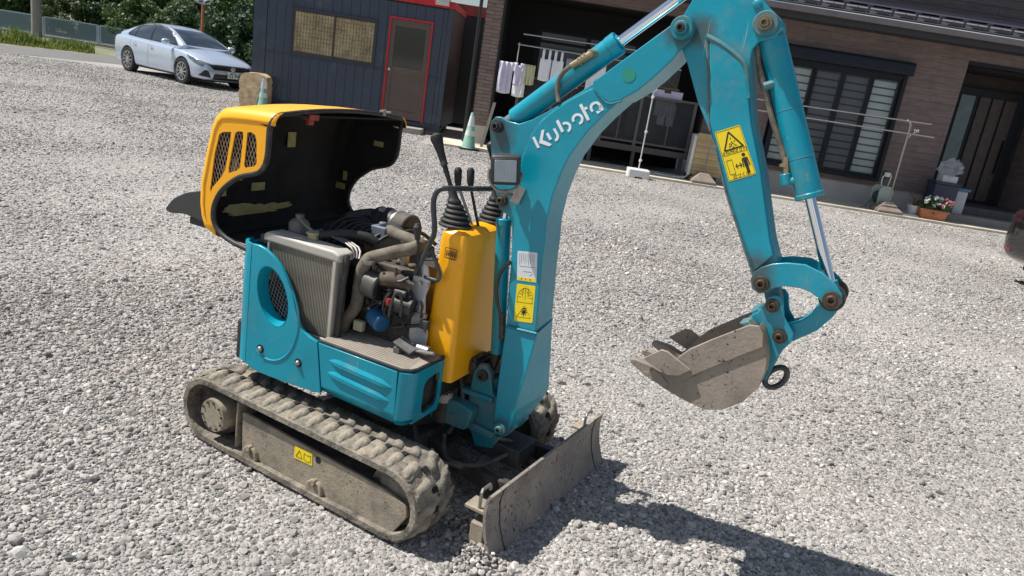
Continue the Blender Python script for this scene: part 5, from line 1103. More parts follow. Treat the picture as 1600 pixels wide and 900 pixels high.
bm = BM(); cyl(bm, C1, C2, .0155, n=24); obj("rod", bm, CHROME, cy)
bm = BM(); cyl(bm, C2 + Vector((0, -.032, 0)), C2 + Vector((0, .032, 0)), .030, n=22); cyl(bm, C2 - dC * .045, C2, .022, n=16); obj("rod_eye", bm, TEALW, cy, bevel=.003)
HP = [(0.653, 1.685),(0.665, 1.643),(0.688, 1.594),(0.706, 1.561),(0.744, 1.486),(0.783, 1.421),(0.802, 1.384),(0.814, 1.35),(0.833, 1.332)]
bm = BM(); tube(bm, [(x, -.02, z) for x, z in HP[:7]], [.007, .007, .011, .008, .0085, .0085, .011], 10, smooth=3); obj("hose", bm, mat("dusty_hose"), cy)
bm = BM(); tube(bm, [(x + .012, .0, z) for x, z in HP[:6]], .008, 10, smooth=3); obj("hose", bm, HOSEM, cy)
bm = BM(); cyl(bm, (HP[6][0], -.02, HP[6][1] + .012), (HP[7][0], -.02, HP[7][1]), .0115, n=6); cyl(bm, (HP[6][0], -.02, HP[6][1] - .008), (HP[6][0] + .001, -.02, HP[6][1] - .016), .013, n=6); obj("hose_fitting", bm, mat("brass_fitting"), cy)
bm = BM(); cyl(bm, (HP[7][0] - .003, -.02, HP[7][1]), (HP[8][0] - .01, -.02, HP[8][1] - .012), .016, n=14); cyl(bm, (HP[8][0] - .012, -.02, HP[8][1] - .004), (HP[8][0] + .03, -.01, HP[8][1] + .012), .013, n=12); obj("port_elbow", bm, TEALA, cy, bevel=.002)
bm = BM(); cyl(bm, (HP[3][0] - .008, -.03, HP[3][1] + .015), (HP[3][0] + .03, -.02, HP[3][1] + .035), .012, n=10); cyl(bm, (HP[3][0] + .02, -.02, HP[3][1] + .03), (HP[3][0] + .05, -.02, HP[3][1] + .045), .014, n=12); obj("hose_clamp", bm, TEALW, cy)
# ---------------------------------------------------------------- bucket linkage
lk = empty("bucket_linkage", BLOC, BROT[2]); lk.parent = ex
gl = [(.795, 1.040), (.800, 1.060), (.816, 1.080), (.845, 1.098), (.882, 1.110), (.930, 1.117), (.982, 1.104), (1.020, 1.082), (1.043, 1.060), (1.049, 1.038), (1.040, 1.018), (1.020, 1.010), (1.002, 1.020), (.985, 1.034), (.960, 1.044), (.930, 1.048), (.893, 1.043), (.866, 1.030), (.850, 1.012), (.828, 1.003), (.805, 1.012)]
for y0_, y1_ in ((-.072, -.060), (.060, .072)):
    bm = BM(); prism(bm, gl, y0_, y1_); obj("guide_link", bm, TEALA, lk, bevel=.002)
bl_ = [(1.044, 1.050), (1.050, 1.025), (1.037, .984), (1.006, .932), (.952, .882), (.924, .862), (.900, .870), (.896, .895), (.910, .915), (.928, .930), (.957, .948), (.978, .975), (.990, 1.015), (1.002, 1.050), (1.024, 1.064)]
bm = BM(); prism(bm, bl_, -.034, .034); obj("bucket_link", bm, TEALA, lk, bevel=.004)
bm = BM(); cyl(bm, (1.021, -.06, 1.038), (1.021, -.034, 1.038), .036, n=24); cyl(bm, (1.021, .034, 1.038), (1.021, .06, 1.038), .036, n=24)
obj("link_spacer", bm, GREASE, lk)
ball_pin(lk, "link_pin", 1.021, 1.038, -.072, -.082, .025, mat("rust_pin", (.10, .07, .05), .5, .5, var=.3, vscale=20), (0, 0, 0), (0, 0, 0)); ball_pin(lk, "link_pin", .828, 1.034, -.072, -.082, .023, mat("rust_pin"), (0, 0, 0), (0, 0, 0))
# ---------------------------------------------------------------- bucket
bk = empty("bucket", BLOC, BROT[2]); bk.parent = ex
BW = .128
side = [(0.858, 0.923),(0.872, 0.907),(0.89, 0.864),(0.902, 0.828),(0.905, 0.795),(0.897, 0.742),(0.864, 0.685),(0.814, 0.643),(0.763, 0.626),(0.7, 0.634),(0.626, 0.652),(0.591, 0.669),(0.631, 0.725),(0.656, 0.767),(0.681, 0.798),(0.734, 0.843),(0.798, 0.893),(0.833, 0.919)]
for s in (-1, 1):
    bm = BM(); prism(bm, side, s * BW, s * (BW - .008)); obj("side_plate", bm, BUCKM, bk, bevel=.001)
    rim_ = side[11:] + side[:3]
    stp = [(0.857, 0.925),(0.874, 0.908),(0.883, 0.869),(0.801, 0.801),(0.712, 0.725),(0.671, 0.683),(0.637, 0.689),(0.633, 0.726),(0.656, 0.767),(0.681, 0.798),(0.734, 0.843),(0.798, 0.895),(0.832, 0.921)]
    bm = BM(); prism(bm, stp, s * BW, s * (BW + .007)); obj("edge_reinforcement", bm, BUCKM, bk, bevel=.002)
    cut_ = [(0.552, 0.73),(0.601, 0.775),(0.621, 0.775),(0.701, 0.739),(0.671, 0.711),(0.636, 0.702)]
    bm = BM(); prism(bm, cut_, s * (BW + .0075), s * (BW + .019)); obj("side_cutter", bm, BUCKM, bk, bevel=.002)
skin = side[2:12]
bm = BM(); ro = []
thk = .007
cx_, cz_ = sum(p[0] for p in side) / len(side), sum(p[1] for p in side) / len(side)
def inward(p, d): v = Vector((cx_ - p[0], cz_ - p[1])).normalized() * d; return (p[0] + v.x, p[1] + v.y)
full = [side[0]] + [side[1]] + skin
ring_o = full; ring_i = [inward(p, thk) for p in full]
prism(bm, ring_o + ring_i[::-1], -BW + .0005, BW - .0005); obj("bucket_skin", bm, BUCKM, bk, smooth=True, ang=50)
lipA = [(0.645, 0.651),(0.591, 0.669),(0.558, 0.678)]
bm = BM(); prism(bm, [lipA[0], lipA[2], (lipA[2][0] + .002, lipA[2][1] + .010), (lipA[0][0], lipA[0][1] + .014)], -BW, BW); obj("lip_plate", bm, BUCKM, bk, bevel=.002)
tp = [(0.507, 0.698),(0.509, 0.71),(0.523, 0.713),(0.57, 0.71),(0.616, 0.693),(0.645, 0.67),(0.637, 0.652),(0.561, 0.672)]
for yy in (-.112, 0, .112):
    bm = BM(); prism(bm, tp, yy - .020, yy + .020)
    for v in bm.verts:
        t = min(1, max(0, (v.co.x - tp[0][0]) / .10)); v.co.y = yy + (v.co.y - yy) * (.55 + .45 * t)
    obj("tooth", bm, BUCKM, bk, bevel=.003)
# hanger ears joining bucket to linkage
earp = [(.869, 1.007), (.855, .998), (.848, .972), (.836, .945), (.815, .925), (.846, .912), (.872, .888), (.885, .84), (.898, .79), (.905, .775), (.918, .81), (.932, .856), (.948, .885), (.948, .910), (.928, .932), (.912, .950), (.904, .972), (.898, .995), (.884, 1.008)]
for s in (-1, 1):
    bm = BM(); prism(bm, earp, s * .048, s * .060); obj("hanger_ear", bm, TEALA, bk, bevel=.002)
bm = BM(); prism(bm, [(.812, .935), (.848, .915), (.872, .888), (.890, .83), (.898, .775), (.890, .76), (.905, .74), (.918, .80), (.915, .86), (.90, .905), (.86, .945), (.83, .955)], -.047, .047); obj("hanger_block", bm, TEALW, bk, bevel=.004)
bm = BM(); prism(bm, [(.825, .93), (.846, .912), (.872, .888), (.885, .84), (.898, .79), (.902, .76), (.890, .735), (.880, .76), (.872, .83), (.855, .88), (.83, .905), (.80, .915)], -BW + .002, -.061); obj("hanger_block", bm, TEALW, bk, bevel=.004)
bm = BM(); prism(bm, [(.825, .93), (.846, .912), (.872, .888), (.885, .84), (.898, .79), (.902, .76), (.890, .735), (.880, .76), (.872, .83), (.855, .88), (.83, .905), (.80, .915)], .061, BW - .002); obj("hanger_block", bm, TEALW, bk, bevel=.004)
ball_pin(bk, "bucket_pin", .872, .976, -.060, -.071, .020, mat("rust_pin"), (0, 0, 0), (0, 0, 0)); ball_pin(bk, "bucket_pin", .913, .892, -.060, -.071, .021, mat("rust_pin"), (0, 0, 0), (0, 0, 0))
bm = BM(); hk = []
for k in range(17):
    a = 2 * pi * k / 17; hk.append((.928 + .026 * cos(a) + .012 * sin(a), 0, .748 + .036 * sin(a)))
tube(bm, hk, .0092, 10, closed=True); o = obj("lifting_hook", bm, mat("hook_steel", (.07, .075, .075), .6, .4, var=.3, vscale=20, dirt=((.2, .18, .15), .4, 20)), bk)
# arm tip fork behind the link
bm = BM(); prism(bm, [(.826, 1.02), (.87, 1.03), (.888, .99), (.90, .93), (.885, .925), (.86, .95), (.845, .98)], -.030, .030); obj("arm_tip", bm, TEALW, arm, bevel=.004)

# ---------------------------------------------------------------- hood (tipped back)
HY = .385
hprof = [(-.700, .790), (-.722, .835), (-.732, .885), (-.732, .965), (-.708, 1.085), (-.688, 1.17), (-.668, 1.212), (-.635, 1.240), (-.585, 1.250), (-.50, 1.258), (-.45, 1.261), (-.405, 1.263), (-.375, 1.263)]
hrim = [(-.40, 1.218), (-.402, 1.216), (-.4045, 1.21), (-.405, 1.205), (-.406, 1.19), (-.406, 1.13), (-.414, 1.085), (-.440, 1.052), (-.487, 1.034), (-.530, 1.018), (-.578, .985), (-.614, .950), (-.640, .905), (-.648, .860), (-.638, .825), (-.605, .795), (-.54, .776), (-.44, .765)]
hbot = [(-.46, .752), (-.56, .758), (-.64, .770)]
hout = hprof + hrim + hbot
def vent(x0, x1, zt, zb, s0):
    return rounded([(x0 + s0, zt), (x1 + s0 * .6, zt + .004), (x1, zb + .03), (x0, zb)], .012, 3)
VN = [[(-0.629, 1.148),(-0.612, 1.16),(-0.572, 1.167),(-0.572, 1.154),(-0.591, 1.032),(-0.608, 1.003),(-0.65, 0.956),(-0.658, 0.935),(-0.662, 0.949),(-0.647, 1.078)], [(-0.554, 1.166),(-0.54, 1.175),(-0.516, 1.176),(-0.515, 1.161),(-0.522, 1.052),(-0.537, 1.038),(-0.575, 1.023),(-0.577, 1.041)], [(-0.498, 1.177),(-0.481, 1.182),(-0.46, 1.175),(-0.453, 1.157),(-0.447, 1.081),(-0.458, 1.068),(-0.499, 1.056),(-0.505, 1.064)]]
hood = empty("engine_hood", (0, 0, 0), 0); hood.parent = ex
YELI = mat("hood_foam_lining", (.013, .012, .012), .95, var=.5, vscale=10, bump=.004, bscale=30)
# skin across the width with rounded shoulders, swept along the outer profile
bm = BM(); edge_r = .045; rows = []; outl = hbot[::-1][:0] + [(-.64, .770)] + hprof
cxh, czh = -.5, 1.0
nrm_ = []
for i, p in enumerate(outl):
    a = Vector(outl[max(i - 1, 0)]); b = Vector(outl[min(i + 1, len(outl) - 1)]); t = (b - a).normalized(); nrm_.append(Vector((t.y, -t.x)))
ER = lambda p: edge_r
for p, nn_ in zip(outl, nrm_):
    row = []; er_ = ER(p); seq_ = []
    for k in range(6): a = (pi / 2) * k / 5; seq_.append((-(HY - er_ * (1 - cos(a))), er_ * (1 - sin(a))))
    for k in range(1, 8): y = -(HY - er_) + 2 * (HY - er_) * k / 8; seq_.append((y, -.020 * (1 - (y / (HY - er_)) ** 2)))
    seq_ += [(-y, i_) for y, i_ in seq_[:6][::-1]]
    for y, inset in seq_:
        q = Vector(p) + nn_ * inset; row.append(bm.verts.new((q.x, y, q.y)))
    rows.append(row)
for i in range(len(rows) - 1):
    for k in range(len(rows[0]) - 1): bm.faces.new((rows[i][k], rows[i][k + 1], rows[i + 1][k + 1], rows[i + 1][k]))
hs = obj("hood_shell", bm, YEL, hood, ang=50, mats=[YEL, YELI]); md = hs.modifiers.new("solid", 'SOLIDIFY'); md.thickness = .004; md.offset = 1 if False else 0; md.material_offset = 0
# side panels with vents
inner_prof = [(p[0] + n_.x * ER(p), p[1] + n_.y * ER(p)) for p, n_ in zip(outl, nrm_)]
side_outer = inner_prof + hrim[1:-1] + [(-.55, .775)]
ip = [q for q in inner_prof if q[0] < -.41]
side_outer = ip + hrim[2:-2] + [(-.60, .79)]
for s in (-1, 1):
    bm = BM(); holed(bm, side_outer, VN if s < 0 else [], s * HY, s * (HY - .004)); sp = obj("side_panel", bm, YEL, hood, smooth=False)
    bm = BM(); lin = [q for q in side_outer]; prism(bm, lin, s * (HY - .0045) if s > 0 else s * (HY - .012), s * (HY - .010) if s > 0 else s * (HY - .0125)) if s > 0 else None
    if s > 0: obj("foam_lining", bm, YELI, sp, smooth=False)
    else: bm.free()
    if s < 0:
        # lining around the vents and expanded mesh in them
        bm = BM(); holed(bm, side_outer, VN, -(HY - .0045), -(HY - .011)); obj("foam_lining", bm, YELI, sp, smooth=False)
        MESHC = mat("vent_mesh_bronze", (.42, .30, .20), .5, .5, var=.2, vscale=20)
        for q in VN:
            xs_ = [a for a, b in q]; zs_ = [b for a, b in q]; bm = BM()
            def inside(x, z):
                c = False; n = len(q)
                for i in range(n):
                    x1, z1 = q[i]; x2, z2 = q[i - 1]
                    if (z1 > z) != (z2 > z) and x < (x2 - x1) * (z - z1) / (z2 - z1) + x1: c = not c
                return c
            for k in range(-30, 40):
                for dd in (1, -1):
                    run = None
                    for j in range(120):
                        t = j / 119; z = min(zs_) + (max(zs_) - min(zs_)) * t; x = min(xs_) + k * .0150 + dd * (z - min(zs_)) * .45
                        if inside(x, z):
                            if run is None: run = (x, z)
                            last = (x, z)
                        elif run is not None:
                            if (Vector(run) - Vector(last)).length > .004: cyl(bm, (run[0], -HY + .006, run[1]), (last[0], -HY + .006, last[1]), .0014, n=3, caps=False)
                            run = None
                    if run is not None and (Vector(run) - Vector(last)).length > .004: cyl(bm, (run[0], -HY + .006, run[1]), (last[0], -HY + .006, last[1]), .0014, n=3, caps=False)
            tag(obj("vent_mesh", bm, MESHC, sp), kind='stuff')
# foam lining of the shell, a layer inside the skin
bm = BM(); lrow = []
for p, nn_ in zip(outl, nrm_):
    q = Vector(p) + nn_ * .010; lrow.append((bm.verts.new((q.x, -HY + .05, q.y)), bm.verts.new((q.x, HY - .05, q.y))))
for i in range(len(lrow) - 1): bm.faces.new((lrow[i][0], lrow[i][1], lrow[i + 1][1], lrow[i + 1][0]))
fl = obj("foam_lining", bm, YELI, hs, smooth=True); md = fl.modifiers.new("solid", 'SOLIDIFY'); md.thickness = .006; md.offset = 0
bm = BM(); lrow = []
for p, nn_ in zip(outl, nrm_):
    r_ = []
    for s in (-1, 1):
        for k in (range(6) if s < 0 else range(5, -1, -1)):
            a = (pi / 2) * k / 5; e = max(.003, ER(p) - .0045); inset = .0052 + e * (1 - sin(a)); y = s * (HY - .0052 - e * (1 - cos(a))); q = Vector(p) + nn_ * inset; r_.append(bm.verts.new((q.x, y, q.y)))
    lrow.append(r_)
for i in range(len(lrow) - 1):
    for k in range(11): bm.faces.new((lrow[i][k], lrow[i][k + 1], lrow[i + 1][k + 1], lrow[i + 1][k]))
obj("inner_skin", bm, YELI, hs)
# rubber seal round the rim: both sides and the cross pieces
seal_pts = hrim
bm = BM()
tube(bm, [(x + .004, -HY + .004, z) for x, z in hrim[1:]], .0095, 10, smooth=2); tube(bm, [(x + .004, HY - .004, z) for x, z in hrim[1:]], .0095, 10, smooth=2)
arc_ = lambda s_: [(-.402 + .024 * (k / 6), s_ * (HY - .004 - .045 * (1 - cos(pi / 2 * k / 6))), 1.214 + .045 * sin(pi / 2 * k / 6)) for k in range(7)]
tube(bm, arc_(-1) + [(-.378, y, 1.259 + .020 * (1 - (y / .34) ** 2)) for y in (-.25, -.15, -.05, .05, .15, .25)] + arc_(1)[::-1], .0088, 10)
obj("rim_seal", bm, RUBK, hood)
bm = BM(); tube(bm, [(x + .000, -HY - .001, z) for x, z in hrim[1:]], .0042, 8, smooth=2); obj("rim_edge", bm, mat("rim_dark_edge", (.03, .03, .032), .3, coat=.4), hood)
# bare foam patches and labels inside
PALE = mat("bare_foam", (.36, .31, .13), .9, var=.2, vscale=20, bump=.003, bscale=60)
for (x, z, w, h) in ((-.50, 1.13, .05, .022), (-.665, .96, .020, .040), (-.685, .91, .050, .026)):
    bm = BM(); prism(bm, rect(x - w / 2, z - h / 2, x + w / 2, z + h / 2), HY - .0105, HY - .0135); obj("bare_patch", bm, PALE, hood, smooth=False)
for (y, z, hy, hz) in ((-.10, .93, .035, .016), (-.30, .92, .038, .017), (-.20, .98, .012, .02), (-.24, 1.02, .014, .026), (.03, 1.12, .022, .030), (-.18, 1.16, .010, .022), (-.28, 1.0, .012, .020)):
    xw = -.714 if z < .97 else -.714 + (z - .965) * .24; bm = BM(); box2(bm, (xw, y - hy, z - hz), (xw + .003, y + hy, z + hz)); o = obj("bare_patch", bm, PALE, hood, smooth=False)
r = random.Random(9); pat = []
for k in range(40):
    a = 2 * pi * k / 40; rr = 1 + .28 * sin(3 * a + 1) + r.uniform(-.16, .16); pat.append((-.12 + .17 * rr * cos(a), .840 + .028 * rr * sin(a)))
bm = BM(); prism(bm, pat, -.7055, -.7025, 'x'); obj("torn_foam", bm, PALE, hood, smooth=False)
bm = BM(); box2(bm, (-.690, -HY + .05, .768), (-.50, HY - .05, .776)); obj("hood_floor", bm, YELI, hood)
bm = BM(); box2(bm, (-.41, -.22, 1.240), (-.372, -.17, 1.262)); box2(bm, (-.40, -.21, 1.222), (-.382, -.185, 1.240)); o = obj("latch", bm, mat("latch_red", (.28, .05, .03), .5, .2, var=.3, vscale=30), hood, bevel=.003)
bm = BM(); cyl(bm, (-.385, .20, 1.282), (-.345, .22, 1.282), .006, n=8); cyl(bm, (-.37, .21, 1.268), (-.37, .21, 1.292), .008, n=8); obj("latch_hook", bm, STEEL, hood)
# seat on the hood, now facing backwards
bm = BM(); sp_ = rounded([(-.725, .80), (-.725, .905), (-.808, .906), (-.882, .884), (-.951, .847), (-.995, .795), (-.97, .785), (-.88, .80), (-.80, .79)], .02, 4)
prism(bm, sp_, -.30, .28); st_ = obj("seat", bm, mat("seat_vinyl", (.030, .031, .034), .42, var=.1, coat=.2), ex, bevel=.018, seg=4)
bm = BM(); box2(bm, (-.88, -.28, .760), (-.70, .26, .789)); obj("seat_bracket", bm, PLAST, st_, bevel=.004)

# ---------------------------------------------------------------- engine bay
eng = empty("engine", (0, 0, 0), 0); eng.parent = ex
ALU = mat("radiator_alloy", (.47, .445, .39), .55, .1, var=.12, vscale=6, dirt=((.35, .31, .25), .4, 9))
FINB = mat("radiator_core", (.09, .082, .07), .7, .3, var=.2, vscale=20)
EBLK = mat("engine_casting", (.060, .056, .050), .7, .3, var=.3, vscale=9, bump=.002, bscale=60, dirt=((.22, .18, .13), .5, 9))
RY = -.335
rad = [(-.413, .812), (-.113, .814), (-.103, .522), (-.405, .520)]
bm = BM(); box2(bm, (-.41, RY + .001, .515), (-.108, RY + .055, .810)); ro_ = obj("radiator", bm, FINB, eng)
fme = None
bm = BM(); box2(bm, (-.0011, 0, 0), (.0011, .006, .283)); fme = bpy.data.meshes.new("fin"); bm.to_mesh(fme); bm.free(); fme.materials.append(mat("fin_metal", (.36, .335, .28), .6, .1, var=.2, vscale=8, dirt=((.36, .31, .24), .5, 8)))
for k in range(42): link("fin", fme, ro_, (-.403 + k * .00695, RY - .005, .525))
bm = BM()
for a, b in (((-.118, RY - .010, .515), (-.104, RY + .058, .812)), ((-.414, RY - .010, .515), (-.405, RY + .058, .812)), ((-.414, RY - .0105, .503), (-.104, RY + .058, .519))): box2(bm, a, b)
obj("radiator_frame", bm, ALU, eng, bevel=.002)
bm = BM(); prism(bm, [(-.435, .806), (-.433, .832), (-.415, .842), (-.12, .842), (-.09, .832), (-.088, .806)], RY - .012, RY + .07); obj("radiator_tank", bm, ALU, eng, bevel=.008, seg=3)
bm = BM(); box2(bm, (-.450, RY - .01, .795), (-.416, RY + .03, .828)); obj("mount_block", bm, EBLK, eng, bevel=.005)
bm = BM(); cyl(bm, (-.265, RY + .055, .842), (-.265, RY + .055, .862), .020, n=20); cyl(bm, (-.265, RY + .055, .860), (-.265, RY + .055, .868), .026, n=20); obj("filler_cap", bm, mat("cap_yellow_grey", (.44, .40, .25), .5, .3, var=.3, vscale=30), eng, bevel=.002)
bm = BM(); lathe(bm, [(.036, 0), (.038, .01), (.038, .065), (.030, .078), (.016, .086), (.016, .10), (.001, .102)], (-.385, -.22, .80), 'z', 20); obj("coolant_bottle", bm, mat("milky_plastic", (.17, .165, .15), .4, var=.15, vscale=10), eng)
bm = BM(); tube(bm, [(-.375, -.23, .885), (-.33, -.25, .875), (-.275, -.275, .868)], .006, 8, smooth=3); obj("overflow_tube", bm, mat("tube_grey", (.25, .24, .22), .5), eng)
DH = mat("dusty_rubber_hose", (.085, .072, .058), .8, var=.3, vscale=6, dirt=((.27, .225, .165), .62, 7)); BH = mat("black_hose", (.022, .021, .021), .55, var=.25, vscale=8, dirt=((.14, .12, .1), .3, 9))
hpx = [(-0.11, 0.477),(-0.11, 0.529),(-0.096, 0.582),(-0.061, 0.645),(-0.055, 0.718),(-0.051, 0.773),(-0.034, 0.816)]
bm = BM(); tube(bm, [(x, -.27, z) for x, z in hpx] + [(-.030, -.25, .826), (.010, -.23, .845), (.060, -.22, .868), (.105, -.215, .886), (.118, -.19, .898), (.100, -.155, .893), (.045, -.12, .889), (-.02, -.11, .890), (-.08, -.09, .892)], .0225, 14, smooth=3); obj("intake_hose", bm, DH, eng)
bm = BM(); lathe(bm, [(.0235, -.006), (.0245, 0), (.0235, .006)], (hpx[6][0] + .006, -.27, hpx[6][1]), 'z', 20); lathe(bm, [(.0235, -.006), (.0245, 0), (.0235, .006)], (hpx[0][0], -.27, hpx[0][1] + .012), 'z', 20); obj("hose_clip", bm, STEEL, eng)
hb_ = [(-0.191, 0.908),(-0.257, 0.905),(-0.304, 0.885),(-0.307, 0.854),(-0.28, 0.835),(-0.269, 0.796),(-0.271, 0.76)]
bm = BM(); tube(bm, [(x, .03 if i < 2 else -.02 * i, z) for i, (x, z) in enumerate(hb_)], .0225, 14, smooth=3); obj("air_hose", bm, BH, eng)
AC0, AC1 = ((-0.229, 0.887),(-0.055, 0.889))
p0_ = Vector((AC0[0], .05, AC0[1])); p1_ = Vector((AC1[0], .02, AC1[1])); dd_ = (p1_ - p0_).normalized()
bm = BM(); cyl(bm, p0_, p0_ + (p1_ - p0_) * .62, .054, n=30); acl = obj("air_cleaner", bm, PLAST, eng, bevel=.006)
bm = BM(); cyl(bm, p0_ + (p1_ - p0_) * .63, p1_, .057, n=30); obj("end_cup", bm, mat("dusty_black_plastic", (.07, .064, .055), .7, var=.2, dirt=((.20, .165, .12), .4, 12)), acl, bevel=.005)
bm = BM(); cyl(bm, p1_, p1_ + dd_ * .005, .044, n=24); cyl(bm, p1_ + dd_ * .004, p1_ + dd_ * .008, .012, n=14); obj("end_disc", bm, mat("disc_dark", (.06, .055, .048), .7), acl)
for t_ in (.25, .6):
    bm = BM(); q = p0_ + (p1_ - p0_) * t_; cyl(bm, q, q + dd_ * .010, .0585, n=28); obj("clamp_band", bm, STEEL if t_ > .5 else PLAST, acl)
bm = BM(); box(bm, p0_ + (p1_ - p0_) * .22 + Vector((0, -.025, .050)), (.022, .03, .012)); obj("label", bm, mat("label_grey", (.25, .27, .30), .5), acl)
# block, manifold, alternator, starter, filter
bm = BM(); box2(bm, (-.09, -.22, .50), (.13, .12, .74)); obj("engine_block", bm, EBLK, eng, bevel=.012, seg=3)
bm = BM(); box2(bm, (-.07, -.19, .741), (.12, .06, .80)); 
for k in range(3): cyl(bm, (-.035 + k * .055, -.15, .80), (-.035 + k * .055, -.15, .816), .016, n=12)
obj("rocker_cover", bm, EBLK, eng, bevel=.010, seg=3)
bm = BM(); tube(bm, [(-.02, -.235, .745), (.03, -.245, .765), (.08, -.24, .77), (.125, -.22, .75)], [.022, .026, .026, .02], 12, smooth=3); 
for k in range(3): cyl(bm, (-.0 + k * .045, -.235, .75), (-.0 + k * .045, -.20, .74), .018, n=10)
obj("exhaust_manifold", bm, mat("rusty_casting", (.09, .068, .05), .8, .2, var=.35, vscale=14, dirt=((.24, .19, .14), .45, 12)), eng)
AP = [(-0.003, 0.73),(0.047, 0.609),(-0.033, 0.583),(0.1, 0.706)]
bm = BM(); cyl(bm, (AP[0][0] - .035, -.255, AP[0][1] + .01), (AP[0][0] + .02, -.25, AP[0][1]), .048, n=26); alt = obj("alternator", bm, mat("alternator_alloy", (.13, .125, .115), .5, .6, var=.25, vscale=14, dirt=((.25, .21, .16), .3, 14)), eng, bevel=.006)
bm = BM(); cyl(bm, (AP[0][0] - .055, -.257, AP[0][1] + .014), (AP[0][0] - .038, -.257, AP[0][1] + .012), .030, n=22); obj("pulley", bm, mat("pulley_cream", (.42, .36, .24), .6, .3), alt)
bm = BM(); cyl(bm, (AP[0][0] + .021, -.25, AP[0][1]), (AP[0][0] + .026, -.25, AP[0][1]), .026, n=18); 
for k in range(8): a = k * pi / 4; box(bm, (AP[0][0] + .024, -.25 + .036 * cos(a), AP[0][1] + .036 * sin(a)), (.006, .008, .008))
obj("vent_ring", bm, PLAST, alt)
fp = AP[1]
bm = BM(); cyl(bm, (fp[0] - .055, -.235, fp[1] + .012), (fp[0] + .008, -.262, fp[1] - .002), .034, n=26); obj("oil_filter", bm, mat("blue_filter", (.015, .10, .23), .4, var=.12, dirt=((.15, .17, .2), .25, 12)), eng, bevel=.008, seg=3)
bm = BM(); box2(bm, (AP[2][0] - .022, -.285, AP[2][1] - .022), (AP[2][0] + .018, -.262, AP[2][1] + .016)); obj("relay_box", bm, mat("relay_cream", (.36, .34, .22), .6, var=.2), eng, bevel=.004)
bm = BM(); cyl(bm, (.085, -.245, .690), (.155, -.235, .688), .032, n=20); cyl(bm, (.085, -.255, .735), (.13, -.25, .733), .014, n=14); obj("starter_motor", bm, mat("starter_black", (.05, .048, .045), .5, .4, var=.3, vscale=16), eng, bevel=.003)
bm = BM(); lathe(bm, [(.010, -.012), (.013, 0), (.010, .012)], (.080, -.275, .700), 'z', 12); obj("red_terminal_boot", bm, mat("red_rubber", (.30, .02, .015), .5), eng)
bm = BM(); cyl(bm, (.03, -.14, .80), (.03, -.14, .842), .020, n=18); cyl(bm, (.03, -.14, .838), (.03, -.14, .852), .029, n=24); obj("oil_filler_cap", bm, mat("cap_grey", (.38, .36, .31), .5, .4), eng, bevel=.002)
bm = BM(); rr = random.Random(12)
for k in range(20):
    x, y, z = rr.uniform(.0, .13), rr.uniform(-.26, -.22), rr.uniform(.63, .80); tube(bm, [(x, y, z), (x + rr.uniform(-.05, .05), y - rr.uniform(0, .02), z + rr.uniform(-.06, .05)), (x + rr.uniform(-.09, .09), y, z + rr.uniform(-.1, .06))], rr.uniform(.0025, .006), 6, smooth=3)
obj("wiring", bm, BH, eng)
tag(bpy.context.scene.objects[-1], kind='stuff') if False else None
bm = BM()
for k in range(14):
    x, y, z = rr.uniform(-.06, .11), -.225 - rr.uniform(0, .012), rr.uniform(.56, .73); cyl(bm, (x, y, z), (x, y - .012, z), rr.uniform(.006, .010), n=6)
tag(obj("bolt_heads", bm, STEEL, eng), kind='stuff')
bm = BM(); tube(bm, [(.085, -.275, .65), (.095, -.285, .69), (.105, -.285, .735), (.12, -.28, .745), (.13, -.275, .71), (.128, -.27, .66)], .0050, 8, smooth=3); tube(bm, [(.05, -.265, .66), (.06, -.275, .70), (.075, -.27, .73)], .004, 8, smooth=3); obj("harness_loop", bm, mat("harness_grey", (.05, .05, .05), .5), eng)
bm = BM()
for k in range(3): tube(bm, [(-.29 + .02 * k, RY + .075 + .012 * k, .862), (-.2, RY + .08 + .012 * k, .862), (-.10 + .008 * k, RY + .06 + .01 * k, .85), (-.075 + .01 * k, RY + .05, .82)], .0045, 6, smooth=3)
obj("metal_pipes", bm, mat("dull_pipe", (.16, .15, .14), .5, .6), eng)
bm = BM(); tube(bm, [(-.085, RY + .02, .83), (-.078, RY + .012, .80), (-.083, RY + .01, .70), (-.088, RY + .012, .53)], .011, 10, smooth=3); obj("rubber_seal_strip", bm, BH, eng)
bm = BM(); tube(bm, [(-.245, RY + .065, .86), (-.18, -.22, .872), (-.12, -.17, .868), (-.09, -.15, .85)], [.016, .018, .019, .0195], 14, smooth=3); obj("upper_radiator_hose", bm, BH, eng)
bm = BM(); tube(bm, [(-.20, .0, .86), (-.12, -.02, .89), (-.02, -.10, .895), (.02, -.12, .87)], .02, 12, smooth=3); obj("crossover_hose", bm, BH, eng)
bm = BM(); box2(bm, (-.40, -.20, .50), (-.10, .30, .78)); obj("fan_shroud", bm, BH, eng, bevel=.02)
bm = BM(); box2(bm, (-.36, -.12, .781), (-.16, .10, .865)); bt = obj("battery", bm, mat("battery_black", (.03, .03, .033), .4, var=.2, dirt=((.14, .13, .12), .4, 12)), eng, bevel=.006)
bm = BM(); box2(bm, (-.19, .0, .87), (-.11, .035, .895)); obj("red_terminal_cover", bm, mat("red_cover", (.42, .03, .04), .5), bt, bevel=.005)
bm = BM(); 
for k in range(9): tube(bm, [(-.33 + .03 * k, -.16, .80 + .006 * k), (-.30 + .03 * k, -.10, .885), (-.24 + .03 * k, -.02, .885 + rr.uniform(-.02, .02)), (-.2 + .03 * k, .05, .85)], rr.uniform(.004, .008), 8, smooth=3)
obj("cable_bundle", bm, BH, eng)
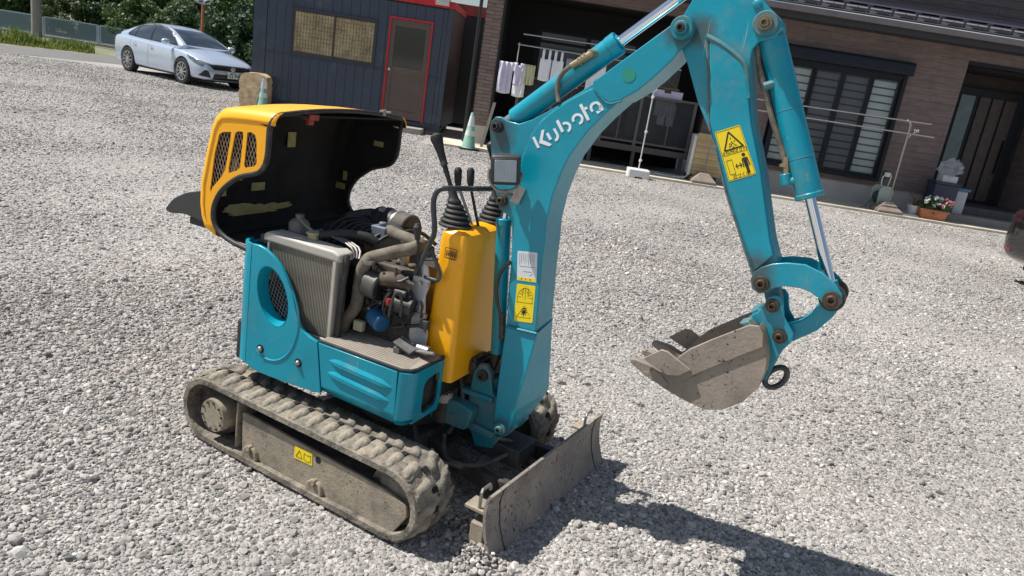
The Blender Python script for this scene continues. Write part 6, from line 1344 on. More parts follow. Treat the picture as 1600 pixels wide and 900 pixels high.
bm = BM(); box2(bm, (-.14, -.12, .865), (-.075, -.06, .905)); cyl(bm, (-.11, -.09, .905), (-.11, -.09, .918), .014, n=12); obj("relay_block", bm, mat("relay_bluegrey", (.13, .15, .18), .5), eng, bevel=.004)
bm = BM(); box2(bm, (-.50, -.33, .50), (-.42, .35, .74)); obj("rear_tank", bm, BH, eng, bevel=.01)

# ================================================================ CARS
def project_patch(bvh, poly, axis, side, off=.004, cuts=.035, inv=False):
    """a thin skin lying on the body: polygon drawn flat, dropped onto the surface along an axis"""
    bm = BM(); mk = {'y': lambda a, b: (a, side * 3, b), 'x': lambda a, b: (side * 4, a, b), 'z': lambda a, b: (a, b, 3)}[axis]
    d = {'y': Vector((0, -side, 0)), 'x': Vector((-side, 0, 0)), 'z': Vector((0, 0, -1))}[axis]
    pts = []
    n = len(poly)
    for i in range(n):
        a, b = Vector(poly[i]), Vector(poly[(i + 1) % n]); k = max(1, int((b - a).length / cuts))
        for j in range(k): pts.append(a + (b - a) * j / k)
    vs = [bm.verts.new(mk(p.x, p.y)) for p in pts]; es = [bm.edges.new((vs[i], vs[(i + 1) % len(vs)])) for i in range(len(vs))]
    bmesh.ops.triangle_fill(bm, edges=es, use_beauty=True)
    for _ in range(4):
        long = [e for e in bm.edges if e.calc_length() > cuts * 1.6]
        if long: bmesh.ops.subdivide_edges(bm, edges=long, cuts=1); bmesh.ops.triangulate(bm, faces=bm.faces)
    for v in bm.verts:
        h, nr, ix, dist = bvh.ray_cast(v.co, d)
        if h is None: h, nr, ix, dist = bvh.find_nearest(v.co)
        v.co = h - d * off
    r = bmesh.ops.extrude_face_region(bm, geom=list(bm.faces))
    for g in r['geom']:
        if isinstance(g, bmesh.types.BMVert): g.co += d * (off * .8 + .001)
    return bm
def make_sedan(name, paint, loc, heading, label, wheelm, group=None, plate=None, scale=1.0):
    car = empty(name, loc, heading, label, "car", group); car.scale = (scale,) * 3
    st = [(-2.33, .66, .90, .84, .44), (-2.27, .78, 1.02, .95, .32), (-2.05, .85, 1.085, 1.0, .24), (-1.7, .885, 1.09, .99, .21), (-1.0, .888, 1.06, .965, .20), (-.2, .888, 1.02, .945, .20), (.6, .888, 1.0, .915, .20), (1.15, .888, .985, .885, .20), (1.55, .885, .925, .83, .20), (1.9, .865, .82, .745, .20), (2.10, .81, .735, .675, .20), (2.22, .70, .66, .61, .22), (2.28, .52, .60, .56, .26)]
    bm = BM(); rows = []
    for x, w, zt, zs, zb in st:
        half = [(w * .80, zb), (w * .95, zb + .03), (w * .985, zb + .14), (w, .50 if zt > .7 else .45), (w * .995, zs - .16), (w * .975, zs - .05), (w * .90, zs), (w * .55, zt - .018)]
        pts = [(x, 0, zb)] + [(x, y, z) for y, z in half] + [(x, 0, zt)] + [(x, -y, z) for y, z in half[::-1]]
        rows.append([bm.verts.new(p) for p in pts])
    for i in range(len(rows) - 1):
        n = len(rows[0])
        for k in range(n): bm.faces.new((rows[i][k], rows[i][(k + 1) % n], rows[i + 1][(k + 1) % n], rows[i + 1][k]))
    for rr_ in (rows[0], rows[-1]):
        c_ = Vector((0, 0, 0))
        for v in rr_: c_ += v.co
        c_ /= len(rr_); c_.x += -.03 if rr_ is rows[0] else .03; cv = bm.verts.new(c_)
        for k in range(len(rr_)): bm.faces.new((rr_[k], rr_[(k + 1) % len(rr_)], cv))
    g = [(1.28, .80, .955, .70, .96), (.98, .795, .95, .66, 1.12), (.62, .79, .95, .62, 1.29), (.25, .79, .955, .585, 1.41), (-.2, .79, .96, .57, 1.475), (-.7, .79, .97, .565, 1.47), (-1.15, .785, .98, .57, 1.395), (-1.55, .78, .99, .60, 1.26), (-1.90, .77, 1.02, .64, 1.12), (-2.08, .74, 1.03, .66, 1.07)]
    g2 = []
    for x, wb, zb, wr, zr in g:
        half = [(wb, zb - .06), (wb * .985, zb + (zr - zb) * .25), (wb + (wr - wb) * .72, zb + (zr - zb) * .78), (wr, zr - min(.05, (zr - zb) * .14)), (wr * .72, zr - .012)]
        pts = [(x, y, z) for y, z in half] + [(x, 0, zr)] + [(x, -y, z) for y, z in half[::-1]]
        g2.append([bm.verts.new(p) for p in pts])
    for i in range(len(g2) - 1):
        for k in range(len(g2[0]) - 1): bm.faces.new((g2[i][k], g2[i][k + 1], g2[i + 1][k + 1], g2[i + 1][k]))
    bm.faces.new(g2[0]); bm.faces.new(g2[-1][::-1])
    bd = obj("body", bm, paint, car, ang=80); sub(bd, 2)
    dg = bpy.context.evaluated_depsgraph_get(); ev = bd.evaluated_get(dg); me = bpy.data.meshes.new_from_object(ev)
    tb = BM(); tb.from_mesh(me); bvh = BVHTree.FromBMesh(tb); tb.free()
    # wheel arches
    cb = BM(); 
    for wx in (-1.35, 1.35):
        for s in (-1, 1): cyl(cb, (wx, s * .60, .335), (wx, s * 1.1, .335), .385, n=40)
    cm = bpy.data.meshes.new("arch_cutter"); cb.to_mesh(cm); cb.free(); co = bpy.data.objects.new("arch_cutter", cm); col.objects.link(co); co.parent = car
    bo = bd.modifiers.new("arches", 'BOOLEAN'); bo.operation = 'DIFFERENCE'; bo.object = co; bo.solver = 'EXACT'
    bpy.context.view_layer.update(); dg = bpy.context.evaluated_depsgraph_get(); dg.update(); me2 = bpy.data.meshes.new_from_object(bd.evaluated_get(dg)); me2.materials.clear(); me2.materials.append(paint)
    me2.polygons.foreach_set('material_index', [0] * len(me2.polygons)); me2.shade_smooth(); me2.set_sharp_from_angle(angle=radians(40))
    bd.modifiers.clear(); bd.data = me2; bpy.data.objects.remove(co)
    GL = mat("car_glass", (.020, .030, .036), .04, 0, .08, 2, spec=.9, coat=.5)
    BLK = mat("car_black_trim", (.012, .012, .013), .35, var=.2)
    CHR = mat("car_chrome", (.75, .76, .78), .12, 1.0, .03)
    def patch(nm, poly, axis, side, m, off=.004, parent=None, rr=0):
        p_ = rounded(poly, rr, 3) if rr else poly
        return obj(nm, project_patch(bvh, p_, axis, side, off), m, parent or car, ang=50)
    for s in (-1, 1):
        patch("side_window_surround", [(1.02, .96), (.76, 1.13), (.45, 1.335), (.10, 1.405), (-.40, 1.43), (-.85, 1.40), (-1.22, 1.28), (-1.52, 1.06), (-1.48, 1.01), (-.9, .985), (0, .965)], 'y', s, BLK, .006)
        patch("window", [(.92, 1.0), (.44, 1.29), (.12, 1.375), (-.22, 1.39), (-.24, .99)], 'y', s, GL, .011, rr=.02)
        patch("window", [(-.32, .995), (-.30, 1.395), (-.75, 1.375), (-1.02, 1.30), (-1.08, 1.01)], 'y', s, GL, .011, rr=.02)
        patch("window", [(-1.13, 1.02), (-1.08, 1.27), (-1.22, 1.21), (-1.42, 1.04)], 'y', s, GL, .011, rr=.015)
        for x0 in (.90, -.28, -1.18):
            patch("door_seam", [(x0 - .004, .30), (x0 + .004, .30), (x0 + .004, .95), (x0 - .004, .95)], 'y', s, mat("seam_dark_car", (.03, .035, .04), .8), .0015)
        patch("sill_trim", [(-.93, .22), (.93, .22), (.93, .285), (-.93, .285)], 'y', s, paint, .018)
        for x0 in (-.12, -.98):
            h_ = BM(); box(h_, (x0, s * .905, .83), (.17, .022, .026)); obj("door_handle", h_, paint, car, bevel=.006)
        patch("headlight", [(1.50, .80), (1.80, .74), (2.05, .66), (2.18, .61), (2.12, .55), (1.92, .60), (1.66, .70)], 'y', s, mat("headlight_lens", (.16, .18, .20), .06, .3, .3, 12, coat=.8), .006)
        m_ = BM(); bmesh.ops.create_uvsphere(m_, u_segments=16, v_segments=10, radius=1, matrix=Matrix.Translation((.78, s * 1.0, 1.02)) @ Matrix.Diagonal((.085, .12, .075, 1))); box(m_, (.80, s * .89, .975), (.05, .10, .03)); obj("wing_mirror", m_, paint, car)
        patch("tail_lamp", [(s * .50, .78), (s * .78, .80), (s * .74, .92), (s * .52, .94)] , 'x', -1, mat("tail_lamp_smoked", (.03, .012, .013), .1, 0, .2, 10, coat=.6), .006)
        patch("reflector", [(s * .55, .40), (s * .70, .42), (s * .70, .46), (s * .55, .44)], 'x', -1, mat("reflector_dull", (.20, .04, .045), .35), .006)
        patch("fog_lamp_recess", [(s * .58, .28), (s * .82, .31), (s * .74, .47), (s * .66, .46)], 'x', 1, BLK, .008, rr=.03)
        f_ = BM(); cyl(f_, (2.10, s * .67, .37), (2.19, s * .65, .37), .042, n=16); obj("fog_lamp", f_, CHR, car)
    patch("windscreen", [(-.64, 1.01), (.64, 1.01), (.60, 1.12), (.545, 1.27), (.49, 1.375), (-.49, 1.375), (-.545, 1.27), (-.60, 1.12)], 'x', 1, GL, .011, rr=.03)
    patch("rear_window", [(-.62, 1.10), (.62, 1.10), (.52, 1.36), (-.52, 1.36)], 'x', -1, GL, .011, rr=.03)
    patch("grille", [(-.66, .62), (-.52, .50), (.52, .50), (.66, .62), (.40, .635), (-.40, .635)], 'x', 1, BLK, .010)
    patch("headlight", [(-.80, .70), (-.50, .615), (-.50, .575), (-.78, .63)], 'x', 1, MATS["headlight_lens"], .007); patch("headlight", [(.80, .70), (.50, .615), (.50, .575), (.78, .63)], 'x', 1, MATS["headlight_lens"], .007)
    patch("lower_intake", [(-.56, .25), (.56, .25), (.50, .40), (-.50, .40)], 'x', 1, BLK, .010, rr=.03)
    e_ = BM()
    lathe(e_, [(.058, -.004), (.066, 0), (.058, .004), (.054, 0)], (2.335, 0, .575), 'x', 24)
    t_ = [(2.338, .04 * cos(a * pi / 8), .575 + .018 + .018 * sin(a * pi / 8)) for a in range(16)]; tube(e_, t_, .005, 5, closed=True); t_ = [(2.338, .018 * cos(a * pi / 8), .575 + .04 * sin(a * pi / 8)) for a in range(16)]; tube(e_, t_, .005, 5, closed=True)
    obj("emblem", e_, CHR, car)
    if plate:
        p_ = BM(); box(p_, (2.345, 0, .40), (.012, .33, .165)); po = obj("number_plate", p_, mat("plate_white", (.75, .76, .75), .4, var=.02), car, bevel=.004)
        ink = mat("plate_green", (.03, .16, .09), .5)
        for tx, dy, dz, sz in ((plate[0], 0, .045, .05), (plate[1], .02, -.022, .125), (plate[2], -.135, -.022, .05)):
            tm = text_mesh(tx, sz, .001, .002); tm.materials.append(ink); o = link("lettering", tm, po, (2.3525, dy, .40 + dz)); o.rotation_euler = (radians(90), 0, radians(90))
    TY = mat("tyre_rubber", (.018, .018, .019), .85, var=.2, vscale=20, bump=.002, bscale=80)
    RIM = wheelm
    tyre = BM(); lathe(tyre, [(.235, -.09), (.29, -.105), (.325, -.095), (.335, -.06), (.335, .06), (.325, .095), (.29, .105), (.235, .09)], (0, 0, 0), 'y', 40, caps=False)
    tme = bpy.data.meshes.new("tyre"); bmesh.ops.recalc_face_normals(tyre, faces=tyre.faces); tyre.to_mesh(tme); tyre.free(); tme.materials.append(TY); tme.shade_smooth(); tme.set_sharp_from_angle(angle=radians(40))
    rm = BM(); lathe(rm, [(.222, -.098), (.238, -.100), (.240, -.085), (.215, -.07), (.215, .05), (.20, .05), (.20, -.06)], (0, 0, 0), 'y', 40, caps=False)
    for k in range(10):
        a = 2 * pi * k / 10; vs_ = box(rm, (.125, -.085, 0), (.20, .022, .026 if k % 2 else .036)); 
        for v in vs_: v.co = Matrix.Rotation(a, 3, 'Y') @ v.co
    cyl(rm, (0, -.098, 0), (0, -.06, 0), .045, n=18)
    rme = bpy.data.meshes.new("rim"); bmesh.ops.recalc_face_normals(rm, faces=rm.faces); rm.to_mesh(rme); rm.free(); rme.materials.append(RIM)
    dk_ = BM(); cyl(dk_, (0, -.045, 0), (0, .05, 0), .20, n=28); dme = bpy.data.meshes.new("brake_disc"); dk_.to_mesh(dme); dk_.free(); dme.materials.append(mat("wheel_dark", (.03, .03, .032), .6, .4))
    for wx in (-1.35, 1.35):
        for s in (-1, 1):
            w = empty("wheel", (wx, s * .785, .335), 0 if s < 0 else pi); w.parent = car
            link("tyre", tme, w); link("rim", rme, w); link("brake_disc", dme, w)
    ub = BM(); box2(ub, (-2.0, -.62, .17), (2.0, .62, .45)); obj("underbody", ub, BLK, car, bevel=.02)
    return car
SILV = mat("pale_blue_silver_paint", (.52, .60, .72), .22, .35, .02, 2, coat=1.0)
BLKP = mat("black_car_paint", (.010, .010, .011), .12, 0, .1, coat=1.0)
ALLOY = mat("alloy_rim", (.60, .61, .63), .28, .9, .05)
make_sedan("parked_car", SILV, (-9.96, 21.05, 0), radians(-33), "pale silver blue sedan parked on the gravel in front of the trees", ALLOY, plate=("宮城 330", "33-99", "そ"), scale=.97)
make_sedan("parked_car", BLKP, (8.13, 8.85, 0), radians(8), "glossy black car cut off by the right edge, only its rear corner showing", ALLOY, scale=.94)

# ================================================================ THINGS ROUND THE YARD
def cone(loc, label, rz=0):
    t = empty("traffic_cone", loc, rz, label, "traffic cone", "pale green traffic cones")
    G_ = mat("cone_faded_green", (.22, .42, .32), .6, var=.12, vscale=6); W2 = mat("cone_white_band", (.62, .68, .66), .5, var=.06)
    bm = BM(); lathe(bm, [(.145, .03), (.13, .05), (.03, .69), (.022, .70), (.001, .70)], (0, 0, 0), 'z', 28); c_ = obj("cone_body", bm, G_, t)
    for za, zb in ((.26, .36), (.44, .64)):
        bm = BM(); f = lambda z: .13 - (z - .05) / .64 * .10 + .0015; lathe(bm, [(f(za) - .001, za), (f(za), za), (f(zb), zb), (f(zb) - .001, zb)], (0, 0, 0), 'z', 28); obj("reflective_band", bm, W2, c_)
    bm = BM(); prism(bm, rounded(rect(-.19, -.19, .19, .19), .05, 3), .0, .03, 'z'); obj("rubber_base", bm, mat("cone_base_black", (.02, .02, .02), .8), t)
cone((-1.27, 14.6, .005), "pale green traffic cone with white bands standing by the brick house corner", .3)
cone((-5.83, 15.95, .005), "pale green traffic cone beside the wrapped brown bale at the container's left corner")
# wrapped bale
bm = BM(); prism(bm, rounded([(-.27, 0), (.27, 0), (.285, .30), (.27, .68), (.10, .74), (-.20, .72), (-.29, .60), (-.28, .30)], .06, 4), -.3, .3)
r = random.Random(2)
bmesh.ops.subdivide_edges(bm, edges=[e for e in bm.edges if e.calc_length() > .2], cuts=4, use_grid_fill=True)
for v in bm.verts: v.co += Vector((r.uniform(-.012, .012), r.uniform(-.012, .012), r.uniform(-.008, .008)))
t = empty("wrapped_bale", (-6.06, 16.2, .0), .1, "bundle of brown reed matting wrapped in clear film at the container's left corner", "bale")
obj("bale_body", bm, mat("reed_bundle", (.66, .40, .18), .5, var=.25, vscale=9, col2=(.90, .70, .45), bump=.012, bscale=18, coat=.5), t)
for z in (.2, .42):
    bm = BM(); box2(bm, (-.292, -.305, z), (.292, .305, z + .012)); obj("strap", bm, mat("strap_pale", (.5, .45, .38), .5), t)
# --- laundry poles and stands
POLE = mat("dull_alloy_pole", (.42, .42, .42), .38, .8, var=.1); POLEW = mat("white_coated_pole", (.62, .62, .60), .4, var=.06)
WPL = mat("white_plastic", (.72, .72, .70), .45, var=.05, dirt=((.4, .38, .34), .3, 5))
def pole_thing(name, pts, r, m, label, cat="clothes pole", group=None):
    bm = BM(); tube(bm, pts, r, 8); o = obj(name, bm, m); return tag(o, label, cat, group)
pole_thing("clothes_pole", [(-.55, 15.25, 2.30), (2.9, 15.25, 2.34)], .014, POLE, "upper thin metal clothes pole hanging inside the veranda recess")
pole_thing("clothes_pole", [(-.63, 15.22, 2.095), (2.6, 15.22, 2.09)], .013, POLE, "lower thin metal clothes pole carrying the white tops in the veranda", )
bm = BM(); tube(bm, [(-.60, 15.22, 2.13), (-.60, 15.22, 1.80), (-.60, 15.28, 1.76)], .009, 8); tag(obj("hanging_hook", bm, POLEW), "slim pale rod hanging down from the left end of the lower clothes pole", "hook")
def stand_white(loc):
    t = empty("drying_stand", loc, 0, "white weighted drying stand with a slim pole standing on the gravel before the veranda", "drying stand")
    bm = BM(); prism(bm, rounded(rect(-.21, -.17, .21, .17), .05, 4), 0, .165, 'z'); b_ = obj("base_tank", bm, WPL, t, bevel=.015, seg=3)
    bm = BM(); box2(bm, (-.07, -.172, .0), (.07, -.165, .03)); obj("base_slot", bm, mat("hole_shade_black", (.008,) * 3), b_)  # black patch paints the shade in the slot
    bm = BM(); cyl(bm, (0, 0, .12), (0, 0, 1.62), .012, n=10); obj("pole", bm, POLEW, t)
    for z in (.30, .84, 1.48):
        bm = BM(); cyl(bm, (0, 0, z), (0, 0, z + .05), .024, n=10); cyl(bm, (0, 0, z + .03), (.03, -.02, z + .04), .012, n=8); obj("clamp", bm, WPL, t, bevel=.003)
    bm = BM(); tube(bm, [(-.05, 0, 1.66), (0, 0, 1.60), (.05, 0, 1.66)], .014, 8); tube(bm, [(0, 0, 1.60), (.0, 0, 1.70)], .014, 8); obj("pole_fork", bm, WPL, t)
stand_white((2.03, 14.34, .0))
def stand_conc(loc, label, top):
    t = empty("drying_stand", loc, 0, label, "drying stand", "concrete footed drying stands")
    bm = BM(); r0 = [(-.24, -.2), (.24, -.2), (.24, .2), (-.24, .2)]; v0 = [bm.verts.new((a, b, 0)) for a, b in r0]; v05 = [bm.verts.new((a, b, .05)) for a, b in r0]; v1 = [bm.verts.new((a * .35, b * .35, .20)) for a, b in r0]
    for A, B_ in ((v0, v05), (v05, v1)):
        for k in range(4): bm.faces.new((A[k], A[(k + 1) % 4], B_[(k + 1) % 4], B_[k]))
    bm.faces.new(v1); bm.faces.new(v0[::-1]); obj("concrete_foot", bm, mat("brown_concrete", (.26, .21, .17), .9, var=.2, vscale=6, bump=.003, bscale=40), t, bevel=.012)
    bm = BM(); cyl(bm, (0, 0, .15), (0, 0, top), .017, n=10); obj("pole", bm, mat("brownish_pole", (.30, .27, .24), .45, .6), t)
    bm = BM(); tube(bm, [(0, 0, top - .12), (-.02, 0, top), (-.10, -.02, top + .05)], .013, 8, smooth=3); tube(bm, [(0, 0, top - .30), (.05, 0, top - .2), (.12, .0, top - .15)], .012, 8, smooth=3)
    for dx in (.10, .14, .17): cyl(bm, (dx, 0, top - .15), (dx, 0, top - .09), .008, n=6)
    obj("pole_fork", bm, POLEW, t); return t
stand_conc((7.02, 14.76, .05), "concrete footed drying stand between big window and entrance", 1.72)
stand_conc((3.36, 14.76, .05), "concrete footed drying stand in front of the reed covered outdoor unit", 1.72)
pole_thing("clothes_pole", [(2.95, 14.70, 1.755), (7.36, 14.70, 1.81)], .012, POLE, "upper horizontal clothes pole crossing in front of the shuttered window")
pole_thing("clothes_pole", [(3.0, 14.74, 1.57), (7.50, 14.74, 1.58)], .012, POLE, "lower horizontal clothes pole crossing in front of the shuttered window")
def cloth(name, x0, x1, z0, z1, y, m, label, cat, kind="sheet", waves=3, amp=.02, seed=1, parent=None, taper=0):
    bm = BM(); nx, nz = 18, 10; r = random.Random(seed); ph = r.uniform(0, 6); g = []
    for j in range(nz + 1):
        t = j / nz; row = []
        for i in range(nx + 1):
            s = i / nx; hw = (x1 - x0) / 2; cx = (x0 + x1) / 2
            x = cx + (s - .5) * 2 * hw * (1 - taper * t)
            zz = z1 - (z1 - z0) * t - .02 * sin(s * pi) * t
            row.append(bm.verts.new((x, y + amp * sin(s * 2 * pi * waves + ph) * (.4 + .8 * t) + .008 * sin(s * 17 + t * 5), zz)))
        g.append(row)
    for j in range(nz):
        for i in range(nx):
            s = (i + .5) / nx; t = (j + .5) / nz
            if kind == "top" and t < .28 and (.33 < s < .67): continue
            if kind == "top" and t < .35 and (s < .12 or s > .88): continue
            if kind == "trousers" and t > .3 and .44 < s < .56: continue
            if kind == "shirt" and t > .38 and (s < .18 or s > .82): continue
            if kind == "shirt" and t < .12 and (.40 < s < .60): continue
            bm.faces.new((g[j][i], g[j][i + 1], g[j + 1][i + 1], g[j + 1][i]))
    bmesh.ops.delete(bm, geom=[v for v in bm.verts if not v.link_faces], context='VERTS')
    o = obj(name, bm, m, parent); md = o.modifiers.new("thickness", 'SOLIDIFY'); md.thickness = .004
    return tag(o, label, cat) if label else o
LAV = mat("lavender_cloth", (.60, .57, .70), .9, var=.1, vscale=8, bump=.002, bscale=60); WHI = mat("white_cloth", (.80, .80, .84), .9, var=.06, vscale=8, bump=.002, bscale=60)
GRYC = mat("grey_cloth", (.30, .31, .35), .9, var=.15, vscale=20); CRM = mat("cream_cloth", (.52, .50, .40), .9, var=.1, vscale=10, col2=(.60, .58, .30))
cloth("towel", -.93, -.66, 1.15, 1.74, 15.24, LAV, "long lavender towel, leftmost piece of the washing", "towel", waves=3)
cloth("shirt", -.66, -.42, 1.33, 1.75, 15.20, LAV, "crumpled pale lavender shirt right of the long towel", "shirt", "shirt", 2)
cloth("towel", -.62, -.38, 1.12, 1.70, 15.28, WHI, "white cloth hanging lowest behind the crumpled lavender shirt", "towel", waves=2, seed=4)
cloth("towel", -.42, -.22, 1.38, 1.75, 15.25, CRM, "short cream and yellow cloth right of the lavender washing", "towel", waves=3, seed=6)
cloth("tank_top", -.15, .07, 1.50, 2.08, 15.22, WHI, "white top with shoulder straps, left one of two on the lower pole", "top", "top", 2, .012, 8)
cloth("tank_top", .09, .31, 1.50, 2.08, 15.22, WHI, "white top with shoulder straps, right one of two on the lower pole", "top", "top", 2, .012, 9)
cloth("shirt", .36, .72, 1.45, 1.98, 15.22, GRYC, "grey patterned shirt on a hanger just right of the two white tops", "shirt", "shirt", 2, .012, 10)
cloth("towel", .80, 1.15, 1.35, 1.95, 15.24, WHI, "white cloth half hidden behind the teal boom cylinder", "towel", waves=3, seed=12)
bm = BM(); tube(bm, [(2.24, 15.66, 1.72), (2.72, 15.66, 1.72)], .012, 8); tube(bm, [(2.28, 15.66, 1.73), (2.48, 15.66, 1.86), (2.68, 15.66, 1.73)], .004, 6); tube(bm, [(2.48, 15.66, 1.86), (2.48, 15.60, 2.0), (2.48, 15.4, 2.3)], .004, 6)
for k in range(9): cyl(bm, (2.27 + k * .052, 15.66, 1.67), (2.27 + k * .052, 15.66, 1.73), .009, n=6)
tag(obj("peg_hanger", bm, mat("brown_plastic", (.22, .13, .08), .5)), "brown bar hanger with pegs above the frosted balustrade", "hanger")
cloth("shirt", 2.18, 2.80, 1.18, 1.68, 15.62, LAV, "pale lavender shirt pegged to the bar hanger behind the frosted panel", "shirt", "shirt", 2, .02, 14)
cloth("shorts", 2.38, 2.72, 1.0, 1.42, 15.64, WHI, "white shorts hanging below the lavender shirt behind the frosted panel", "shorts", "trousers", 2, .015, 15)
cloth("towel", 1.36, 1.62, 1.10, 1.85, 15.66, WHI, "white towel hanging behind the middle frosted panel of the veranda", "towel", waves=2, seed=21)
# outdoor unit behind a reed screen
ac = empty("outdoor_unit", (3.34, 15.02, .05), 0, "air conditioner outdoor unit shaded by a golden reed screen on the house wall", "air conditioner")
bm = BM(); box2(bm, (-.26, -.05, .12), (.34, .25, .90)); obj("casing", bm, mat("ac_casing", (.60, .58, .52), .5), ac, bevel=.015)
REED = mat("golden_reed", (.62, .44, .20), .7, var=.25, vscale=10, col2=(.85, .68, .40))
rme_ = None
for k in range(46):
    x = -.20 + k * .013
    if rme_ is None:
        bm = BM(); cyl(bm, (0, 0, 0), (0, 0, .80), .0062, n=5); rme_ = bpy.data.meshes.new("reed"); bm.to_mesh(rme_); bm.free(); rme_.materials.append(REED)
    link("reed", rme_, ac, (x, -.085 + (.004 if k % 2 else 0), .13))
bm = BM()
for z in (.2, .32, .44, .56, .68, .80): box2(bm, (-.205, -.096, z), (.395, -.093, z + .004))
obj("binding_thread", bm, mat("thread_brown", (.16, .10, .05), .8), ac)
bm = BM(); box2(bm, (-.275, -.11, .10), (-.215, -.04, .88)); obj("side_duct", bm, mat("duct_cream", (.66, .64, .58), .5), ac, bevel=.01)
bm = BM(); tube(bm, [(-.24, -.08, .14), (-.32, -.14, .05), (-.6, -.1, .02), (-.9, 0, .02)], .012, 8, smooth=4); obj("drain_hose", bm, mat("duct_cream"), ac)
for x in (-.2, .28):
    bm = BM(); box2(bm, (x - .05, -.08, 0), (x + .05, .26, .119)); obj("foot_block", bm, mat("void_grey", (.05, .05, .05), .8), ac)
# planter with flowers
pl = empty("flower_planter", (7.93, 14.80, .05), radians(-3), "terracotta trough with white and pink flowers on the apron by the porch", "planter")
bm = BM(); v0 = rounded(rect(-.23, -.08, .23, .08), .03, 3); v1 = rounded(rect(-.27, -.11, .27, .11), .035, 3)
A = [bm.verts.new((a, b, 0)) for a, b in v0]; B_ = [bm.verts.new((a, b, .16)) for a, b in v1]; C_ = [bm.verts.new((a * 1.06, b * 1.12, .165)) for a, b in v1]; D_ = [bm.verts.new((a * 1.06, b * 1.12, .19)) for a, b in v1]
for P_, Q_ in ((A, B_), (B_, C_), (C_, D_)):
    for k in range(len(A)): bm.faces.new((P_[k], P_[(k + 1) % len(A)], Q_[(k + 1) % len(A)], Q_[k]))
bm.faces.new(A[::-1]); bm.faces.new(D_); obj("trough", bm, mat("terracotta", (.48, .17, .085), .75, var=.15, vscale=5), pl)
fm = crown_mesh(77, 26, 900, .035, .30, .16, LEAF[1], .12, "foliage"); fo_ = link("foliage", fm, pl, scale=(1, .55, .9))
def blossom(name, n, xr, cm, seed):
    r = random.Random(seed); bm = BM()
    for k in range(n):
        c = Vector((r.uniform(*xr), r.uniform(-.13, .06), r.uniform(.27, .44)))
        for q in range(7):
            d = Vector((r.gauss(0, 1), r.gauss(0, 1), r.gauss(0, 1))).normalized() * .027
            bmesh.ops.create_icosphere(bm, subdivisions=1, radius=.018, matrix=Matrix.Translation(c + d))
    return obj(name, bm, cm, pl)
for k in range(15): blossom("white_blossom", 1, (-.24, .14), mat("petal_white", (.75, .76, .72), .6), 20 + k)
for k in range(10): blossom("pink_blossom", 1, (.10, .32), mat("petal_pink", (.70, .25, .30), .6), 40 + k)
# navy storage box with a white box and plastic bag, second bin
nb = empty("storage_box", (8.22, 15.20, .05), 0, "dark navy storage box at the porch corner behind the flower trough", "storage box")
bm = BM(); box2(bm, (-.25, -.15, .0), (.22, .20, .68)); obj("box_body", bm, mat("navy_plastic", (.03, .04, .07), .5), nb, bevel=.012)
bm = BM(); box2(bm, (-.265, -.165, .682), (.235, .215, .73)); obj("lid", bm, mat("navy_plastic"), nb, bevel=.01)
wb = empty("waste_bin", (8.58, 15.28, .05), 0, "pale bin with a blue lid beside the navy storage box", "bin")
bm = BM(); box2(bm, (-.10, -.13, .12), (.12, .15, .60)); obj("bin_body", bm, mat("pale_bin", (.42, .45, .50), .5), wb, bevel=.015)
bm = BM(); box2(bm, (-.13, -.16, .602), (.15, .18, .66)); obj("lid", bm, mat("blue_lid", (.06, .14, .26), .45), wb, bevel=.012)
bm = BM(); box2(bm, (-.15, -.10, 0), (.15, .12, .13)); tag(obj("white_carton", bm, mat("white_carton", (.50, .52, .56), .6), loc=(8.24, 15.2, .782), bevel=.005), "small white carton lying on top of the navy storage box", "carton")
bm = BM(); bmesh.ops.create_icosphere(bm, subdivisions=4, radius=1)
for v in bm.verts:
    import mathutils
    n_ = mathutils.noise.noise(v.co * 2.2) * .35 + mathutils.noise.noise(v.co * 6) * .22; f = 1 + n_; v.co = Vector((v.co.x * .22 * f, v.co.y * .16 * f, v.co.z * .18 * f))
tag(obj("plastic_bag", bm, mat("clear_plastic", (.55, .58, .62), .12, 0, .05, spec=.9, alpha=.30), loc=(8.24, 15.2, 1.05), ang=20), "crumpled clear plastic bag on the white carton at the porch corner", "plastic bag")
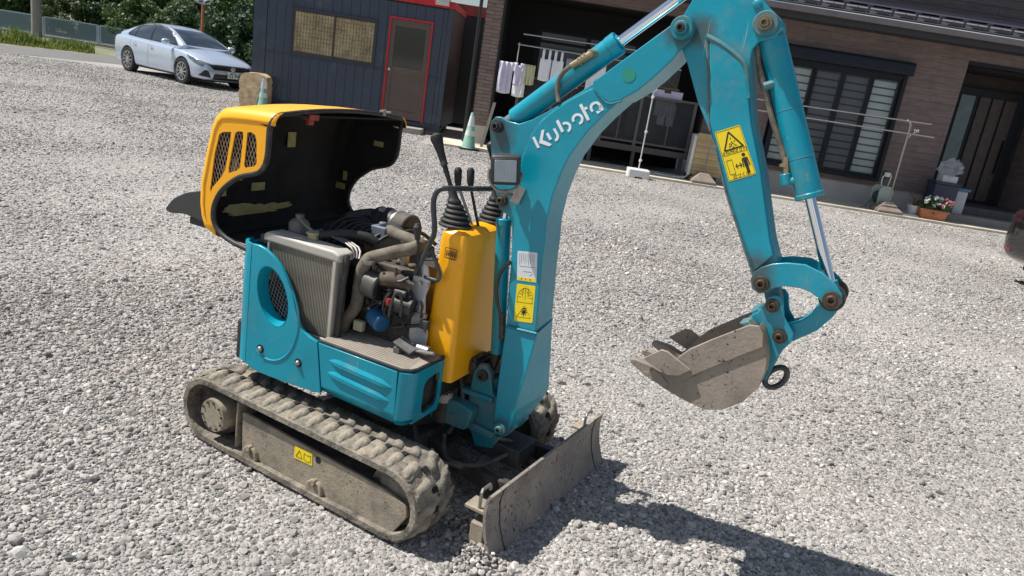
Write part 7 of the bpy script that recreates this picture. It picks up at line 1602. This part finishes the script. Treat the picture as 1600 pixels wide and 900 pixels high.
# hose reel
hr = empty("hose_reel", (6.98, 15.05, .05), radians(10), "pale green garden hose reel against the wall behind the drying stand foot", "hose reel")
RG = mat("reel_pale_green", (.36, .44, .40), .5, var=.08)
for y in (-.13, .11):
    bm = BM(); prism(bm, rounded([(-.13, 0), (.13, 0), (.15, .42), (.08, .48), (-.10, .48), (-.15, .40)], .04, 4), y, y + .025); obj("side_frame", bm, RG, hr, bevel=.004)
bm = BM(); cyl(bm, (0, -.10, .25), (0, .11, .25), .12, n=20); obj("hose_coil", bm, mat("hose_dark", (.05, .06, .06), .6), hr)
bm = BM(); tube(bm, [(-.06, 0, .46), (-.07, 0, .66), (.09, 0, .70), (.08, 0, .46)], .010, 8, smooth=4); box2(bm, (-.04, -.03, .66), (.05, .03, .74)); obj("handle", bm, WPL, hr)
bm = BM(); tube(bm, [(-.14, -.06, .12), (-.26, -.1, .22), (-.34, -.12, .08), (-.44, -.14, .02)], .008, 8, smooth=5); tube(bm, [(-.14, -.06, .18), (-.30, -.1, .12), (-.36, -.16, .01)], .008, 8, smooth=5); obj("hose_loop", bm, mat("hose_dark"), hr)
# dry potted plant, bowl and tray
pp = empty("plant_pot", (7.64, 14.98, .05), 0, "small white pot with a withered brown plant left of the flower trough", "plant pot")
bm = BM(); lathe(bm, [(.085, 0), (.12, .17), (.13, .175), (.13, .20), (.11, .20), (.105, .17), (.001, .165)], (0, 0, 0), 'z', 20); obj("pot", bm, WPL, pp)
bm = BM(); r = random.Random(8)
for k in range(26):
    a = r.uniform(0, 6.28); h = r.uniform(.10, .28); tube(bm, [(0, 0, .17), (.05 * cos(a), .05 * sin(a), .17 + h * .6), (r.uniform(.08, .16) * cos(a), r.uniform(.08, .16) * sin(a), .17 + h)], .004, 4)
obj("dry_stems", bm, mat("dry_stem", (.25, .09, .04), .8, var=.3), pp)
bm = BM(); box2(bm, (-.24, -.09, 0), (.24, .09, .028)); tag(obj("tray", bm, mat("tray_grey", (.50, .51, .50), .5), loc=(7.42, 14.82, .051), bevel=.006), "flat pale grey tray on the apron under the white pot", "tray")
bm = BM(); lathe(bm, [(.07, 0), (.10, .09), (.105, .10), (.09, .10), (.06, .02), (.001, .02)], (7.33, 15.05, .051), 'z', 20); tag(obj("metal_bowl", bm, mat("bowl_metal", (.30, .30, .30), .3, .9)), "small dull metal bowl between hose reel and white pot", "bowl")
# timber plank leaning by the house corner
bm = BM(); box2(bm, (-.03, -.02, 0), (.03, .02, .95)); o = obj("leaning_plank", bm, mat("weathered_plank", (.16, .14, .12), .8, var=.2), loc=(-1.05, 15.0, .05)); o.rotation_euler = (radians(-22), radians(8), 0); tag(o, "weathered plank leaning against the brick house corner behind the cone", "plank")
bpy.context.view_layer.update()
